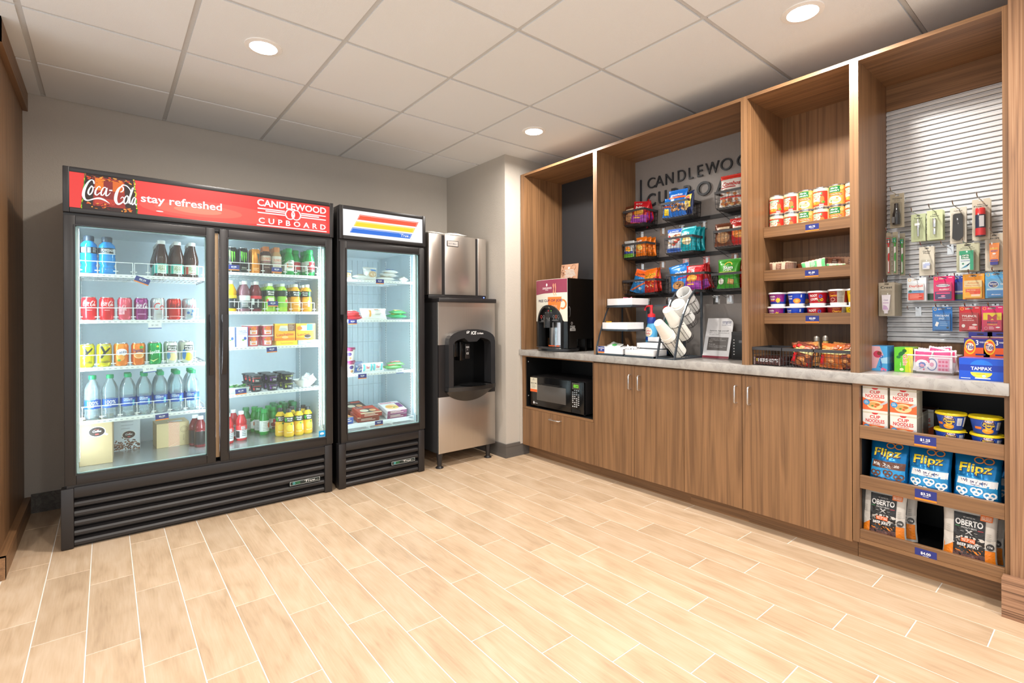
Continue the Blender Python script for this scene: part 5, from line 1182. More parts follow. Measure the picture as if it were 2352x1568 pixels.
# ---- snack bags
def bagprint(kind):
    def bits(P, w, h):
        P.rect(-w * .48, .006, w * .48, h * .36, '9a3aa8').ell(-w * .05, h * .44, w * .3, h * .16, 'f0a030').ell(w * .12, h * .5, w * .14, h * .08, 'f6c860').text('bits', 0, h * .68, w * .56, h * .14, 'ffffff', .06).text('RITZ', -w * .12, h * .86, w * .4, h * .07, 'f2d8d8', .05).rect(-w * .3, h * .2, w * .1, h * .25, 'f2b84a')
    def mix(P, w, h):
        P.rect(-w * .46, h * .66, w * .46, h * .73, 'f0662a').text('munchies', 0, h * .80, w * .6, h * .08, 'e8f0ff', .05)
        r = random.Random(4)
        for k in range(60): P.ell(r.uniform(-w * .4, w * .42), r.uniform(h * .2, h * .46), .009, .006, r.choice(['8a5a34', 'b07a48', 'd8b080', '6a4026', 'c8955a']), n=7, rot=r.uniform(0, 3))
    def mixs(P, w, h): P.rect(-w * .46, h * .5, w * .46, h * .58, 'f0662a').rect(-w * .3, h * .1, w * .2, h * .42, 'f2d22a').ell(0, h * .7, w * .3, h * .08, '0f4fb0')
    def navy(P, w, h): P.rect(-w * .3, h * .30, w * .42, h * .84, 'f2d23a').ell(w * .1, h * .7, w * .22, h * .1, 'e02a30').ell(-w * .05, h * .34, w * .32, h * .15, 'd8b880').ell(w * .12, h * .4, w * .2, h * .12, 'ecd8a8')
    def combo(P, w, h):
        P.rect(-w / 2, h * .86, w / 2, h, 'd8362a').text('Combos', 0, h * .70, w * .8, h * .13, 'c22a2a', .05, .2).rect(-w * .46, h * .58, w * .2, h * .61, 'c22a2a').rect(-w * .48, h * .24, w * .48, h * .30, 'd8402c')
        r = random.Random(9)
        for k in range(26): P.ell(r.uniform(-w * .4, w * .42), r.choice([r.uniform(h * .05, h * .2), r.uniform(h * .34, h * .5)]), .012, .009, r.choice(['a8582c', 'c87a3c', '8a4424', 'e0b070']), n=8)
    def fish(P, w, h): P.rect(-w * .48, h * .0, w * .48, h * .22, '6ab03a').rect(-w * .48, h * .22, w * .48, h * .36, '3a4a9a').ell(0, h * .5, w * .3, h * .14, 'f08a2a').ell(w * .1, h * .42, w * .2, h * .1, 'f6d83a').text('Goldfish', 0, h * .76, w * .72, h * .13, '22222a', .04, 0, .1)
    def puff(P, w, h): P.text('Cheddar', -w * .08, h * .80, w * .6, h * .12, 'f8f4ee', .05, 0, .1).ell(-w * .04, h * .5, w * .26, h * .14, 'f8c24a').ell(w * .1, h * .42, w * .2, h * .12, 'fbe08a').lines(0, h * .24, w * .5, 2, h * .07, h * .03, 'f9d8a0')
    def cooky(P, w, h):
        P.rect(-w * .48, 0, w * .48, h * .16, '2a5ab0').rect(-w * .48, h * .84, w * .48, h, '2f62c0').text('Cookies', 0, h * .9, w * .6, h * .08, 'ffffff', .05)
        r = random.Random(2)
        for k in range(26): P.ell(r.uniform(-w * .4, w * .4), r.uniform(h * .22, h * .74), .012, .008, r.choice(['c88a5a', 'e8d0b0', '8a4a2a', 'd8302a', 'f0e8dc']), n=8)
    def teal(P, w, h): P.text('Smart', -w * .1, h * .72, w * .56, h * .12, 'ffffff', .05, 0, .08).ell(0, h * .42, w * .32, h * .16, 'e8d8a0').ell(w * .1, h * .36, w * .2, h * .12, 'f2ead0').ell(-w * .14, h * .5, w * .12, h * .07, 'c8b060')
    def cheez(P, w, h): P.rect(-w * .48, h * .78, w * .48, h * .97, 'c8261f').text('CHEEZ', 0, h * .87, w * .72, h * .11, 'ffffff', .06, .2).ell(0, h * .42, w * .3, h * .18, 'e8862a').ell(w * .1, h * .34, w * .16, h * .1, 'f2b45a').rect(-w * .3, h * .6, w * .2, h * .66, 'f0d8c8')
    def brown(P, w, h): P.ell(0, h * .36, w * .36, h * .24, 'b98a5e').ell(w * .1, h * .42, w * .18, h * .12, 'd8b48a').rect(-w * .3, h * .72, w * .34, h * .82, 'd8c0a0')
    def dor(P, w, h):
        P.rect(-w * .48, h * .64, w * .48, h, 'f07a1e').poly([(-w * .48, h * .64), (w * .48, h * .64), (0, h * .44)], 'f6a02a').text('Doritos', 0, h * .72, w * .86, h * .15, 'f8d830', .06, 0, .12).text('Doritos', .001, h * .718, w * .78, h * .11, '1c1410', .02, 0, .12)
        r = random.Random(6)
        for k in range(16): P.poly([(x := r.uniform(-w * .4, w * .3), z := r.uniform(h * .06, h * .42)), (x + .016, z + .004), (x + .006, z + .016)], r.choice(['f0a030', 'c81a18', 'f4d8b0', 'e8402a']))
    def dorb(P, w, h):
        P.rect(-w * .48, h * .70, w * .48, h, 'f0641e').text('Cool', -w * .05, h * .52, w * .6, h * .12, 'e8f0fa', .05, .1, .3).poly([(-w * .45, h * .06), (-w * .3, h * .06), (w * .46, h * .52), (w * .46, h * .60)], 'f0743a').ell(w * .16, h * .22, w * .1, h * .06, 'dfeaf4').text('Doritos', 0, h * .82, w * .7, h * .11, '1a120c', .05, 0, .2)
    def ahoy(P, w, h): P.text('Chips', w * .08, h * .62, w * .66, h * .16, 'f0f0f4', .07, .15, .1).text('Ahoy', w * .16, h * .44, w * .5, h * .1, 'd8262a', .06, .15, .1).ell(-w * .08, h * .22, w * .3, h * .14, 'c8935a').ell(-w * .12, h * .25, w * .05, h * .03, '4a2818').ell(w * .02, h * .2, w * .05, h * .03, '4a2818').ell(-w * .04, h * .16, w * .04, h * .025, '4a2818')
    def sun(P, w, h): P.ring(w * .02, h * .78, w * .18, h * .12, .006, 'f0d23a', 0, PI).text('Sun', w * .02, h * .70, w * .44, h * .12, 'ffffff', .06).text('CHIPS', 0, h * .60, w * .4, h * .06, 'f4f8e0', .05).rect(-w * .4, h * .52, w * .4, h * .56, 'a8d04a').ell(-w * .28, h * .24, w * .14, h * .1, 'e2e2da').poly([(w * .0, h * .16), (w * .26, h * .12), (w * .32, h * .28), (w * .06, h * .33)], 'c89a58').poly([(w * .05, h * .2), (w * .24, h * .17), (w * .26, h * .22), (w * .07, h * .26)], 'e2bd80')
    def plainr(P, w, h): P.ell(0, h * .4, w * .26, h * .16, '8a1a18').rect(-w * .3, h * .66, w * .3, h * .78, 'e8b0a0')
    return locals()[kind]
BG = {'bits': ('c8202c', .13, .17), 'mix': ('1a6fd0', .14, .19), 'mixs': ('1f78d8', .075, .135), 'navy': ('16264f', .11, .16), 'combo': ('e8e2dc', .15, .21), 'fish': ('c9cfd0', .085, .125), 'puff': ('ee7d1a', .10, .14), 'cooky': ('cfd4de', .11, .165), 'teal': ('12a4b4', .12, .165), 'cheez': ('c02420', .14, .175),
      'brown': ('6a3a24', .12, .15), 'dor': ('c8281c', .125, .175), 'dorb': ('1f7cc0', .125, .175), 'ahoy': ('1a78cc', .15, .19), 'sun': ('3a9a2a', .15, .19), 'plainr': ('a81f1c', .13, .18)}
def snack(kind, s=1): b = BG[kind]; return bag(b[1], b[2], .042, b[0], bagprint(kind), s + len(kind), .012)
BUILD['snack'] = snack
def sb(kind, x, y, zf, lab, rz=0.0, rx=-.12, ry=0.0, s=1, grp='snack bags in the wall baskets'): put(('snack', kind, s), (x, y, zf + .004), -PI / 2 + rz, lab, grp, rx, ry)
z = 1.868
sb('brown', 3.09, 2.355, z, 'golden brown snack bag beside the wood divider, top row', .2, -.1, -.1)
sb('bits', 3.075, 2.285, z, 'red cracker bag with purple base, foremost in the top basket', .25, -.2, .12)
sb('bits', 3.12, 2.25, z, 'red cracker bag with purple base, second in the top basket', -.5, -.1, -.25)
sb('bits', 3.16, 2.24, z, 'red cracker bag with purple base, rearmost in the top basket', -.5, -.05, -.4)
sb('mix', 3.085, 1.965, z, 'large bright blue bag of brown snack mix, top row', .1, -.1, 0)
sb('mixs', 3.07, 2.035, z, 'small blue bag with a yellow patch, top row', .1, -.1, .1)
sb('navy', 3.09, 1.885, z, 'navy bag with yellow panel in the top row', -.5, -.1, 0)
sb('combo', 3.075, 1.575, z, 'white bag with a red top edge, front of the top row', .1, -.15, 0)
sb('combo', 3.14, 1.55, z, 'white bag with a red top edge, tucked behind its twin', .0, -.05, .05)
z = 1.62
for k in range(3): sb('fish', 3.06 + .045 * k, 2.36, z, 'small white rainbow-printed cracker bag, %s in its file' % ORD[k], .1, -.05)
for k in range(3): sb('puff', 3.065 + .045 * k, 2.255 - .012 * k, z, 'orange cracker bag, %s in its file' % ORD[k], -.1, -.05, -.04 * k)
for k in range(2): sb('cooky', 3.075 + .05 * k, 1.985, z, 'white cookie bag with blue ends, %s in its file' % ORD[k], .1, -.1)
for k in range(3): sb('teal', 3.08 + .045 * k, 1.885 - .01 * k, z, 'teal popcorn bag, %s in its file' % ORD[k], -.05, -.1, -.03 * k)
sb('brown', 3.07, 1.622, z, 'dark brown snack bag in the middle row', .1, -.1)
sb('cheez', 3.08, 1.525, z, 'red cheese cracker bag in the middle row, facing out', .05, -.15)
sb('cheez', 3.14, 1.55, z, 'red cheese cracker bag in the middle row, at the rear', .0, -.08)
z = 1.35
sb('dorb', 3.075, 2.30, z, 'blue chip bag with an orange top, tilted forward', .2, -.1, .3)
sb('dorb', 3.13, 2.315, z, 'blue chip bag with an orange top, behind the tilted one', .0, -.05, .18)
sb('dor', 3.085, 2.185, z, 'red chip bag with orange top, foremost of the pair', -.05, -.12, -.1)
sb('dor', 3.135, 2.165, z, 'red chip bag with orange top, tucked at the rear', -.4, -.05, -.2)
sb('ahoy', 3.08, 1.93, z, 'bright blue cookie bag leaning in the lowest row', .1, -.16, -.2)
sb('bits', 3.075, 1.84, z, 'red cracker bag with purple base, front of the lowest row', .0, -.15, 0)
sb('bits', 3.12, 1.79, z, 'red cracker bag with purple base, leaning in the lowest row', -.2, -.1, -.35)
sb('plainr', 3.15, 1.79, z, 'plain dark red bag at the rear of the lowest row', .0, -.05, -.25)
sb('sun', 3.08, 1.60, z, 'green chip bag with a yellow sun in the lowest row', .0, -.12)
sb('plainr', 3.11, 1.49, z, 'plain dark red bag beside the green one', .0, -.1)
sb('sun', 3.15, 1.58, z, 'green chip bag hidden behind the front green bag', .1, -.05)
# ---------------------------------------------------------------- coffee bay (local front -y, turned to face the room)
FR = -PI / 2
t = thing('coffee_machine', 'black coffee machine with burgundy and cream front under the tall black back', 'coffee machine', (2.79, 2.925, .9045), FR - .03)
Wd, Hm = .375, .578
def bow(x): return -.030 * (1 - (2 * x / Wd) ** 2)
m = MB(); m.box(-Wd / 2 + .002, .012, .242, Wd / 2 - .002, .30, Hm - .004).box(-Wd / 2, .30, .10, Wd / 2, .385, Hm).box(-Wd / 2, .012, .10, -Wd / 2 + .03, .30, Hm).box(Wd / 2 - .03, .012, .10, Wd / 2, .30, Hm).box(-Wd / 2 + .03, .012, Hm - .004, Wd / 2 - .03, .30, Hm).box(-Wd / 2, .012, .03, -Wd / 2 + .03, .10, .10).box(Wd / 2 - .03, .012, .03, Wd / 2, .10, .10)
m.box(-Wd / 2 + .01, .20, .0, Wd / 2 - .01, .22, .10).box(-Wd / 2 + .02, .02, .0, -Wd / 2 + .05, .05, .04).box(Wd / 2 - .05, .33, .0, Wd / 2 - .02, .36, .1).box(-Wd / 2 + .02, .33, .0, -Wd / 2 + .05, .36, .1)
m.obj('housing', M('101010', .3), t)
# bowed front skin with the arched bay cut out of it
AR = .148; ZA = .225; ZT = .372
def archz(x): return ZA + (ZT - ZA) * math.sqrt(max(0, 1 - (x / AR) ** 2))
n = 36; fm = MB(); vs = []; fs = []
for i in range(n + 1):
    x = -Wd / 2 + Wd * i / n; lo = archz(x) if abs(x) < AR else .24
    for z in (lo, lo + (Hm - lo) * .5, Hm): vs.append((x, bow(x), z))
    vs.append((x, .014, Hm))
for i in range(n):
    for q in range(3): a = i * 4 + q; fs.append((a, a + 4, a + 5, a + 1))
fm.add(vs, fs, 0, True)
fm.obj('front_skin', M('d9d6c8', .35), t)
lo = MB()                                              # dark lower cheeks and the arch rim
for s in (-1, 1):
    pts = [s * (AR + (Wd / 2 - AR) * k / 4) for k in range(5)]
    if s < 0: pts = pts[::-1]
    vs = []
    for x in pts: vs += [(x, bow(x) + .001, .03), (x, bow(x) + .001, .24)]
    lo.add(vs, [(2 * k, 2 * k + 2, 2 * k + 3, 2 * k + 1) for k in range(4)], 0)
lo.obj('lower_cheek', M('141516', .25), t)
rim = MB(); vs = []; N = 28
for k in range(N + 1):
    a = PI * k / N
    for r_, dy in ((1.0, -.002), (1.0, -.012), (.90, -.012), (.88, .05)):
        x = -AR * math.cos(a) * r_; z = ZA + (ZT - ZA) * math.sin(a) * r_; vs.append((x, bow(x) + dy, z))
rim.add(vs, [(4 * k + q, 4 * k + 4 + q, 4 * k + 5 + q, 4 * k + 1 + q) for k in range(N) for q in range(3)], 0, True)
for s in (-1, 1): rim.box(s * AR, bow(AR) - .012, .03, s * AR * .89, .05, ZA)
rim.obj('arch_rim', M('1a1a1b', .3), t)
cp = MB(); vs = [(0, -.022, .243)]
for k in range(N + 1): a = PI * k / N; vs.append((-AR * .9 * math.cos(a), -.020 + .02 * abs(math.cos(a)), ZA + .012 + (ZT - ZA) * .86 * math.sin(a)))
cp.add(vs, [(0, k + 2, k + 1) for k in range(N)], 0); cp.box(-AR * .9, -.02, .232, AR * .9, .04, .24).obj('control_panel', M('1d1d20', .3), t)
P = Print(lambda u, v, d: (u, -.0225 - d, v))
for x, c in ((-.012, 'e8303a'), (.022, '7fd83a')): P.ell(x, .325, .005, .005, c, n=12).rect(x - .008, .309, x + .008, .311, 'b8b8b8')
P.rect(-.052, .309, -.036, .311, 'b8b8b8')
for x, c in ((-.098, 'd83a34'), (-.068, '8a8a8c'), (.052, '8a8a8c'), (.08, 'e8642a'), (.106, '8a8a8c')): P.ring(x, .278, .011, .013, .0028, c).rect(x - .006, .258, x + .006, .260, 'a8a8a8')
P.lines(-.075, .246, .05, 2, .005, .002, '8a8a8c').lines(.075, .250, .08, 2, .005, .002, '8a8a8c'); P.done('control_print', t)
MB().lathe([(.118, .034), (.118, .236)], 40, 0, (0, .135, 0), cap=False).obj('urn', SILVER, t)
MB().box(-.157, .285, .02, .157, .30, .242).obj('bay_back', M('1c1c1d', .4), t)
MB().lathe([(.036, .19), (.036, .25), (.03, .268), (.001, .272)], 24, 0, (-.0, -.035, 0)).obj('spout', BLACKG, t)
P = Print(lambda u, v, d: (u, .0165 - d, v)); P.rect(-.055, .037, .02, .047, 'e8602a').rect(.035, .037, .075, .047, 'e8602a').rect(-.05, .195, -.02, .201, 'e8702a'); P.done('band_print', t)
dt = MB().lathe([(.17, 0), (.185, .006), (.185, .024), (.178, .03), (.001, .03)], 40, 0, (0, 0, 0)); dt.xf(Matrix.Translation((0, .08, 0)) @ Matrix.Diagonal((1, .86, 1, 1)))
dt.obj('drip_base', M('1b1c1e', .28), t)
g = MB()
for k in range(9): g.box(-.12 + .03 * k, -.06, .030, -.116 + .03 * k, .01, .0325)
g.obj('drip_grille', M('8a8c8e', .3, .8), t)
fsurf = lambda u, v, d: (u, bow(u) - d, v)
P = Print(fsurf, .02)
P.rect(-Wd / 2 + .002, .468, Wd / 2 - .002, Hm - .003, '8e3a52'); P.poly([(-.185, .468), (-.185, .458), (-.06, .466), (.06, .468)], '8e3a52')
P.text('CANDLEWOOD', -.022, .507, .115, .016, 'f4ecec', .03).text('SUITES', -.022, .492, .035, .007, 'f4ecec', .03).ring(-.022, .534, .010, .012, .007, 'f4ecec')
P.poly([(-.005, .435), (.14, .435), (.138, .41), (.115, .24), (.10, .225), (.03, .225)], 'f07a34') if False else None
lf = [(-.010 + .012 * (1 - k / 12), .285 + .15 * k / 12) for k in range(13)]; lf = [(max(x, AR * math.sqrt(max(0, 1 - ((min(z, ZT) - ZA) / (ZT - ZA)) ** 2)) + .003 if z < ZT else x), z) for x, z in lf]
rt_ = [(.135 - .03 * (1 - k / 12) ** 1.5, .285 + .15 * k / 12) for k in range(13)]
P.put([p for q in zip(lf, rt_) for p in q], [(2 * k, 2 * k + 1, 2 * k + 3, 2 * k + 2) for k in range(12) if rt_[k][0] > lf[k][0]], 'f07a34')
P.ring(.145, .375, .036, .040, .013, 'f07a34', -PI * .72, PI * .55)
for x in (.062, .082): P.poly([(x, .445), (x - .012, .47), (x - .006, .50), (x - .014, .53), (x - .005, .545), (x - .001, .51), (x - .004, .47), (x + .006, .445)], 'f5a87c')
P.text('FREE CUP OF JOE', .0, .404, .285, .026, '2b2850', .05).text('ON THE GO!', -.01, .358, .20, .024, 'c2bda8', .0)
P.done('front_print', t)
P = Print(lambda u, v, d: (Wd / 2 + d, u, v)); P.rect(.025, .165, .085, .185, 'b8bab8').rect(.028, .186, .078, .206, 'b8bab8').rect(.03, .19, .045, .2, '4a4c50').lines(.062, .2, .03, 2, .006, .003, '5a5c60').lines(.06, .178, .045, 2, .007, .003, '5a5c60').ring(.045, .225, .009, .011, .003, 'c8c8c8'); P.done('plate_print', t)
hm = MB(); hm.tube([(Wd / 2, .018, .275), (Wd / 2 + .012, .016, .29), (Wd / 2 + .012, .016, .34), (Wd / 2, .018, .355)], .005, 8); hm.obj('side_grip', BLACK, t)
# sign card on the machine
t = thing('card_sign', 'small brown coffee-bean card standing on top of the coffee machine', 'sign', (3.05, 2.985, 1.4828), FR + .06)
MB().box(-.095, .0, .001, .095, .004, .148).xf(Matrix.Rotation(-.12, 4, 'X')).obj('card', M('b98f74', .5), t)
P = Print(lambda u, v, d: (u, -d + .119 * v, v * .993)); r_ = random.Random(5)
for k in range(60): P.ell(r_.uniform(-.09, -.06) if k < 30 else r_.uniform(-.06, .09), r_.uniform(.05, .14) if k < 30 else r_.uniform(.008, .03), .006, .004, r_.choice(['8a5f48', '6e4634', 'a87c60']), n=7, rot=r_.uniform(0, 3))
P.ring(.045, .12, .025, .022, .003, 'a07a60').ell(-.005, .115, .012, .01, 'e8dcd0')
for k in range(5): P.rect(-.05 + .01 * (k % 2), .095 - .012 * k, .05 + .006 * k, .099 - .012 * k, 'f2eae4')
P.text('COFFEE', 0, .038, .09, .009, 'f2eae4', .03); P.done('card_print', t)
# microwave
t = thing('microwave', 'black microwave with a green clock inside the low cabinet niche', 'microwave', (2.806, 2.885, .4227), FR)
MW, MH = .61, .262; m = MB(); m.rbox(-MW / 2, .008, .012, MW / 2, .33, MH, .004)
for x in (-MW / 2 + .04, MW / 2 - .04):
    for y in (.04, .29): m.lathe([(.012, 0), (.012, .012)], 10, 0, (x, y, 0))
m.obj('case', BLACK, t)
d = MB().rbox(-MW / 2, -.012, .014, .17, .008, MH - .002, .004).obj('door', BLACKG, t)
MB().rbox(-.225, -.014, .065, .115, -.011, .195, .002).obj('window', M('55524f', .25), d)
P = Print(flat(-.012)); vs = [(-.175 + .0115 * k, .208 - .025 * math.sin(PI * k / 20)) for k in range(21)]; P.poly(vs + [(.055, .209), (-.175, .209)], '0a0a0b')
P.ell(-.262, .04, .010, .011, 'dcdcdc').text('Profile', -.232, .038, .03, .009, 'dcdcdc', .02).rect(-MW / 2, .055, .17, .056, '2e2e30'); P.done('door_print', d)
c = MB().rbox(.173, -.012, .014, MW / 2, .008, MH - .002, .004).obj('control_panel', BLACKG, t)
P = Print(flat(-.012)); P.rect(.182, .20, .262, .248, '6a6862').rect(.186, .204, .258, .244, '3a3830').rect(.198, .212, .25, .236, ('7fd640', .3)); 
P.text('12:48', .226, .224, .036, .014, '2a5a1a', .03)
for r_ in range(9):
    for q in range(4): P.rect(.184 + .02 * q, .188 - .0155 * r_, .197 + .02 * q, .1945 - .0155 * r_, ('9aa6b0' if r_ < 3 else 'd0d2d4')) if (r_ * 4 + q) % 7 else None
P.rect(.178, .018, .268, .046, '0c0c0d'); P.done('panel_print', c)
P = Print(flat(-.0125)); t2 = thing('note_card', 'cream and orange instruction note stuck to the microwave door', 'note', (2.7926, 3.146, .553), FR)
MB().box(-.043, -.0012, 0, .043, 0, .118).obj('paper', M('e6e0c8', .6), t2)
P = Print(flat(-.0012)); P.rect(-.043, 0, .043, .022, 'ee6a30').text('MAKE IN TIME!', 0, .072, .07, .011, '3a3a3a', .03).lines(0, .056, .06, 4, .008, .003, 'a8a598').text('CANDLEWOOD', 0, .098, .04, .005, '6a6a7a', .02).ring(0, .108, .005, .006, .002, '6a6a7a'); P.done('note_print', t2)
# ---------------------------------------------------------------- condiment stand and low trays
FRAME = M('4b535b', .32, .5); TRAYW = M('f1f1f3', .3)
def tray_part(root, w, d, x, y, z, h=.045, wall=.004):
    f = MB().box(x - w / 2 - .002, y - .002, z - .012, x + w / 2 + .002, y + d + .002, z - .001).obj('shelf', FRAME, root)
    m = MB(); m.box(x - w / 2, y, z, x + w / 2, y + d, z + .003); 
    for a, b, c, e in ((x - w / 2, y, x + w / 2, y + wall), (x - w / 2, y + d - wall, x + w / 2, y + d), (x - w / 2, y + wall, x - w / 2 + wall, y + d - wall), (x + w / 2 - wall, y + wall, x + w / 2, y + d - wall)): m.box(a, b, z + .003, c, e, z + h)
    for k in (1, 2): m.box(x - w / 2 + w * k / 3 - .001, y + wall, z + .003, x - w / 2 + w * k / 3 + .001, y + d - wall, z + h * .95)
    m.obj('tray', TRAYW, root)
t = thing('condiment_stand', 'three-tier grey condiment stand with white trays beside the wood divider', 'stand', (2.748, 2.295, .9045), FR)
for y, z in ((.008, .014), (.06, .186), (.115, .358)): tray_part(t, .224, .185, 0, y, z, .047)
rl = None
pts = [(.0, .003), (.006, .06), (.03, .14), (.062, .21), (.105, .30), (.15, .37)]
for s in (-1,):
    if rl is None:
        m = MB()
        for k in range(len(pts) - 1):
            (y0, z0), (y1, z1) = pts[k], pts[k + 1]; m.add([(-.004, y0 - .005, z0), (.004, y0 - .005, z0), (.004, y0 + .007, z0), (-.004, y0 + .007, z0), (-.004, y1 - .005, z1), (.004, y1 - .005, z1), (.004, y1 + .007, z1), (-.004, y1 + .007, z1)], [(0, 1, 5, 4), (1, 2, 6, 5), (2, 3, 7, 6), (3, 0, 4, 7), (3, 2, 1, 0), (4, 5, 6, 7)])
        m.box(-.004, -.003, 0, .004, .30, .010).box(-.006, .285, 0, .006, .297, .36).box(-.004, .15, .345, .004, .297, .357)
        rl = m.obj('side_rail', FRAME, t); o = rl
    else: o = rl.copy(); C.objects.link(o); o.parent = t
    o.location = (s * .118, 0, 0)
MB().box(-.118, .285, .347, .36, .297, .357).box(-.118, .286, .0, .36, .296, .01).box(.106, .285, .0, .118, .297, .347).box(-.118, .285, .170, .36, .297, .178).box(-.114, .1, .170, .112, .285, .174).box(-.114, .1, .342, .112, .285, .346).obj('back_rail', FRAME, t)
P = Print(flat(.0078)); P.rect(-.108, .022, -.050, .062, '2a3a86').rect(-.110, .015, -.052, .025, 'f58a3a').text('MORE SWEETENER', -.079, .050, .05, .008, 'ffffff', .06).text('JOE', -.079, .037, .016, .008, 'ffffff', .06); P.done('tray_print', t)
BUILD['sachet'] = lambda c, c2: bag(.06, .05, .008, c, lambda P, w, h: (P.ell(0, h * .5, w * .2, h * .2, c2), P.lines(0, h * .85, w * .5, 1, .01, .004, c2)), 71, .006, None, 0, .4, False, 'sachet', 'sachet')
def sach(c, c2, x, y, z, rx, ry, lab, sc=(1, 1, 1)): put(('sachet', c, c2), (x, y, z), FR, lab, 'condiment sachets', rx, ry, sc)
sach('e9ece8', '3a9a4a', 2.80, 2.315, .955, -1.1, .1, 'white sachet with green print on the bottom tray', (1.8, 1, 1.4)); sach('ecefec', '5aa86a', 2.83, 2.34, .957, -1.2, .3, 'white sachet with green print behind another', (1.6, 1, 1.4))
sach('f2c23a', 'e8a020', 2.835, 2.375, 1.105, -.2, .0, 'yellow sweetener sachet upright in the middle tray', (.85, 1, .8)); sach('f2c23a', 'e8a020', 2.85, 2.335, 1.103, -.3, .05, 'yellow sweetener sachet lying low in the middle tray', (.85, 1, .6))
sach('f0a0b8', 'e86a90', 2.92, 2.30, 1.283, -.5, .1, 'pink sweetener sachet in the top tray', (.8, 1, .8)); sach('f2a8c0', 'e86a90', 2.94, 2.27, 1.281, -.5, -.3, 'pink sweetener sachet leaning in the top tray', (.8, 1, .8))
t = thing('tray_stand', 'low grey stand of stacked white lidded trays between the condiment stand and cups', 'stand', (2.75, 2.045, .9045), FR)
for y, z, w, h in ((.0, .012, .23, .040), (.115, .058, .205, .034), (.215, .098, .165, .032)):
    MB().box(-w / 2 - .004, y - .004, z - .010, w / 2 + .004, y + .16, z - .001).obj('shelf', FRAME, t)
    MB().rbox(-w / 2, y, z, w / 2, y + .15, z + h, .003).obj('tray', TRAYW, t)
    if z > .05:
        m = MB()
        for s in (-1, 1): m.box(s * (w / 2 - .012) - .004, y + .145, 0, s * (w / 2 - .012) + .004, y + .155, z - .01)
        m.obj('post', FRAME, t)
MB().box(-.119, -.006, 0, .119, .0, .010).box(-.119, 0, 0, -.113, .36, .008).box(.113, 0, 0, .119, .36, .008).obj('base_frame', FRAME, t)
t = thing('napkin', 'crumpled white napkin lying on the trays beside the low stand', 'napkin', (2.80, 2.145, .9575), 0)
m = MB(); vs = []; 
for i in range(9):
    for k in range(9): vs.append(((i - 4) * .011, (k - 4) * .011, .012 + .03 * max(0, noise.noise(Vector((i * .5, k * .5, 3)))) - .0006 * ((i - 4) ** 2 + (k - 4) ** 2)))
m.add(vs, [(i * 9 + k, i * 9 + 9 + k, i * 9 + 10 + k, i * 9 + k + 1) for i in range(8) for k in range(8)], 0, True); m.obj('sheet', WHITE, t)
# ---- pump bottles
def pump(col, col2, red):
    t = thing('pump_bottle', '', 'bottle')
    prof = [(.036, 0), (.043, .006), (.044, .10), (.041, .13), (.044, .16), (.036, .20), (.028, .225), (.026, .232)]
    MB().lathe(prof, 24, 0).xf(Matrix.Diagonal((1.08, .8, 1, 1))).obj('body', M(col, .3), t)
    MB().lathe([(.029, .225), (.030, .228), (.030, .265), (.026, .27)], 20, 0).obj('neck_sleeve', M(col2, .35), t)
    MB().lathe([(.026, .268), (.028, .272), (.027, .290), (.012, .296), (.009, .305), (.008, .335), (.010, .335), (.010, .355), (.001, .357)], 18, 0).tube([(.008, 0, .348), (-.02, 0, .350), (-.045, 0, .347), (-.058, 0, .338), (-.062, 0, .318)], .0068, 10).obj('pump', M(red, .3), t)
    P = Print(lambda u, v, d: ((.0475 + d) * math.sin(u / .046), -(.036 + d) * math.cos(u / .046), v), .01)
    P.ell(-.002, .165, .036, .034, 'f4f0ea').ell(-.002, .165, .031, .029, 'd8b06a').ell(-.002, .165, .029, .027, 'f8f4ee').text('Coffee', -.002, .174, .048, .016, 'c8242a', .05).text('mate', -.004, .155, .04, .015, 'c8242a', .05)
    P.rect(-.03, .105, .03, .128, '1d4aa8').ell(-.012, .07, .026, .018, 'f2ede4').ell(-.012, .072, .022, .012, 'd8904a').rect(-.04, .0, .03, .05, '2a6ac0').rect(-.034, .04, .01, .066, 'f0ebe2').ell(-.012, .066, .024, .009, 'd8904a'); P.done('label_print', t)
    return t
BUILD['pump'] = pump
put(('pump', '58b4e8', '1f3f9a', 'e2323c'), (3.02, 2.135, .9048), FR - .15, 'light blue creamer bottle with a red pump top', 'creamer bottles')
put(('pump', '2a6a50', '2a5a4a', 'e2323c'), (3.08, 2.03, .9048), FR - .4, 'dark green creamer bottle with a red pump, partly behind the cups', 'creamer bottles')
# ---- cup rack
t = thing('cup_rack', 'grey curved rack holding tilted paper cups on the worktop', 'rack', (2.755, 1.845, .9045), FR)
RP = [(.0, .0), (.018, .06), (.055, .19), (.105, .29), (.17, .385), (.245, .452)]
rl = None
for s in (-1, 1):
    if rl is None:
        m = MB()
        for k in range(len(RP) - 1):
            (y0, z0), (y1, z1) = RP[k], RP[k + 1]; m.add([(-.0045, y0 - .006, z0), (.0045, y0 - .006, z0), (.0045, y0 + .008, z0), (-.0045, y0 + .008, z0), (-.0045, y1 - .006, z1), (.0045, y1 - .006, z1), (.0045, y1 + .008, z1), (-.0045, y1 + .008, z1)], [(0, 1, 5, 4), (1, 2, 6, 5), (2, 3, 7, 6), (3, 0, 4, 7), (3, 2, 1, 0), (4, 5, 6, 7)])
        m.box(-.0045, .0, 0, .0045, .33, .010).box(-.006, .315, 0, .006, .328, .45).box(-.0045, .24, .44, .0045, .328, .452)
        rl = m.obj('side_rail', FRAME, t); o = rl
    else: o = rl.copy(); C.objects.link(o); o.parent = t
    o.location = (s * .064, 0, 0)
MB().box(-.064, .316, .0, .064, .327, .010).box(-.064, .316, .441, .064, .327, .452).box(-.064, .0, .0, .064, .010, .008).obj('cross_bar', FRAME, t)
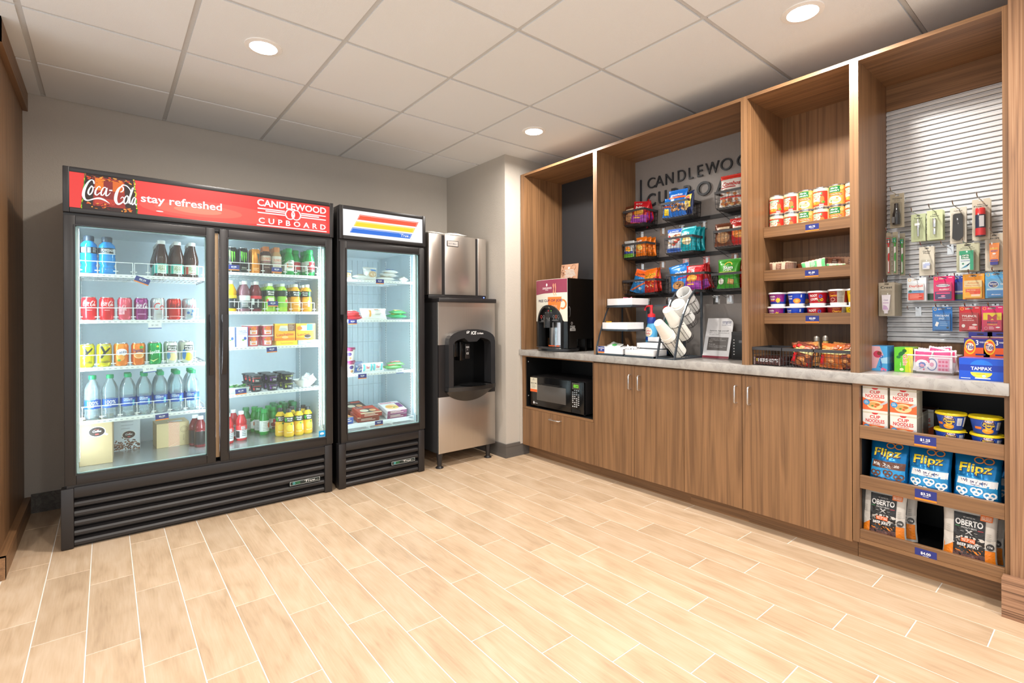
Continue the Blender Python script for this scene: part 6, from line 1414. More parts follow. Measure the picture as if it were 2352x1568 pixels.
# the four slanting sleeves of wire: axis through (y, z) a to b
AX = (((-.075, .236), (.185, .018)), ((.018, .316), (.235, .135)), ((.128, .362), (.29, .235)), ((.205, .438), (.345, .325)))
sl = None
for a, b in AX:
    ang = math.atan2(b[1] - a[1], b[0] - a[0]); L = math.hypot(b[0] - a[0], b[1] - a[1]); m = MB(); R0 = .053
    for q in (-1, 0, 1):
        xx = q * .034; h = math.sqrt(R0 * R0 - xx * xx)
        for s in ((-1, 1) if q else (1,)):
            m.tube([(xx, .42 * L, -h), (xx, L + .004, -h), (xx, L + .006, h * .2)], .0015, 5)
    for y in (.45 * L, L): m.tube([(R0 * math.sin(k * PI / 8 - PI / 2 * 1.2), y, -R0 * math.cos(k * PI / 8 - PI / 2 * 1.2)) for k in range(11)], .0015, 5)
    m.tube([(-.05, .42 * L, -.03), (-.05, L * .95, -.03)], .0015, 5).tube([(.05, .42 * L, -.03), (.05, L * .95, -.03)], .0015, 5).tube([(.05, .42 * L, -.03), (.066, .45 * L, -.015)], .0018, 5).tube([(-.05, .42 * L, -.03), (-.066, .45 * L, -.015)], .0018, 5)
    m.xf(Matrix.Translation((0, a[0], a[1])) @ Matrix.Rotation(ang, 4, 'X')); m.obj('wire_sleeve', WIRE, t)
BUILD['cup'] = lambda: paper_cup()
CUPM = M('f3efe6', .5)
def paper_cup():
    t = thing('paper_cup', '', 'cup')          # axis along +y: foot at 0, rim further on
    MB().lathe([(.001, .004), (.028, .004), (.0285, 0), (.043, .122), (.0455, .124), (.0455, .128), (.042, .128), (.0275, .008)], 28, 0, cap=False).xf(Matrix.Rotation(-PI / 2, 4, 'X')).obj('body', CUPM, t)
    return t
def on_axis(k, dist):
    a, b = AX[k]; L = math.hypot(b[0] - a[0], b[1] - a[1]); y = a[0] + (b[0] - a[0]) * dist / L; z = a[1] + (b[1] - a[1]) * dist / L
    return (2.755 + y, 1.845, .9045 + z), math.atan2(b[1] - a[1], b[0] - a[0])
for k, n in ((0, 19), (1, 15)):
    for i in range(n):
        p, an = on_axis(k, .0 + .0099 * i); put('cup', p, FR, ('outermost paper cup of the %s tilted stack, its base showing' if i == 0 else 'paper cup nested deep in the %s tilted stack, only a rim showing') % ('lower', 'upper')[k], 'stacked paper cups', an)
def lid():
    t = thing('cup_cover', '', 'lid')
    MB().lathe([(.001, .006), (.030, .006), (.031, .001), (.035, 0), (.039, .004), (.040, .016), (.047, .018), (.0475, .024), (.001, .024)], 28, 0, cap=False).xf(Matrix.Rotation(-PI / 2, 4, 'X')).obj('body', WHITE, t)
    return t
BUILD['lid'] = lid
for i in range(12):
    p, an = on_axis(2, .0135 * i); put('lid', p, FR, ('outermost white cup lid of the tilted column' if i == 0 else 'white cup lid nested in the tilted column, only an edge showing'), 'stacked cup lids', an)
p, an = on_axis(3, 0)
t = thing('stirrer_cup', 'tilted white cup of dark stirrers at the top of the cup rack', 'cup', p, FR)
t.rotation_euler = (an, 0, FR)
MB().lathe([(.044, .006), (.046, .0), (.049, .002), (.050, .02), (.044, .17), (.001, .172)], 28, 0, cap=False).lathe([(.044, .006), (.040, .165), (.001, .166)], 28, 0, cap=False).xf(Matrix.Rotation(-PI / 2, 4, 'X')).obj('body', WHITE, t)
r_ = random.Random(3); m = MB()
for k in range(26):
    x, z = r_.uniform(-.03, .03), r_.uniform(-.034, .0); m.box(x - .0025, .03 + r_.uniform(0, .03), z - .0008, x + .0025, .16, z + .0008)
m.obj('stirrers', M('1c1a1a', .5), t)['kind'] = 'stuff'
# ---- sign holder and payment box
t = thing('acrylic_sign', 'leaning white self-service sign with a rounded corner and burgundy foot', 'sign', (3.065, 1.683, .9045), FR)
pts = [(-.09, 0), (.09, 0), (.09, .225)] + [(.05 + .04 * math.cos(a), .225 + .045 * math.sin(a)) for a in (.4, .8, 1.2)] + [(.05, .272), (-.09, .272)]
R_ = Matrix.Rotation(-.30, 4, 'X')
MB().prism(pts, 0, .004).xf(R_).obj('panel', M('d9dadd', .3), t)
MB().box(-.09, .0, .0, .09, .115, .003).obj('foot', ACRYL, t)
P = Print(lambda u, v, d: tuple(R_ @ Vector((u, -d, v))))
P.rect(-.09, .0, .09, .016, '8e2a40').text('CANDLEWOOD', .045, .248, .062, .009, '2a3468', .06).text('CUPBOARD', .045, .225, .06, .007, '2a3468', .06, 0, 0, 2, 1.6)
for z in (.236, .240): P.rect(.016, z, .034, z + .002, '2a3468').rect(.056, z, .074, z + .002, '2a3468')
P.ring(.042, .238, .006, .007, .002, '2a3468').ring(.048, .238, .006, .007, .002, '2a3468')
P.text('Seriously, help yourself.', .002, .185, .13, .012, '3a3a3e', .03).text("We're always open and always on", .004, .171, .135, .008, '5a5a5e', .02).text('the honor system.', -.028, .160, .07, .008, '5a5a5e', .02)
P.rect(-.065, .053, .072, .142, '5f5b5a').text('To charge to your room:', -.012, .130, .075, .006, 'ececec', .03).text('Fill out a charge slip and drop it in', .0, .120, .11, .006, 'd8d8d8', .01).text('the box.', -.045, .111, .024, .006, 'd8d8d8', .01).text('To pay cash:', -.034, .094, .045, .006, 'ececec', .03).text('Just drop the correct amount of money', .004, .084, .118, .006, 'd8d8d8', .01).text('in the box. No change provided.', -.006, .075, .095, .006, 'd8d8d8', .01)
P.done('sign_print', t)
t = thing('payment_box', 'small black drop box partly behind the wood divider', 'box', (3.06, 1.46, .9045), FR)
MB().rbox(-.11, 0, 0, .11, .12, .175, .004).obj('body', M('232427', .35), t)
MB().rbox(-.10, -.003, .01, .10, 0, .155, .002).obj('door', M('1a1b1d', .35), t)
MB().rbox(-.06, -.004, .105, -.02, -.002, .122, .001).obj('slot', M('5a5c60', .3), t)
m = MB()
for k in range(6): m.box(-.094, -.0042, .03 + .018 * k, -.088, -.003, .037 + .018 * k)
m.obj('rivet_row', M('c8c8c8', .3), t)['kind'] = 'stuff'
# ---------------------------------------------------------------- soup cans, bars, cereal cups, candy baskets
def soup(k):
    t = thing('food_can', '', 'can'); R = .0375; h = .112
    MB().lathe([(R * .97, .0), (R + .001, .001), (R + .001, .004), (R, .006), (R, h - .006), (R + .001, h - .004), (R + .001, h - .001), (R * .95, h), (R * .9, h - .003), (.001, h - .003)], 28, 0).obj('body', SILVER, t)
    base = 'f2e6be' if k == 'r' else 'efb25a'
    MB().lathe([(R + .0004, .007), (R + .0004, h - .007)], 28, 0, cap=False).obj('label', M(base, .35), t)
    P = Print(cyl(lambda v: R + .0006), .006)
    if k == 'r':
        P.rect(-.055, .010, .055, .090, 'e03a2c').ell(-.004, .050, .026, .028, 'f4ecd0').rect(-.032, .070, .026, .083, '2f9a4a').text('BOYARDEE', -.003, .0765, .05, .011, 'ffffff', .06).text('Chef', -.004, .088, .02, .007, '2f9a4a', .05).text('Ravioli', -.004, .060, .03, .008, '6a5a3a', .03)
        P.ell(-.006, .026, .022, .010, 'e0902e').ell(-.012, .028, .008, .005, 'f2c25a').ell(.026, .046, .011, .017, 'f07a3a').ell(.03, .03, .01, .006, '4a9a3a').rect(.012, .010, .034, .020, 'f0a0a8').rect(-.056, .012, -.046, .09, 'e8e8ea').lines(-.051, .085, .008, 8, .009, .004, '9a9aa4')
    else:
        P.rect(-.034, .070, .026, .102, '147a3c').text('Marie', -.004, .093, .036, .010, 'ffffff', .03, .3).text("Callender's", -.004, .080, .05, .010, 'ffffff', .03, .3).rect(-.03, .054, .036, .066, 'e86a2a' if k == 'g' else 'd8502a').text('Chicken Pot Pie', .002, .060, .05, .006, 'fff2d8', .03)
        P.ell(-.002, .030, .033, .020, 'f4ead2').ell(-.008, .034, .02, .009, 'e8cf9a').ell(.008, .026, .014, .007, 'c8b47a').ell(-.016, .026, .006, .004, '6a9a4a').ell(.012, .038, .006, .004, 'e8863a').poly([(.0, .036), (.034, .058), (.036, .062), (.004, .042)], 'b0b0b4').ell(.034, .09, .010, .010, 'f6c87a').ell(-.02, .014, .01, .004, 'e0a03a')
    P.done('label_print', t); return t
BUILD['soup'] = soup
ZS = 1.6453
cols = ((1.275, 'rr', .0), (1.195, 'rr', -.35), (1.118, 'gg', 0), (1.043, 'rr', -.25), (.967, 'gg', 0), (.890, 'rr', -.2))
for i, (y, ks, r) in enumerate(cols):
    for z in range(2):
        for b in range(2):
            k = ks[z]; put(('soup', k), (3.022 + .0785 * b, y, ZS + .1124 * z), FR + (r if b == 0 else .4), '%s soup can, %s tier, %s along%s' % ('red and cream' if k == 'r' else 'green and orange', ('lower', 'upper')[z], ORD[i], ', rear' if b else ''), 'soup cans')
BUILD['barpk'] = lambda c, c2, c3: bag(.105, .07, .012, c, lambda P, w, h: (P.rect(-w * .5, .004, -w * .34, h - .004, c2), P.rect(-w * .14, h * .4, w * .16, h - .006, c2), P.rect(w * .36, .004, w * .5, h - .004, c2), P.lines(0, h * .84, w * .22, 4, h * .1, .003, c3)), 81, .006, None, 0, .35, False, 'snack_bar', 'snack')
ZB = 1.3973
for k in range(6): put(('barpk', 'e2cfb4', '8a5f4e', 'c9a48c'), (3.00 + .014 * k, 1.253 - .003 * k, ZB), FR + j(.05), 'cream and brown snack bar wrapper, %s in the upright file' % ORD[k], 'snack bars', .06, 0, (1, 1, 1.25))
for k in range(4): put(('barpk', 'a05a34', '5a2f1c', 'c8a890'), (3.08 + .016 * k, 1.13 - .012 * k, ZB + .004), FR + .25 + j(.3), 'brown snack bar wrapper, %s of the leaning pile' % ORD[k], 'snack bars', -.25, -.3 + .12 * k, (1, 1, 1.25))
for k in range(2): put(('barpk', '9a5a38', '6a3a24', 'd8b8a0'), (3.15 + .02 * k, 1.03 - .04 * k, ZB), FR + .1, 'reddish brown snack bar standing at the rear, %s of two' % ORD[k], 'snack bars', -.1, .1, (1, 1, 1.5))
put(('barpk', 'e8d8c4', '5fc27a', 'f2ead8'), (2.995, 1.065, ZB + .006), FR, 'mint green and cream snack bar tilted across the file', 'snack bars', -.05, -.16, (1.15, 1, 1.1))
put(('barpk', 'e6d6c2', '62c47e', 'f2ead8'), (3.01, .975, ZB), FR - .1, 'mint green and cream snack bar lying low beside another', 'snack bars', .0, .1, (.9, 1, .8)); put(('barpk', 'b88a68', '8a5a3c', 'd8b8a0'), (3.10, .93, ZB), FR, 'light brown snack bar standing alone by the divider', 'snack bars', .1, .1, (1, 1, 1.3))
def ccup(k):
    body = {'p': '2340a8', 'b': '1546c8', 'r': 'b8182c', 'm': '8e1f24', 'y': 'f5d21c'}[k]
    def f(P, h):
        if k == 'p': P.rect(-.055, h * .34, .055, h * .88, '8a1f80').text('raisin', -.016, h * .72, .034, .012, 'ffffff', .06).text('bran', -.016, h * .54, .03, .012, 'ffffff', .06).poly([(.018 + (.017 if q % 2 else .010) * math.cos(q * PI / 9), h * .44 + (.017 if q % 2 else .010) * math.sin(q * PI / 9)) for q in range(18)], 'f6cf20').rect(-.03, h * .40, -.004, h * .46, 'f0a02a')
        elif k == 'b': P.text('frosted', -.026, h * .70, .034, .010, 'ffffff', .06).text('flakes', -.026, h * .54, .032, .010, 'ffffff', .06).ell(.016, h * .36, .022, .014, 'f08a2a').ell(.016, h * .36, .014, .008, 'f6c060').rect(.036, h * .6, .044, h * .8, 'c8d4f0')
        elif k == 'r': P.text('FROOT', -.008, h * .68, .042, .013, 'ffffff', .06, 0, .05).text('LOOPS', -.006, h * .44, .042, .013, 'ffffff', .06, 0, .05).ring(.03, h * .62, .009, .009, .004, '3a6ad0').ring(.038, h * .4, .008, .008, .004, 'f0c02a').ring(.024, h * .34, .007, .007, .003, '4ab04a')
        elif k == 'm': P.rect(.012, .004, .05, h * .92, 'b9b4ac').lines(.03, h * .8, .03, 8, .007, .003, '6a665e').text('Cheerios', -.012, h * .62, .044, .012, 'f0b23a', .05).ring(-.014, h * .36, .014, .009, .0015, 'f2e2d0').text('Honey Nut', -.014, h * .78, .034, .006, 'f0b23a', .04)
        else: P.text('Cheerios', .0, h * .70, .05, .015, '1a1a1a', .05).ell(.0, h * .34, .014, .013, 'e2503a').ell(.0, h * .34, .011, .010, 'f2d8c8')
    t = tub(.037, .047, .080, body, 'f2f2f4', f, .006, .004, 'cereal_cup', 'cup')
    MB().lathe([(.0355, 0), (.0375, .0005), (.0392, .013), (.0385, .014)], 24, 0, cap=False).xf(Matrix.Diagonal((1.004, 1.004, 1, 1))).obj('foot_ring', M('eef0f2', .35), t)
    return t
BUILD['ccup'] = ccup
ZC = 1.1503
CN = {'p': 'purple and blue', 'b': 'bright blue', 'r': 'red', 'm': 'maroon and grey', 'y': 'yellow'}
for i, (y, k) in enumerate(((1.270, 'p'), (1.168, 'b'), (1.062, 'r'), (.962, 'm'), (.876, 'y'))):
    for z in range(2):
        put(('ccup', k), (3.022, y + (.006 if z == 0 else 0), ZC + .0807 * z), FR + (0 if k != 'm' else -.1 + .6 * (1 - z)), '%s cereal cup, %s of its stack' % (CN[k], ('bottom', 'top')[z]), 'cereal cups', 0, 0, (1, 1, 1.06) if k in 'my' and z else None)
    if k in 'br':
        for z in range(2): put(('ccup', k), (3.125, y - .01, ZC + .0807 * z), FR, '%s cereal cup, rear stack, %s' % (CN[k], ('bottom', 'top')[z]), 'cereal cups')
# baskets of candy on the worktop
for y0, y1, lab in ((1.317, 1.163, 'black wire basket of chocolate bars on the worktop'), (1.158, 1.008, 'black wire basket of cookie bags on the worktop'), (1.003, .835, 'black wire basket of cracker bags on the worktop')):
    put(('basket', round(y0 - y1, 3), .24, .100, False), (2.80, (y0 + y1) / 2, .905), FR, lab, 'worktop candy baskets')
BUILD['choc'] = lambda: carton(.142, .020, .042, '4a2620', lambda P, w, h: (P.text("HERSHEY'S", .006, h * .62, .105, .018, 'e6e6ea', .06), P.rect(-.056, h * .46, -.051, h * .8, 'e8d040'), P.rect(-w / 2, 0, -w / 2 + .008, h, '8a7a78'), P.rect(w / 2 - .008, 0, w / 2, h, '8a7a78')), None, lambda P, w, d: P.rect(-w / 2, 0, w / 2, d, '3a1c18'), 'chocolate_bar', 'candy', .004, .25)
for k in range(7): put('choc', (2.807 + .0225 * k, 1.24, .9085), FR, 'brown chocolate bar with silver letters, %s in the basket file' % ORD[k], 'chocolate bars')
def cookies(c, c2):
    def f(P, w, h):
        P.rect(-w * .44, h * .56, w * .44, h * .74, 'e8d890').text('Bakery', 0, h * .65, w * .6, h * .1, '6a4a2a', .04); r = random.Random(7)
        for k in range(16): P.ell(r.uniform(-w * .38, w * .38), r.choice([r.uniform(h * .1, h * .5), r.uniform(h * .78, h * .9)]), .013, .009, r.choice(['c8763a', 'e0995a', 'a8562a', c2]), n=8)
        P.rect(-w * .46, h * .12, -w * .28, h * .5, 'd8202a')
    return bag(.105, .125, .05, c, f, 91 + len(c2), .012, None, 0, .18, False, 'cookie_bag', 'bag')
BUILD['cookies'] = cookies
for c, c2, x, y, rx, ry, lab in (('7a3a28', 'd8202a', 2.855, 1.09, -.2, .25, 'clear and red cookie bag tilted in the middle basket'), ('8a4a2c', 'c8352a', 2.93, 1.10, -.1, -.1, 'clear and red cookie bag behind in the middle basket'), ('c88a4a', 'f0c26a', 2.88, 1.045, -.15, -.2, 'golden cookie bag in the middle basket'),
                                  ('c8682e', 'e88a3a', 2.855, .945, -.15, .05, 'orange cracker bag foremost in the basket by the divider'), ('8a4030', 'd85a4a', 2.87, .88, -.15, -.15, 'dark red cracker bag in the basket by the divider'), ('b87838', 'e0a85a', 2.95, .925, -.05, .1, 'tan cracker bag at the rear of the basket by the divider')):
    put(('cookies', c, c2), (x, y, .909), FR, lab, 'cookie bags on the worktop', rx, ry)
def jar(c, lc):
    t = thing('snack_jar', '', 'jar')
    MB().lathe([(.014, 0), (.0165, .003), (.0165, .045), (.011, .056), (.011, .066), (.001, .067)], 18, 0).obj('body', M(c, .15), t)
    MB().lathe([(.0168, .008), (.0168, .040)], 18, 0, cap=False).obj('label', M(lc, .5), t)
    MB().lathe([(.001, .0672), (.012, .067), (.012, .076), (.008, .08), (.001, .08)], 14, 0, cap=False).obj('cap', M('b8b2a8', .25, .7), t)
    P = Print(cyl(lambda v: .0169), .005); P.lines(0, .033, .018, 4, .006, .002, '7a6a4a'); P.done('label_print', t); return t
BUILD['jar'] = jar
put('jar' if False else ('jar', 'c0a884', 'ded4b8'), (2.985, 1.055, .906), FR, 'small cookie jar with a cream label behind the candy baskets', 'small jars', 0, 0, (1.25, 1.25, 2.0)); put(('jar', 'c8a860', 'd8c83a'), (2.985, 1.012, .906), FR, 'small cookie jar with a yellow label behind the candy baskets', 'small jars', 0, 0, (1.25, 1.25, 2.05))
# ---------------------------------------------------------------- hanging goods
XS_ = XBK - .0285
def hook(L):
    t = thing('display_hook', '', 'hook')
    m = MB(); m.tube([(0, 0, -.006), (0, -L + .02, -.002), (0, -L + .006, .004), (0, -L, .012)], .0022, 6); m.lathe([(.001, -.003), (.0038, 0), (.001, .003)], 8, 0, (0, -L, .013), cap=False); m.obj('wire', CHROME, t)
    MB().box(-.012, -.0025, -.034, .012, 0, .012).box(-.012, -.007, .006, .012, -.0025, .012).obj('plate', M('d4d8da', .25, .7), t)
    MB().lathe([(.001, 0), (.003, .0005), (.003, .0012)], 8, 0).xf(Matrix.Translation((0, -.0072, .009)) @ Matrix.Rotation(PI / 2, 4, 'X')).obj('hole', M('2a2a2a', .6), t)
    return t
BUILD['hook'] = hook
CARD = 'b9b4a2'
def blister(w, h, cardc, fn, pw, ph, pz, depth, prodc, extra=None, name='blister_pack', r=.004):
    """hang-hole card with a clear dome and the product inside; hangs from its top edge at z = 0"""
    t = thing(name, '', 'toiletry'); hd = w * .14
    MB().box(-w / 2, 0, -h, w / 2, .0012, -.012).box(-w / 2, 0, -.012, -hd, .0012, 0).box(hd, 0, -.012, w / 2, .0012, 0).box(-hd, 0, -.004, hd, .0012, 0).obj('card', M(cardc, .5), t)
    if pw:
        MB().rbox(-pw / 2, -depth, pz - ph / 2, pw / 2, -.0004, pz + ph / 2, min(.005, depth * .4)).obj('blister', FILM, t)
        if extra: extra(t)
    P = Print(flat(0)); fn(P, w, h); P.done('card_print', t); return t
def med(w, h, c, c2, fn):
    """printed card with a printed box front under the dome"""
    t = thing('blister_pack', '', 'medicine')
    MB().box(-w / 2, 0, -h, w / 2, .0012, -.012).box(-w / 2, 0, -.012, -w * .14, .0012, 0).box(w * .14, 0, -.012, w / 2, .0012, 0).box(-w * .14, 0, -.004, w * .14, .0012, 0).obj('card', M(c, .35), t)
    b = MB().rbox(-w * .41, -.012, -h * .95, w * .41, -.0003, -h * .26, .002).obj('inner_box', M(c2, .3), t)
    P = Print(flat(-.012)); fn(P, w * .82, h * .69, -h * .95); P.done('box_print', b)
    P = Print(flat(0)); P.ring(-w * .36, -h * .09, .006, .007, .0018, 'f2c02a').lines(-w * .12, -h * .08, w * .2, 2, .004, .0015, 'f0e0d0').rect(w * .24, -h * .07, w * .42, -h * .05, 'e8e8e8'); P.done('card_print', t)
    MB().rbox(-w * .44, -.0135, -h * .97, w * .44, -.0125, -h * .24, .0004, 0, 1).obj('blister', FILM, t); return t
def m_day(P, w, h, z): P.rect(-w / 2, z, w / 2, z + h, 'f0f4f8').rect(-w / 2, z, w / 2, z + h * .42, 'ea4a2a').rect(-w / 2, z + h * .42, w / 2, z + h * .58, '6aa8d8').text('DayQuil', 0, z + h * .84, w * .86, h * .17, 'e8452a', .06).text('VapoCOOL', .006, z + h * .54, w * .6, h * .1, '2a5aa0', .05).ell(-w * .36, z + h * .54, .006, .006, '1a6a4a').lines(0, z + h * .3, w * .8, 3, h * .09, .002, 'fad0c0').ell(w * .3, z + h * .14, .008, .003, 'c8301a')
def m_ben(P, w, h, z): P.rect(-w / 2, z, w / 2, z + h, 'd81a6a').rect(-w / 2, z, w / 2, z + h * .46, '3a2a6a').ell(0, z + h * .82, w * .44, h * .1, '4a3a80').ell(0, z + h * .82, w * .41, h * .085, 'f4f4f8').text('Benadryl', 0, z + h * .82, w * .7, h * .11, '3a3a80', .05).text('ALLERGY', .004, z + h * .59, w * .64, h * .09, 'ffffff', .06, .15).rect(-w * .42, z + h * .32, w * .42, z + h * .41, 'd8407a').ell(.0, z + h * .2, .008, .004, 'f08ab0').lines(0, z + h * .08, w * .6, 1, .01, .003, 'd8c8e0')
def m_or(P, w, h, z): P.rect(-w / 2, z, w / 2, z + h, 'f2c23a').rect(-w / 2, z + h * .62, w / 2, z + h, 'f4e0a8').text('Airborne', .0, z + h * .86, w * .66, h * .1, 'e8862a', .04, .2).text('1000mg Vitamin C', 0, z + h * .70, w * .86, h * .08, 'e0702a', .04).rect(-w * .42, z + h * .2, w * .42, z + h * .52, 'ec6a2e').text('Super Orange', -.006, z + h * .44, w * .5, h * .06, 'fff0d0', .04).ell(-w * .3, z + h * .24, .008, .008, 'f6b02a').ell(w * .16, z + h * .3, .006, .006, 'e24a2a').ell(w * .34, z + h * .32, .006, .006, 'e24a2a').rect(-w * .1, z + h * .08, w * .4, z + h * .2, 'f2d8c0')
def m_al(P, w, h, z): P.rect(-w / 2, z, w / 2, z + h, '6ab4e2').rect(-w / 2, z, w / 2, z + h * .36, '3a8ad0').rect(-w / 2, z + h * .36, w / 2, z + h * .46, 'bfe0f2').ell(-w * .14, z + h * .68, w * .28, h * .2, 'f2f6fa').ell(-w * .14, z + h * .68, w * .25, h * .17, '2a4a9a').text('Seltzer', -w * .14, z + h * .72, w * .4, h * .1, 'ffffff', .06).text('PLUS', -w * .06, z + h * .60, w * .2, h * .07, 'f2d02a', .06).text('Cold', w * .34, z + h * .70, w * .2, h * .1, 'ffffff', .05).text('effervescent', 0, z + h * .12, w * .5, h * .06, 'ffffff', .04)
def m_tr(P, w, h, z): P.rect(-w / 2, z, w / 2, z + h, '2a7cc4').text('TROJAN', .0, z + h * .84, w * .84, h * .14, 'eef4fa', .05).text('ENZ', .0, z + h * .68, w * .36, h * .1, 'd8e8f4', .05, .2).rect(-w * .1, z + h * .55, w * .5, z + h * .58, '1a3a70').lines(.008, z + h * .46, w * .5, 3, h * .1, .002, 'a8c8e4').poly([(-w * .42, z + h * .26), (-w * .26, z + h * .2), (-w * .16, z + h * .44), (-w * .32, z + h * .5)], 'f0f0ee').ell(w * .36, z + h * .14, .005, .005, '3a4a5a')
def m_ty(P, w, h, z): P.rect(-w / 2, z, w / 2, z + h, 'b8202a').text('TYLENOL', .0, z + h * .82, w * .86, h * .13, 'ffffff', .06, .12).text('Acetaminophen', -.008, z + h * .67, w * .56, h * .06, 'ffffff', .03).text('Extra Strength', -.004, z + h * .57, w * .64, h * .07, 'ffffff', .05, .12).ell(-w * .34, z + h * .26, w * .1, h * .1, 'f2f0ee').ell(w * .3, z + h * .32, w * .15, h * .05, 'f2f0ee').poly([(-w * .1, z + h * .03), (w * .46, z + h * .03), (w * .46, z + h * .24), (w * .0, z + h * .24)], 'e2404a').lines(w * .2, z + h * .2, w * .4, 3, h * .06, .002, 'ffffff')
def m_mi(P, w, h, z): P.rect(-w / 2, z, w / 2, z + h, 'd8305a').rect(-w / 2, z + h * .6, w / 2, z + h, 'f4e022').text('M', .0, z + h * .72, w * .5, h * .36, 'c8204a', .05).text('Midol', .0, z + h * .46, w * .54, h * .11, '3a2a6a', .05).text('COMPLETE', .0, z + h * .34, w * .52, h * .06, 'f2e04a', .05).ring(-w * .34, z + h * .13, .006, .006, .001, 'f0c0d0').ell(w * .3, z + h * .18, w * .12, h * .04, 'f2f0f0').lines(-.002, z + h * .2, w * .3, 3, h * .06, .002, 'f2c8d8')
def m_gr(P, w, h, z): P.rect(-w / 2, z, w / 2, z + h, 'e8eef0').rect(-w / 2, z, w / 2, z + h * .4, '1a5a3a').text('N', -w * .3, z + h * .8, .006, .008, '2a7a4a', .05)
def m_bl(P, w, h, z): P.rect(-w / 2, z, w / 2, z + h, '2a4ab0').rect(-w / 2, z, w / 2, z + h * .3, '1f6a3a').rect(-w / 2, z + h * .4, w / 2, z + h * .5, 'dfe8f0')
MED = {'day': ('e4ecf2', 'f0f4f8', m_day), 'ben': ('d01a66', 'd81a6a', m_ben), 'or': ('f2a41e', 'f2c23a', m_or), 'al': ('5aaee0', '6ab4e2', m_al), 'tr': ('2472bc', '2a7cc4', m_tr), 'ty': ('c22430', 'b8202a', m_ty), 'mi': ('d0206a', 'd8305a', m_mi), 'gr': ('e6ecee', 'e8eef0', m_gr), 'bl': ('2444aa', '2a4ab0', m_bl)}
BUILD['med'] = lambda k: med(.074, .116, *MED[k])
def hang(kind, y, ztop, L, n, lab, grp, dz=.006, step=.016, yo=0.0):
    """hook in the wall and the packs threaded on it; the front pack is named first"""
    put(('hook', .205), (XS_ - .0006, y, ztop + .0032), FR, 'chrome hook holding the ' + lab, 'display hooks')
    for i in range(n):
        put(kind, (XS_ - L + .0 + step * i, y + .0006 * i, ztop + .0038), FR + j(.03), lab if i == 0 else '%s, %s back' % (lab, ORD[i]), grp)
G_ = 'hanging medicine packs'
hang(('med', 'day'), .652, 1.3575, .085, 3, 'white and orange cold medicine pack', G_); hang(('med', 'ben'), .549, 1.3575, .085, 3, 'magenta and purple allergy pack', G_)
hang(('med', 'or'), .443, 1.361, .085, 2, 'yellow and orange vitamin pack', G_); hang(('med', 'al'), .366, 1.364, .085, 2, 'light blue effervescent pack', G_)
hang(('med', 'tr'), .557, 1.211, .07, 1, 'deep blue pack with a white sticker', G_); hang(('med', 'ty'), .456, 1.211, .085, 2, 'dark red pain relief pack', G_); hang(('med', 'mi'), .379, 1.211, .085, 2, 'pink pack with a yellow block', G_)
for k, (kd, y, lab) in enumerate((('gr', .605, 'white and green medicine pack behind the orange one'), ('bl', .512, 'blue and green medicine pack behind the magenta one'))):
    put(('med', kd), (XS_ - .03, y, 1.361), FR, lab, G_); put(('hook', .07), (XS_ - .0006, y, 1.3604), FR, 'short chrome hook behind the %s pack' % ('white and green', 'blue and green')[k], 'display hooks')
def cardtxt(lines, c='2a2a26'):
    def f(P, w, h):
        for t_, z, wd, hh in lines: P.text(t_, 0, z, wd, hh, c, .04)
    return f
def e_spray(t): MB().lathe([(.014, -.158), (.0155, -.155), (.0155, -.105), (.011, -.09), (.0085, -.07), (.0085, -.052)], 18, 0, (0, -.017, 0)).obj('product', M('1a1a1c', .25), t); MB().box(-.016, -.0335, -.15, -.004, -.0325, -.12).obj('product_label', M('6a6a6a', .4), t)
def e_rod(t): MB().rbox(-.0035, -.009, -.112, .0035, -.004, -.032, .0015).box(-.0015, -.0085, -.035, .0015, -.004, -.026).rbox(-.005, -.010, -.070, .006, -.005, -.045, .002).obj('product', SILVER, t); MB().box(-.012, -.0125, -.058, .008, -.012, -.046).obj('product_label', WHITE, t)
def e_clip(t): MB().rbox(-.006, -.012, -.085, .006, -.004, -.042, .003).rbox(-.0045, -.010, -.118, .0045, -.005, -.088, .001).lathe([(.001, 0), (.007, 0), (.007, .004)], 14, 0, (0, -.008, -.045)).obj('product', SILVER, t)
def e_comb(t):
    m = MB(); m.prism([(-.020, -.145), (-.017, -.035), (-.010, -.030), (.012, -.030), (.018, -.04), (.018, -.14), (.006, -.156), (-.006, -.156)], -.010, -.004); m.obj('product', M('1f2022', .5), t)
    g = MB()
    for k in range(16): g.box(-.017, -.0105, -.046 - .006 * k, -.002, -.0098, -.0475 - .006 * k)
    g.obj('teeth', M('1c1c1e', .6), t)['kind'] = 'stuff'
def e_foam(t):
    MB().lathe([(.017, -.172), (.0175, -.17), (.0175, -.075)], 18, 0, (0, -.019, 0)).obj('product', M('1d2a4a', .3), t); MB().lathe([(.0172, -.074), (.0172, -.048), (.015, -.044)], 18, 0, (0, -.019, 0)).obj('cap', M('e2262a', .3), t)
    MB().lathe([(.0178, -.168), (.0178, -.135)], 18, 0, (0, -.019, 0), cap=False).obj('band', M('d8252c', .35), t); MB().box(-.002, -.0378, -.13, .014, -.0372, -.08).obj('product_label', M('c8c8cc', .4), t)
def e_floss(t): MB().rbox(-.015, -.016, -.112, .015, -.004, -.075, .004).obj('product', M('e8ecf4', .3), t); MB().box(-.010, -.0165, -.104, .002, -.016, -.086).box(-.004, -.0168, -.094, .016, -.0164, -.082).obj('product_label', M('b8c4e8', .4), t)
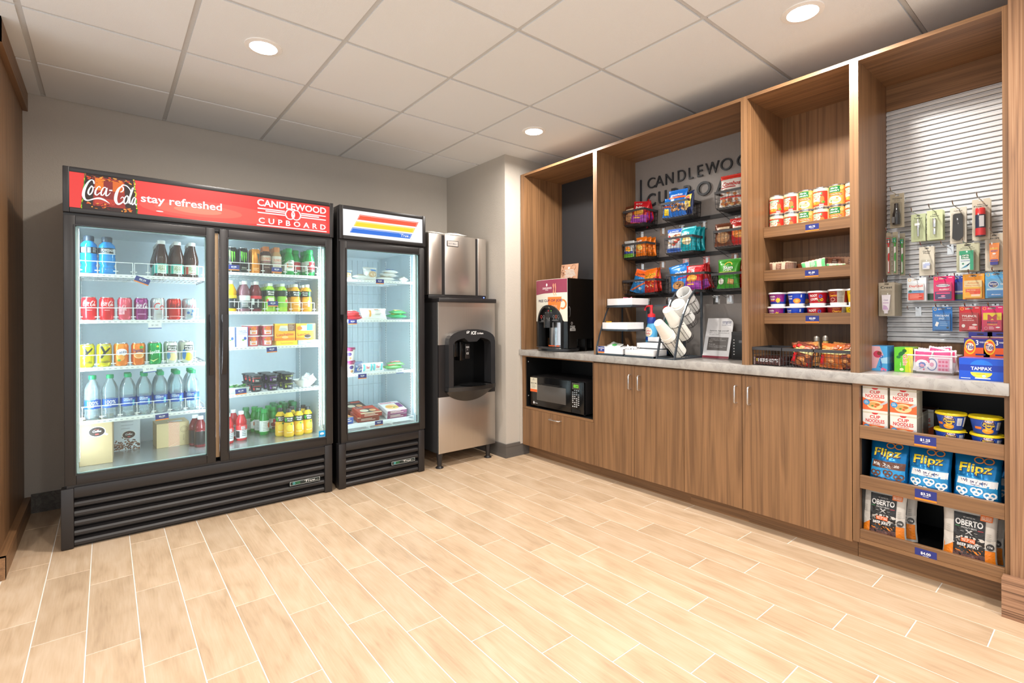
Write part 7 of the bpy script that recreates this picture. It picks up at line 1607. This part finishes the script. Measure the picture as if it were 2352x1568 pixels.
def e_opti(t):
    MB().rbox(-.025, -.022, -.126, .024, -.003, -.036, .001, 0, 1).obj('product', M('dfeef0', .35), t)
    P = Print(flat(-.022)); P.rect(-.025, -.056, .024, -.036, '1fa57a').rect(.012, -.126, .024, -.036, '2aa880').rect(-.018, -.074, .012, -.052, '17855a').text('OPTI-', -.003, -.058, .024, .007, 'ffffff', .06).text('FREE', -.003, -.068, .022, .007, 'ffffff', .06).text('puremoist', -.004, -.083, .03, .006, '2a4aa0', .04).poly([(-.02, -.118), (.006, -.105), (.016, -.09), (.0, -.112)], '4aa8d0').ell(-.012, -.096, .004, .004, '2a8a6a', n=10); P.done('product_print', t)
def e_sun(t):
    m = MB(); vs = []
    for z, w_, d in ((-.140, .012, .012), (-.128, .012, .012), (-.126, .0145, .010), (-.05, .0165, .004), (-.044, .0165, .0012)): vs += [(-w_, -.008 - d, z), (w_, -.008 - d, z), (w_, -.004, z), (-w_, -.004, z)]
    m.add(vs, [(4 * k + a, 4 * k + (a + 1) % 4, 4 * k + 4 + (a + 1) % 4, 4 * k + 4 + a) for k in range(4) for a in range(4)] + [(3, 2, 1, 0), (16, 17, 18, 19)]); m.obj('product', M('f08a2a', .3), t)
    MB().box(-.0125, -.0205, -.142, .0125, -.004, -.127).obj('cap', M('3a3aa0', .35), t)
    P = Print(lambda u, v, d: (u, -.0195 + (v + .126) * .095 - d, v)); P.rect(-.012, -.124, .012, -.118, '4a3aa0').text('BANANA', 0, -.068, .024, .008, 'f4e04a', .05).text('SPORT', 0, -.08, .022, .006, '5a3a9a', .05).ell(.0, -.092, .006, .004, 'f2f2f4', n=10).lines(0, -.1, .018, 3, .005, .002, 'fbd0a0'); P.done('product_print', t)
def e_paste(t):
    m = MB(); vs = []
    for z, w_, d in ((-.155, .007, .007), (-.143, .008, .008), (-.138, .013, .010), (-.07, .0175, .004), (-.062, .018, .001)): vs += [(-w_, -.006 - d, z), (w_, -.006 - d, z), (w_, -.004, z), (-w_, -.004, z)]
    m.add(vs, [(4 * k + a, 4 * k + (a + 1) % 4, 4 * k + 4 + (a + 1) % 4, 4 * k + 4 + a) for k in range(4) for a in range(4)] + [(3, 2, 1, 0), (16, 17, 18, 19)]); m.obj('product', M('ece8f2', .3), t)
    P = Print(lambda u, v, d: (u, -.0162 + (v + .138) * .088 - d, v)); P.text('Crest', 0, -.088, .018, .006, '8a6aa8', .04).rect(-.012, -.104, .012, -.101, 'b88ac0').poly([(-.012, -.136), (.012, -.136), (.004, -.118), (-.01, -.112)], 'c8a8d0'); P.done('product_print', t)
BL = {
 'spray': lambda: blister(.058, .172, 'a89f88', cardtxt([('TRESemme', -.024, .042, .007), ('hair spray', -.034, .026, .004)]), .042, .118, -.105, .034, '', e_spray),
 'tweezer': lambda: blister(.056, .135, 'b6c39a', cardtxt([('Tweezer', -.021, .034, .008)]), .034, .098, -.076, .013, '', e_rod),
 'clipper': lambda: blister(.060, .142, 'bcc79e', cardtxt([('Nail', -.02, .016, .007), ('Clipper', -.029, .034, .008)]), .034, .096, -.086, .015, '', e_clip),
 'comb': lambda: blister(.058, .168, 'cfcbbd', cardtxt([('Pocket comb', -.016, .03, .005)]), .046, .136, -.092, .013, '', e_comb),
 'foam': lambda: blister(.060, .185, 'c4bfae', cardtxt([('Gillette', -.024, .026, .005), ('Foamy', -.033, .048, .010)]), .044, .135, -.108, .040, '', e_foam),
 'floss': lambda: blister(.058, .140, 'cbc8b9', cardtxt([('Dental', -.022, .028, .007), ('Floss', -.031, .024, .007)]), .040, .060, -.092, .018, '', e_floss),
 'opti': lambda: blister(.078, .132, 'b5b79c', cardtxt([('multi-purpose', -.017, .036, .005), ('disinfecting solution', -.024, .05, .004)]), .060, .102, -.080, .025, '', e_opti),
 'sun': lambda: blister(.062, .166, 'c8c4b6', cardtxt([('sun care', -.022, .03, .006)]), .046, .125, -.092, .024, '', e_sun),
 'paste': lambda: blister(.066, .168, 'aca492', cardtxt([('Crest', -.024, .048, .012)]), .046, .122, -.100, .0178, '', e_paste),
}
BUILD['bl'] = lambda k: BL[k]()
G_ = 'hanging toiletry packs'
for k, y, zt, n, L, lab, st in (('spray', .727, 1.787, 1, .09, 'tan carded black hair spray can', .03), ('tweezer', .645, 1.672, 2, .08, 'pale green carded tweezers', .016), ('clipper', .58, 1.679, 4, .09, 'pale green carded nail clipper', .018), ('comb', .496, 1.679, 2, .08, 'carded black pocket comb', .018), ('foam', .414, 1.70, 2, .10, 'carded shaving foam with red cap', .044),
                                ('floss', .613, 1.507, 2, .08, 'carded small dental floss box', .022), ('opti', .462, 1.505, 2, .09, 'carded green lens solution box', .03), ('sun', .371, 1.538, 2, .09, 'carded orange sunscreen tube', .028), ('paste', .757, 1.337, 8, .155, 'carded lavender toothpaste tube', .021)):
    hang(('bl', k), y, zt, L, n, lab, G_, .006, st)
def brush(c):
    t = thing('toothbrush_pack', '', 'toiletry'); MB().box(-.011, 0, -.214, .011, .001, 0).obj('card', M('a39a84', .5), t)
    MB().tube([(0, -.006, -.205), (0, -.007, -.15), (.001, -.009, -.11), (0, -.007, -.075), (0, -.006, -.03)], .0036, 8).obj('handle', M(c, .3), t)
    MB().tube([(0, -.007, -.115), (.0005, -.0095, -.10), (0, -.0085, -.075)], .0039, 8).box(-.002, -.0105, -.2, .002, -.009, -.14).obj('grip', M('f0f0ee', .35), t)
    m = MB()
    for k in range(5):
        for q in range(2): m.box(-.006 + .007 * q, -.018, -.030 - .0055 * k, -.001 + .007 * q, -.008, -.0345 - .0055 * k, k % 2)
    m.obj('bristles', [M(c, .5), M('2a9a9a', .5)], t)['kind'] = 'stuff'
    MB().rbox(-.0095, -.022, -.21, .0095, -.0006, -.02, .003).obj('blister', FILM, t); return t
BUILD['brush'] = brush
for c, y, L, lab in (('d8242c', .757, .16, 'red toothbrush in a narrow pack'), ('3aaa3a', .731, .16, 'green toothbrush in a narrow pack')):
    put(('brush', c), (XS_ - L + .05, y, 1.596), FR, lab, 'hanging toothbrushes')
put(('brush', '3aaa3a'), (XS_ - .06, .713, 1.592), FR, 'green toothbrush hanging further back', 'hanging toothbrushes')
put(('hook', .20), (XS_ - .0006, .747, 1.5962), FR, 'chrome hook holding the toothbrush packs', 'display hooks')
put(('hook', .205), (XS_ - .0006, .537, 1.505), FR, 'empty chrome hook below the comb', 'display hooks'); put(('hook', .205), (XS_ - .0006, .662, 1.205), FR, 'empty chrome hook below the white cold medicine', 'display hooks'); put(('hook', .205), (XS_ - .0006, .33, 1.735), FR, 'empty chrome hook high by the pier', 'display hooks')
# ---------------------------------------------------------------- goods on the worktop in the last bay
def downy(P, w, h):
    P.rect(-w / 2, 0, w / 2, h, '4aa6e0').poly([(-w / 2 + .002, h - .002), (w * .1, h - .002), (w * .3, h * .62), (w * .08, h * .5), (-w * .1, h * .1), (-w / 2 + .002, h * .06)], 'd8a8b0').ell(-w * .02, h * .66, w * .22, h * .14, 'c23a5a').ell(.006, h * .7, w * .12, h * .08, '7a3428').text('Downy', w * .16, h * .36, h * .52, .016, '1f3f9a', .04, 0, -PI / 2).ell(w * .26, h * .08, .008, .006, 'e86a9a').ell(w * .38, h * .05, .006, .005, 'e86a9a').ell(w * .2, h * .04, .005, .004, 'f08ab0').poly([(w * .14, h * .5), (w * .5, h * .56), (w * .5, h * .3), (w * .2, h * .3)], 'a8d8f2')
def gain(P, w, h):
    P.rect(-w / 2, 0, w / 2, h, '5fc22a').rect(w * .08, 0, w / 2, h, 'c2d82a').rect(w * .3, 0, w / 2, h, 'e6e03a').ell(-w * .1, h * .74, w * .2, h * .08, '1a6a2a', rot=.7).ell(.004, h * .86, w * .12, h * .07, '1a5a24', rot=-.6).ell(-w * .26, h * .6, w * .12, h * .06, '1f7a2a', rot=.2).text('Gain', w * .1, h * .5, h * .46, .020, 'ffffff', .12, 0, -PI / 2).text('Gain', w * .1, h * .5, h * .44, .018, 'f0602a', .04, 0, -PI / 2).text('original', -w * .16, h * .3, .02, .005, 'e8f4d0', .03, 0, -PI / 2).ell(-w * .1, h * .1, .008, .007, 'e8f0b0')
BUILD['downy'] = lambda: carton(.078, .018, .122, '2f7fb8', downy, None, None, 'softener_box', 'box', .0012, .3)
BUILD['gain'] = lambda: carton(.072, .018, .118, '3aa82a', gain, None, None, 'softener_box', 'box', .0012, .3)
for k in range(5): put('downy', (2.945 + .0195 * k, .769 - .001 * k, .9047), FR, 'blue dryer sheet box, %s of the row' % ORD[k], 'dryer sheet boxes')
for k in range(5): put('gain', (2.96 + .0195 * k, .671 - .001 * k, .9047), FR, 'green and yellow dryer sheet box, %s of the row' % ORD[k], 'dryer sheet boxes')
t = thing('clear_bin', 'clear plastic bin of pink packets on the worktop', 'bin', (2.94, .561, .9047), FR)
m = MB(); o_ = [(-.075, 0, 0), (.075, 0, 0), (.075, .10, 0), (-.075, .10, 0), (-.086, -.008, .085), (.086, -.008, .085), (.086, .11, .085), (-.086, .11, .085)]
m.add(o_, [(0, 3, 2, 1), (0, 1, 5, 4), (1, 2, 6, 5), (2, 3, 7, 6), (3, 0, 4, 7)]); m.obj('body', clear('bin_plastic', 'f6f6f8', .88, .1, 'eef0f2', .6), t)
m = MB(); m.tube([(-.088, -.010, .085), (.088, -.010, .085), (.088, .112, .085), (-.088, .112, .085)], .003, 6, 0, True); m.obj('rim', M('e9eaec', .25), t)
def pinkp(P, w, h): P.rect(-w * .42, h * .42, w * .42, h * .94, 'e0357a').ell(0, h * .34, w * .36, h * .22, 'f4f4f8').ell(0, h * .3, w * .2, h * .14, '3a6ac0').ell(0, h * .28, w * .12, h * .08, 'e8a0c0')
BUILD['pink'] = lambda s: bag(.072, .098, .014, 'eceaf0', pinkp, 95 + s, .008, None, 0, .25, False, 'pink_packet', 'packet')
for k, (x, y, z, rx, ry) in enumerate(((2.955, .60, .914, -.1, .05), (2.96, .525, .914, -.12, -.05), (2.972, .615, .916, -.08, .1), (2.972, .565, .930, -.15, .22), (2.985, .51, .914, -.1, -.1), (2.99, .59, .916, -.05, .0), (3.002, .54, .918, -.05, -.08), (3.012, .60, .92, 0, .1), (3.02, .53, .93, 0, -.1))):
    put(('pink', k % 3), (x, y, z), FR, 'pink and white detergent packet, %s from the front of the bin' % ORD[k], 'pink packets in the bin', rx, ry)
P = None
BUILD['pad'] = lambda: carton(.13, .004, .07, 'f0eef2', lambda P, w, h: (P.rect(w * .1, h * .1, w * .42, h * .9, 'e8a8c4'), [P.ell(w * (.16 + .09 * (k % 3)), h * (.2 + .25 * (k // 3)), .005, .005, 'd8407a', n=8) for k in range(9)], P.ring(-w * .06, h * .5, w * .15, h * .4, .004, '5a78b8'), P.ell(-w * .06, h * .5, w * .06, h * .14, 'd890b0'), P.text('TOUCH', -w * .36, h * .5, h * .7, .01, '5a78b8', .03, 0, PI / 2), P.rect(-w * .3, h * .1, -w * .26, h * .9, 'e0357a')), None, None, 'packet', 'packet', .001, .35)
put('pad', (2.949, .556, .913), FR, 'white detergent packet pressed against the front of the clear bin', 'pink packets in the bin', -.06)
def tide(P, w, h):
    P.rect(-w / 2, 0, w / 2, h, 'f0622a').rect(-w / 2, h * .76, w / 2, h, '2a2f8a').ell(-w * .26, h * .78, w * .22, h * .2, 'f6c81e').ell(-w * .26, h * .78, w * .18, h * .16, 'f0622a').ell(-w * .26, h * .78, w * .15, h * .1, 'f6e6d0').text('Tide', -w * .26, h * .78, w * .3, h * .12, '1f2f8a', .06).text('3', w * .02, h * .89, w * .1, h * .13, 'ffffff', .06).text('POWDER CLEANERS', w * .28, h * .9, w * .34, h * .04, 'ffffff', .03)
    P.rect(-w * .05, h * .56, w * .34, h * .60, '2a2f8a').ell(-w * .3, h * .14, w * .2, h * .16, '8a2f1a').ell(-w * .3, h * .12, w * .17, h * .13, 'f6c81e').text('Tide', -w * .3, h * .1, w * .28, h * .08, '1f2f8a', .06)
    for q in range(3): P.ell(w * (.02 + .12 * q), h * .32, w * .055, h * .065, 'f6b42a').ell(w * (.02 + .12 * q), h * .46, w * .04, h * .03, 'f2e8e0')
BUILD['tide'] = lambda: carton(.083, .05, .168, 'e0582a', tide, None, None, 'detergent_box', 'box', .001, .3)
for k, (y, d) in enumerate(((.411, 'fully in view'), (.325, 'cut by the pier'))):
    put('tide', (2.955, y, .9047), FR, 'orange and blue detergent box standing upright, ' + d, 'detergent boxes') if y > .35 else put('tide', (2.955, .3495 - .001, .9047), FR, 'orange and blue detergent box beside the pier', 'detergent boxes', 0, 0, (.98, 1, 1))
for o_, y in (('a', .411), ('b', .3485)):
    t = thing('detergent_box', 'blue hang-tab detergent box standing behind the orange one %s' % ('fully in view' if o_ == 'a' else 'beside the pier'), 'box', (3.03, y, .9047), FR, 'detergent boxes')
    MB().box(-.039, 0, 0, .039, .03, .165).box(-.039, .012, .165, .039, .016, .194).obj('body', M('2a2f8a', .35), t)
    P = Print(flat(.012)); P.ell(0, .184, .012, .004, '12142f').rect(-.03, .170, .03, .174, 'f2c8a0'); P.done('tab_print', t)
def tampax(P, w, h):
    P.rect(-w / 2, 0, w / 2, h, '1450c8').ell(0, h * .62, w * .26, h * .32, '1f74e0').rect(-w / 2, h * .42, w / 2, h * .7, '1238a8').text('TAMPAX', .0, h * .54, w * .46, h * .15, 'ffffff', .05).put([(w * .24 * math.cos(a), h * .36 + h * .26 * math.sin(a)) for a in [PI + PI * k / 12 for k in range(13)]], [tuple(range(13))], 'f4d84a').rect(-w * .12, h * .28, w * .08, h * .30, '9a8a2a').rect(-w * .14, h * .07, w * .2, h * .12, 'f0f4fa').rect(-w * .46, h * .06, -w * .24, h * .09, 'd8e4f8').ell(w * .06, h * .2, .006, .005, 'bfe0f2')
BUILD['tampax'] = lambda: carton(.138, .10, .090, '1238a8', tampax, lambda P, d, h: P.rect(0, 0, d, h, '1238a8'), lambda P, w, d: (P.rect(-w / 2, 0, w / 2, d, '8a5ab0'), P.rect(w * .2, .0, w / 2, .02, 'f0d890')), 'tampon_box', 'box', .001, .3)
put('tampax', (2.80, .376, .9047), FR, 'dark blue box with white letters at the worktop edge by the pier', 'boxes on the worktop')
# ---------------------------------------------------------------- low open shelves
def noodle(P, w, h):
    P.rect(-w / 2, 0, w / 2, h, 'f2efe8').rect(-w / 2, h * .86, w / 2, h * .92, 'd8d2bc').ell(0, h * .9, w * .13, h * .07, 'd8242a', PI, 2 * PI).text('CUP', 0, h * .73, w * .42, h * .13, 'd8242a', .07).text('NOODLES', 0, h * .57, w * .76, h * .14, 'd8242a', .07).poly([(-w / 2, .0), (w / 2, .0), (w / 2, h * .36), (w * .36, h * .4), (-w * .3, h * .42), (-w / 2, h * .5)], 'f0703a').text('CHICKEN', -.0, h * .455, w * .4, h * .06, 'e8603a', .06)
    P.ell(w * .0, h * .2, w * .32, h * .17, 'f2d8a0').ell(-.006, h * .22, w * .22, h * .1, 'e0a860').ell(w * .1, h * .24, w * .1, h * .05, 'c8702a').ell(-w * .1, h * .17, w * .05, h * .03, '5a8a3a').ell(w * .02, h * .14, w * .05, h * .03, 'e8502a').ell(-w * .34, h * .3, w * .13, h * .11, '3a9ad8').poly([(w * .2, h * .26), (w * .46, h * .42), (w * .5, h * .34), (w * .24, h * .2)], 'c9ccd2').lines(-w * .34, h * .34, w * .16, 3, h * .04, .0015, 'ffffff')
BUILD['noodle'] = lambda: carton(.098, .098, .116, 'ece6d8', noodle, lambda P, d, h: (P.rect(.0, 0, d, h, 'cfc6b4'), P.rect(0, h * .84, d, h * .9, 'e8e0cc')), lambda P, w, d: P.rect(-w / 2, 0, w / 2, d, '8a4a34'), 'noodle_box', 'box')
ZN = .6133
for i, y in enumerate((.745, .638)):
    for z in range(2):
        put('noodle', (2.805, y, ZN + .1165 * z), FR, 'white and orange noodle box, %s of the %s stack' % (('bottom', 'top')[z], ('first', 'second')[i]), 'noodle boxes')
        put('noodle', (2.910, y, ZN + .1165 * z), FR, 'noodle box behind the %s stack, %s' % (('first', 'second')[i], ('bottom', 'top')[z]), 'noodle boxes') if not (i == 1 and z == 1) else None
put('noodle', (3.02, .62, ZN), FR, 'noodle box standing furthest back in the dark shelf', 'noodle boxes')
def mac(P, h):
    P.ell(0, h * .54, .026, .024, '1a2a7a').ring(0, h * .54, .026, .024, .001, '7aa0e0').ell(0, h * .78, .015, .007, 'e8202a').ell(0, h * .78, .014, .006, 'f0f0f4').text('Kraft', 0, h * .78, .02, .007, '2a3a9a', .05).text('MACARONI &', 0, h * .66, .036, .006, 'f2d02a', .05).text('Cheese', 0, h * .54, .042, .012, 'f2d02a', .07).ring(0, h * .48, .014, .012, .005, 'f2c81e', PI * 1.1, PI * 1.9).ell(-.002, h * .2, .022, .011, 'f09a2a').ell(-.008, h * .24, .007, .004, 'f8c05a').ell(.006, h * .2, .007, .004, 'f8b84a').rect(-.052, h * .28, -.026, h * .42, 'f0802a').rect(.03, h * .28, .052, h * .74, 'd8dce8').lines(.041, h * .68, .016, 5, .006, .002, '7a80a0').rect(.06, h * .2, .076, h * .8, 'e8e8ec')
BUILD['mac'] = lambda: tub(.038, .050, .071, '1f4ab0', 'f2d61e', mac, .007, .004, 'macaroni_cup', 'cup', True, 28)
for x, y, z, r, lab in ((2.835, .482, 0, .25, 'bottom of the left stack' if False else 'bottom of the stack nearer the noodles'), (2.838, .478, 1, 0, 'top of the stack nearer the noodles'), (2.832, .364, 0, .2, 'bottom of the stack by the pier'), (2.832, .368, 1, .35, 'top of the stack by the pier')):
    put('mac', (x, y, ZN + .0715 * z), FR + r, 'blue macaroni cup with yellow lid, ' + lab, 'macaroni cups')
def pret(kind):
    def f(P, w, h):
        P.rect(-w * .44, h * .2, w * .44, h * .52, '1f90cc' if kind == 'w' else '2a9fe0').text('Flipz', -.004, h * .66, w * .74, h * .22, '3a2a5a', .09, .1, .04).text('Flipz', -.005, h * .665, w * .72, h * .2, 'f2da1e', .05, .1, .04)
        for q in (-.02, .012): P.ring(w * .16 + q, h * .83, .017, .013, .004, 'c87a3a')
        if kind == 'w': P.rect(-w * .42, h * .38, w * .44, h * .50, 'eceff2', .003).text('White Fudge', -.006, h * .445, w * .6, h * .07, '3a2a6a', .05).lines(.0, h * .40, w * .4, 1, .01, .002, '5a4a7a')
        else: P.rect(-w * .42, h * .38, w * .44, h * .52, '6a4030', .003).text('Milk Chocolate', -.006, h * .455, w * .68, h * .065, 'f4f0ec', .05).lines(.0, h * .40, w * .4, 1, .01, .002, 'e0d0c0')
        c = 'f4f4f4' if kind == 'w' else '6e4536'
        for x, z in ((-.30, .26), (.02, .29), (.30, .24), (-.12, .13), (.16, .11), (-.36, .08)):
            for q in (-.009, .009): P.ring(w * x + q, h * z + .003, .012, .012, .006, c)
            P.ring(w * x, h * z - .007, .012, .010, .005, c)
    return bag(.155, .225, .07, '1478b8', f, 61 if kind == 'w' else 67, .012, None, 0, .16, True, 'pretzel_bag', 'bag', 16, 22, .05, .45)
BUILD['pret'] = pret
ZP = .3763
put(('pret', 'm'), (2.84, .702, ZP), FR, 'metallic blue pretzel bag with a brown chocolate band', 'pretzel bags'); put(('pret', 'w'), (2.835, .552, ZP), FR + .03, 'metallic blue pretzel bag with a white band, middle of the shelf', 'pretzel bags'); put(('pret', 'w'), (2.83, .395, ZP), FR - .02, 'metallic blue pretzel bag with a white band, closest to the pier', 'pretzel bags')
put(('pret', 'w'), (2.93, .375, ZP), FR - .1, 'metallic blue pretzel bag hidden behind the one closest to the pier', 'pretzel bags'); put(('pret', 'm'), (2.93, .70, ZP), FR, 'metallic blue chocolate pretzel bag at the rear', 'pretzel bags')
def jerky(P, w, h):
    P.rect(-w / 2 + .004, .014, w / 2 - .004, h * .33, 'f0861e').poly([(-w / 2 + .002, h * .22), (-w * .2, h * .40), (w * .3, h * .36), (w / 2 - .002, h * .33), (w / 2 - .002, h * .5), (-w / 2 + .002, h * .5)], 'd9d4cc').rect(-w * .29, .014, w * .30, h * .86, '222223').rect(-w * .29, .014, w * .30, h * .23, '6a4a44')
    r = random.Random(3)
    for k in range(14): P.ell(r.uniform(-w * .24, w * .25), r.uniform(.02, h * .2), .014, .008, r.choice(['5a3a36', '7a5650', '64443e']), n=8, rot=r.uniform(-1, 1))
    P.text('OBERTO', .0, h * .715, w * .52, h * .10, 'ececec', .07).text('EST. SEATTLE, WA', .0, h * .80, w * .22, h * .02, 'd8d8d8', .03).text('SPECIALTY MEATS', .0, h * .635, w * .30, h * .025, 'd8d8d8', .03).rect(-w * .26, h * .64, -w * .17, h * .648, '3aa05a').rect(w * .17, h * .62, w * .27, h * .628, 'e0404a')
    P.poly([(-.012, h * .53), (-.009, h * .53), (.014, h * .60), (.008, h * .61)], 'c8c8c8').poly([(.014, h * .53), (.011, h * .53), (-.012, h * .60), (-.006, h * .61)], 'c8c8c8').rect(-.028, h * .57, -.016, h * .575, 'c8c8c8').rect(.018, h * .57, .03, h * .575, 'c8c8c8')
    P.rect(-w * .14, h * .40, w * .13, h * .47, 'ee6a2a').text('TERIYAKI', -.001, h * .435, w * .24, h * .045, 'f4ece4', .06).text('BEEF JERKY', .0, h * .345, w * .42, h * .065, 'ececec', .07).rect(w * .2, h * .80, w * .42, h * .97, 'ee7a2a').text('REAL WOOD', w * .31, h * .865, w * .18, h * .025, 'fbe0cc', .05).text('SMOKED', w * .31, h * .835, w * .18, h * .035, 'fbe0cc', .06).poly([(w * .29, h * .9), (w * .33, h * .9), (w * .34, h * .92), (w * .31, h * .955), (w * .28, h * .92)], 'fbe0cc')
    P.ell(w * .40, h * .40, w * .075, h * .055, '3a3a3a').text('12g', w * .40, h * .40, w * .09, h * .04, 'e0e0e0', .06).lines(w * .39, h * .6, w * .1, 4, h * .035, .002, 'a8a49c', 4).lines(-w * .39, h * .62, w * .08, 4, h * .035, .002, 'b0aca4', 5).ell(0, h * .945, .004, .004, '2a2a2a', n=10)
BUILD['jerky'] = lambda: bag(.178, .242, .055, 'd9d4cc', jerky, 77, .014, None, 0, .42, True, 'jerky_bag', 'bag', 16, 22, .03, 0)
ZJ = .1213
put('jerky', (2.835, .722, ZJ), FR + .03, 'cream and black jerky bag standing nearer the door cabinet', 'jerky bags'); put('jerky', (2.83, .420, ZJ), FR, 'cream and black jerky bag standing closer to the pier', 'jerky bags')
put('jerky', (2.91, .405, ZJ), FR - .15, 'jerky bag in the dark behind the one closer to the pier', 'jerky bags'); put('jerky', (2.92, .70, ZJ), FR, 'jerky bag in the dark behind the one nearer the door cabinet', 'jerky bags')
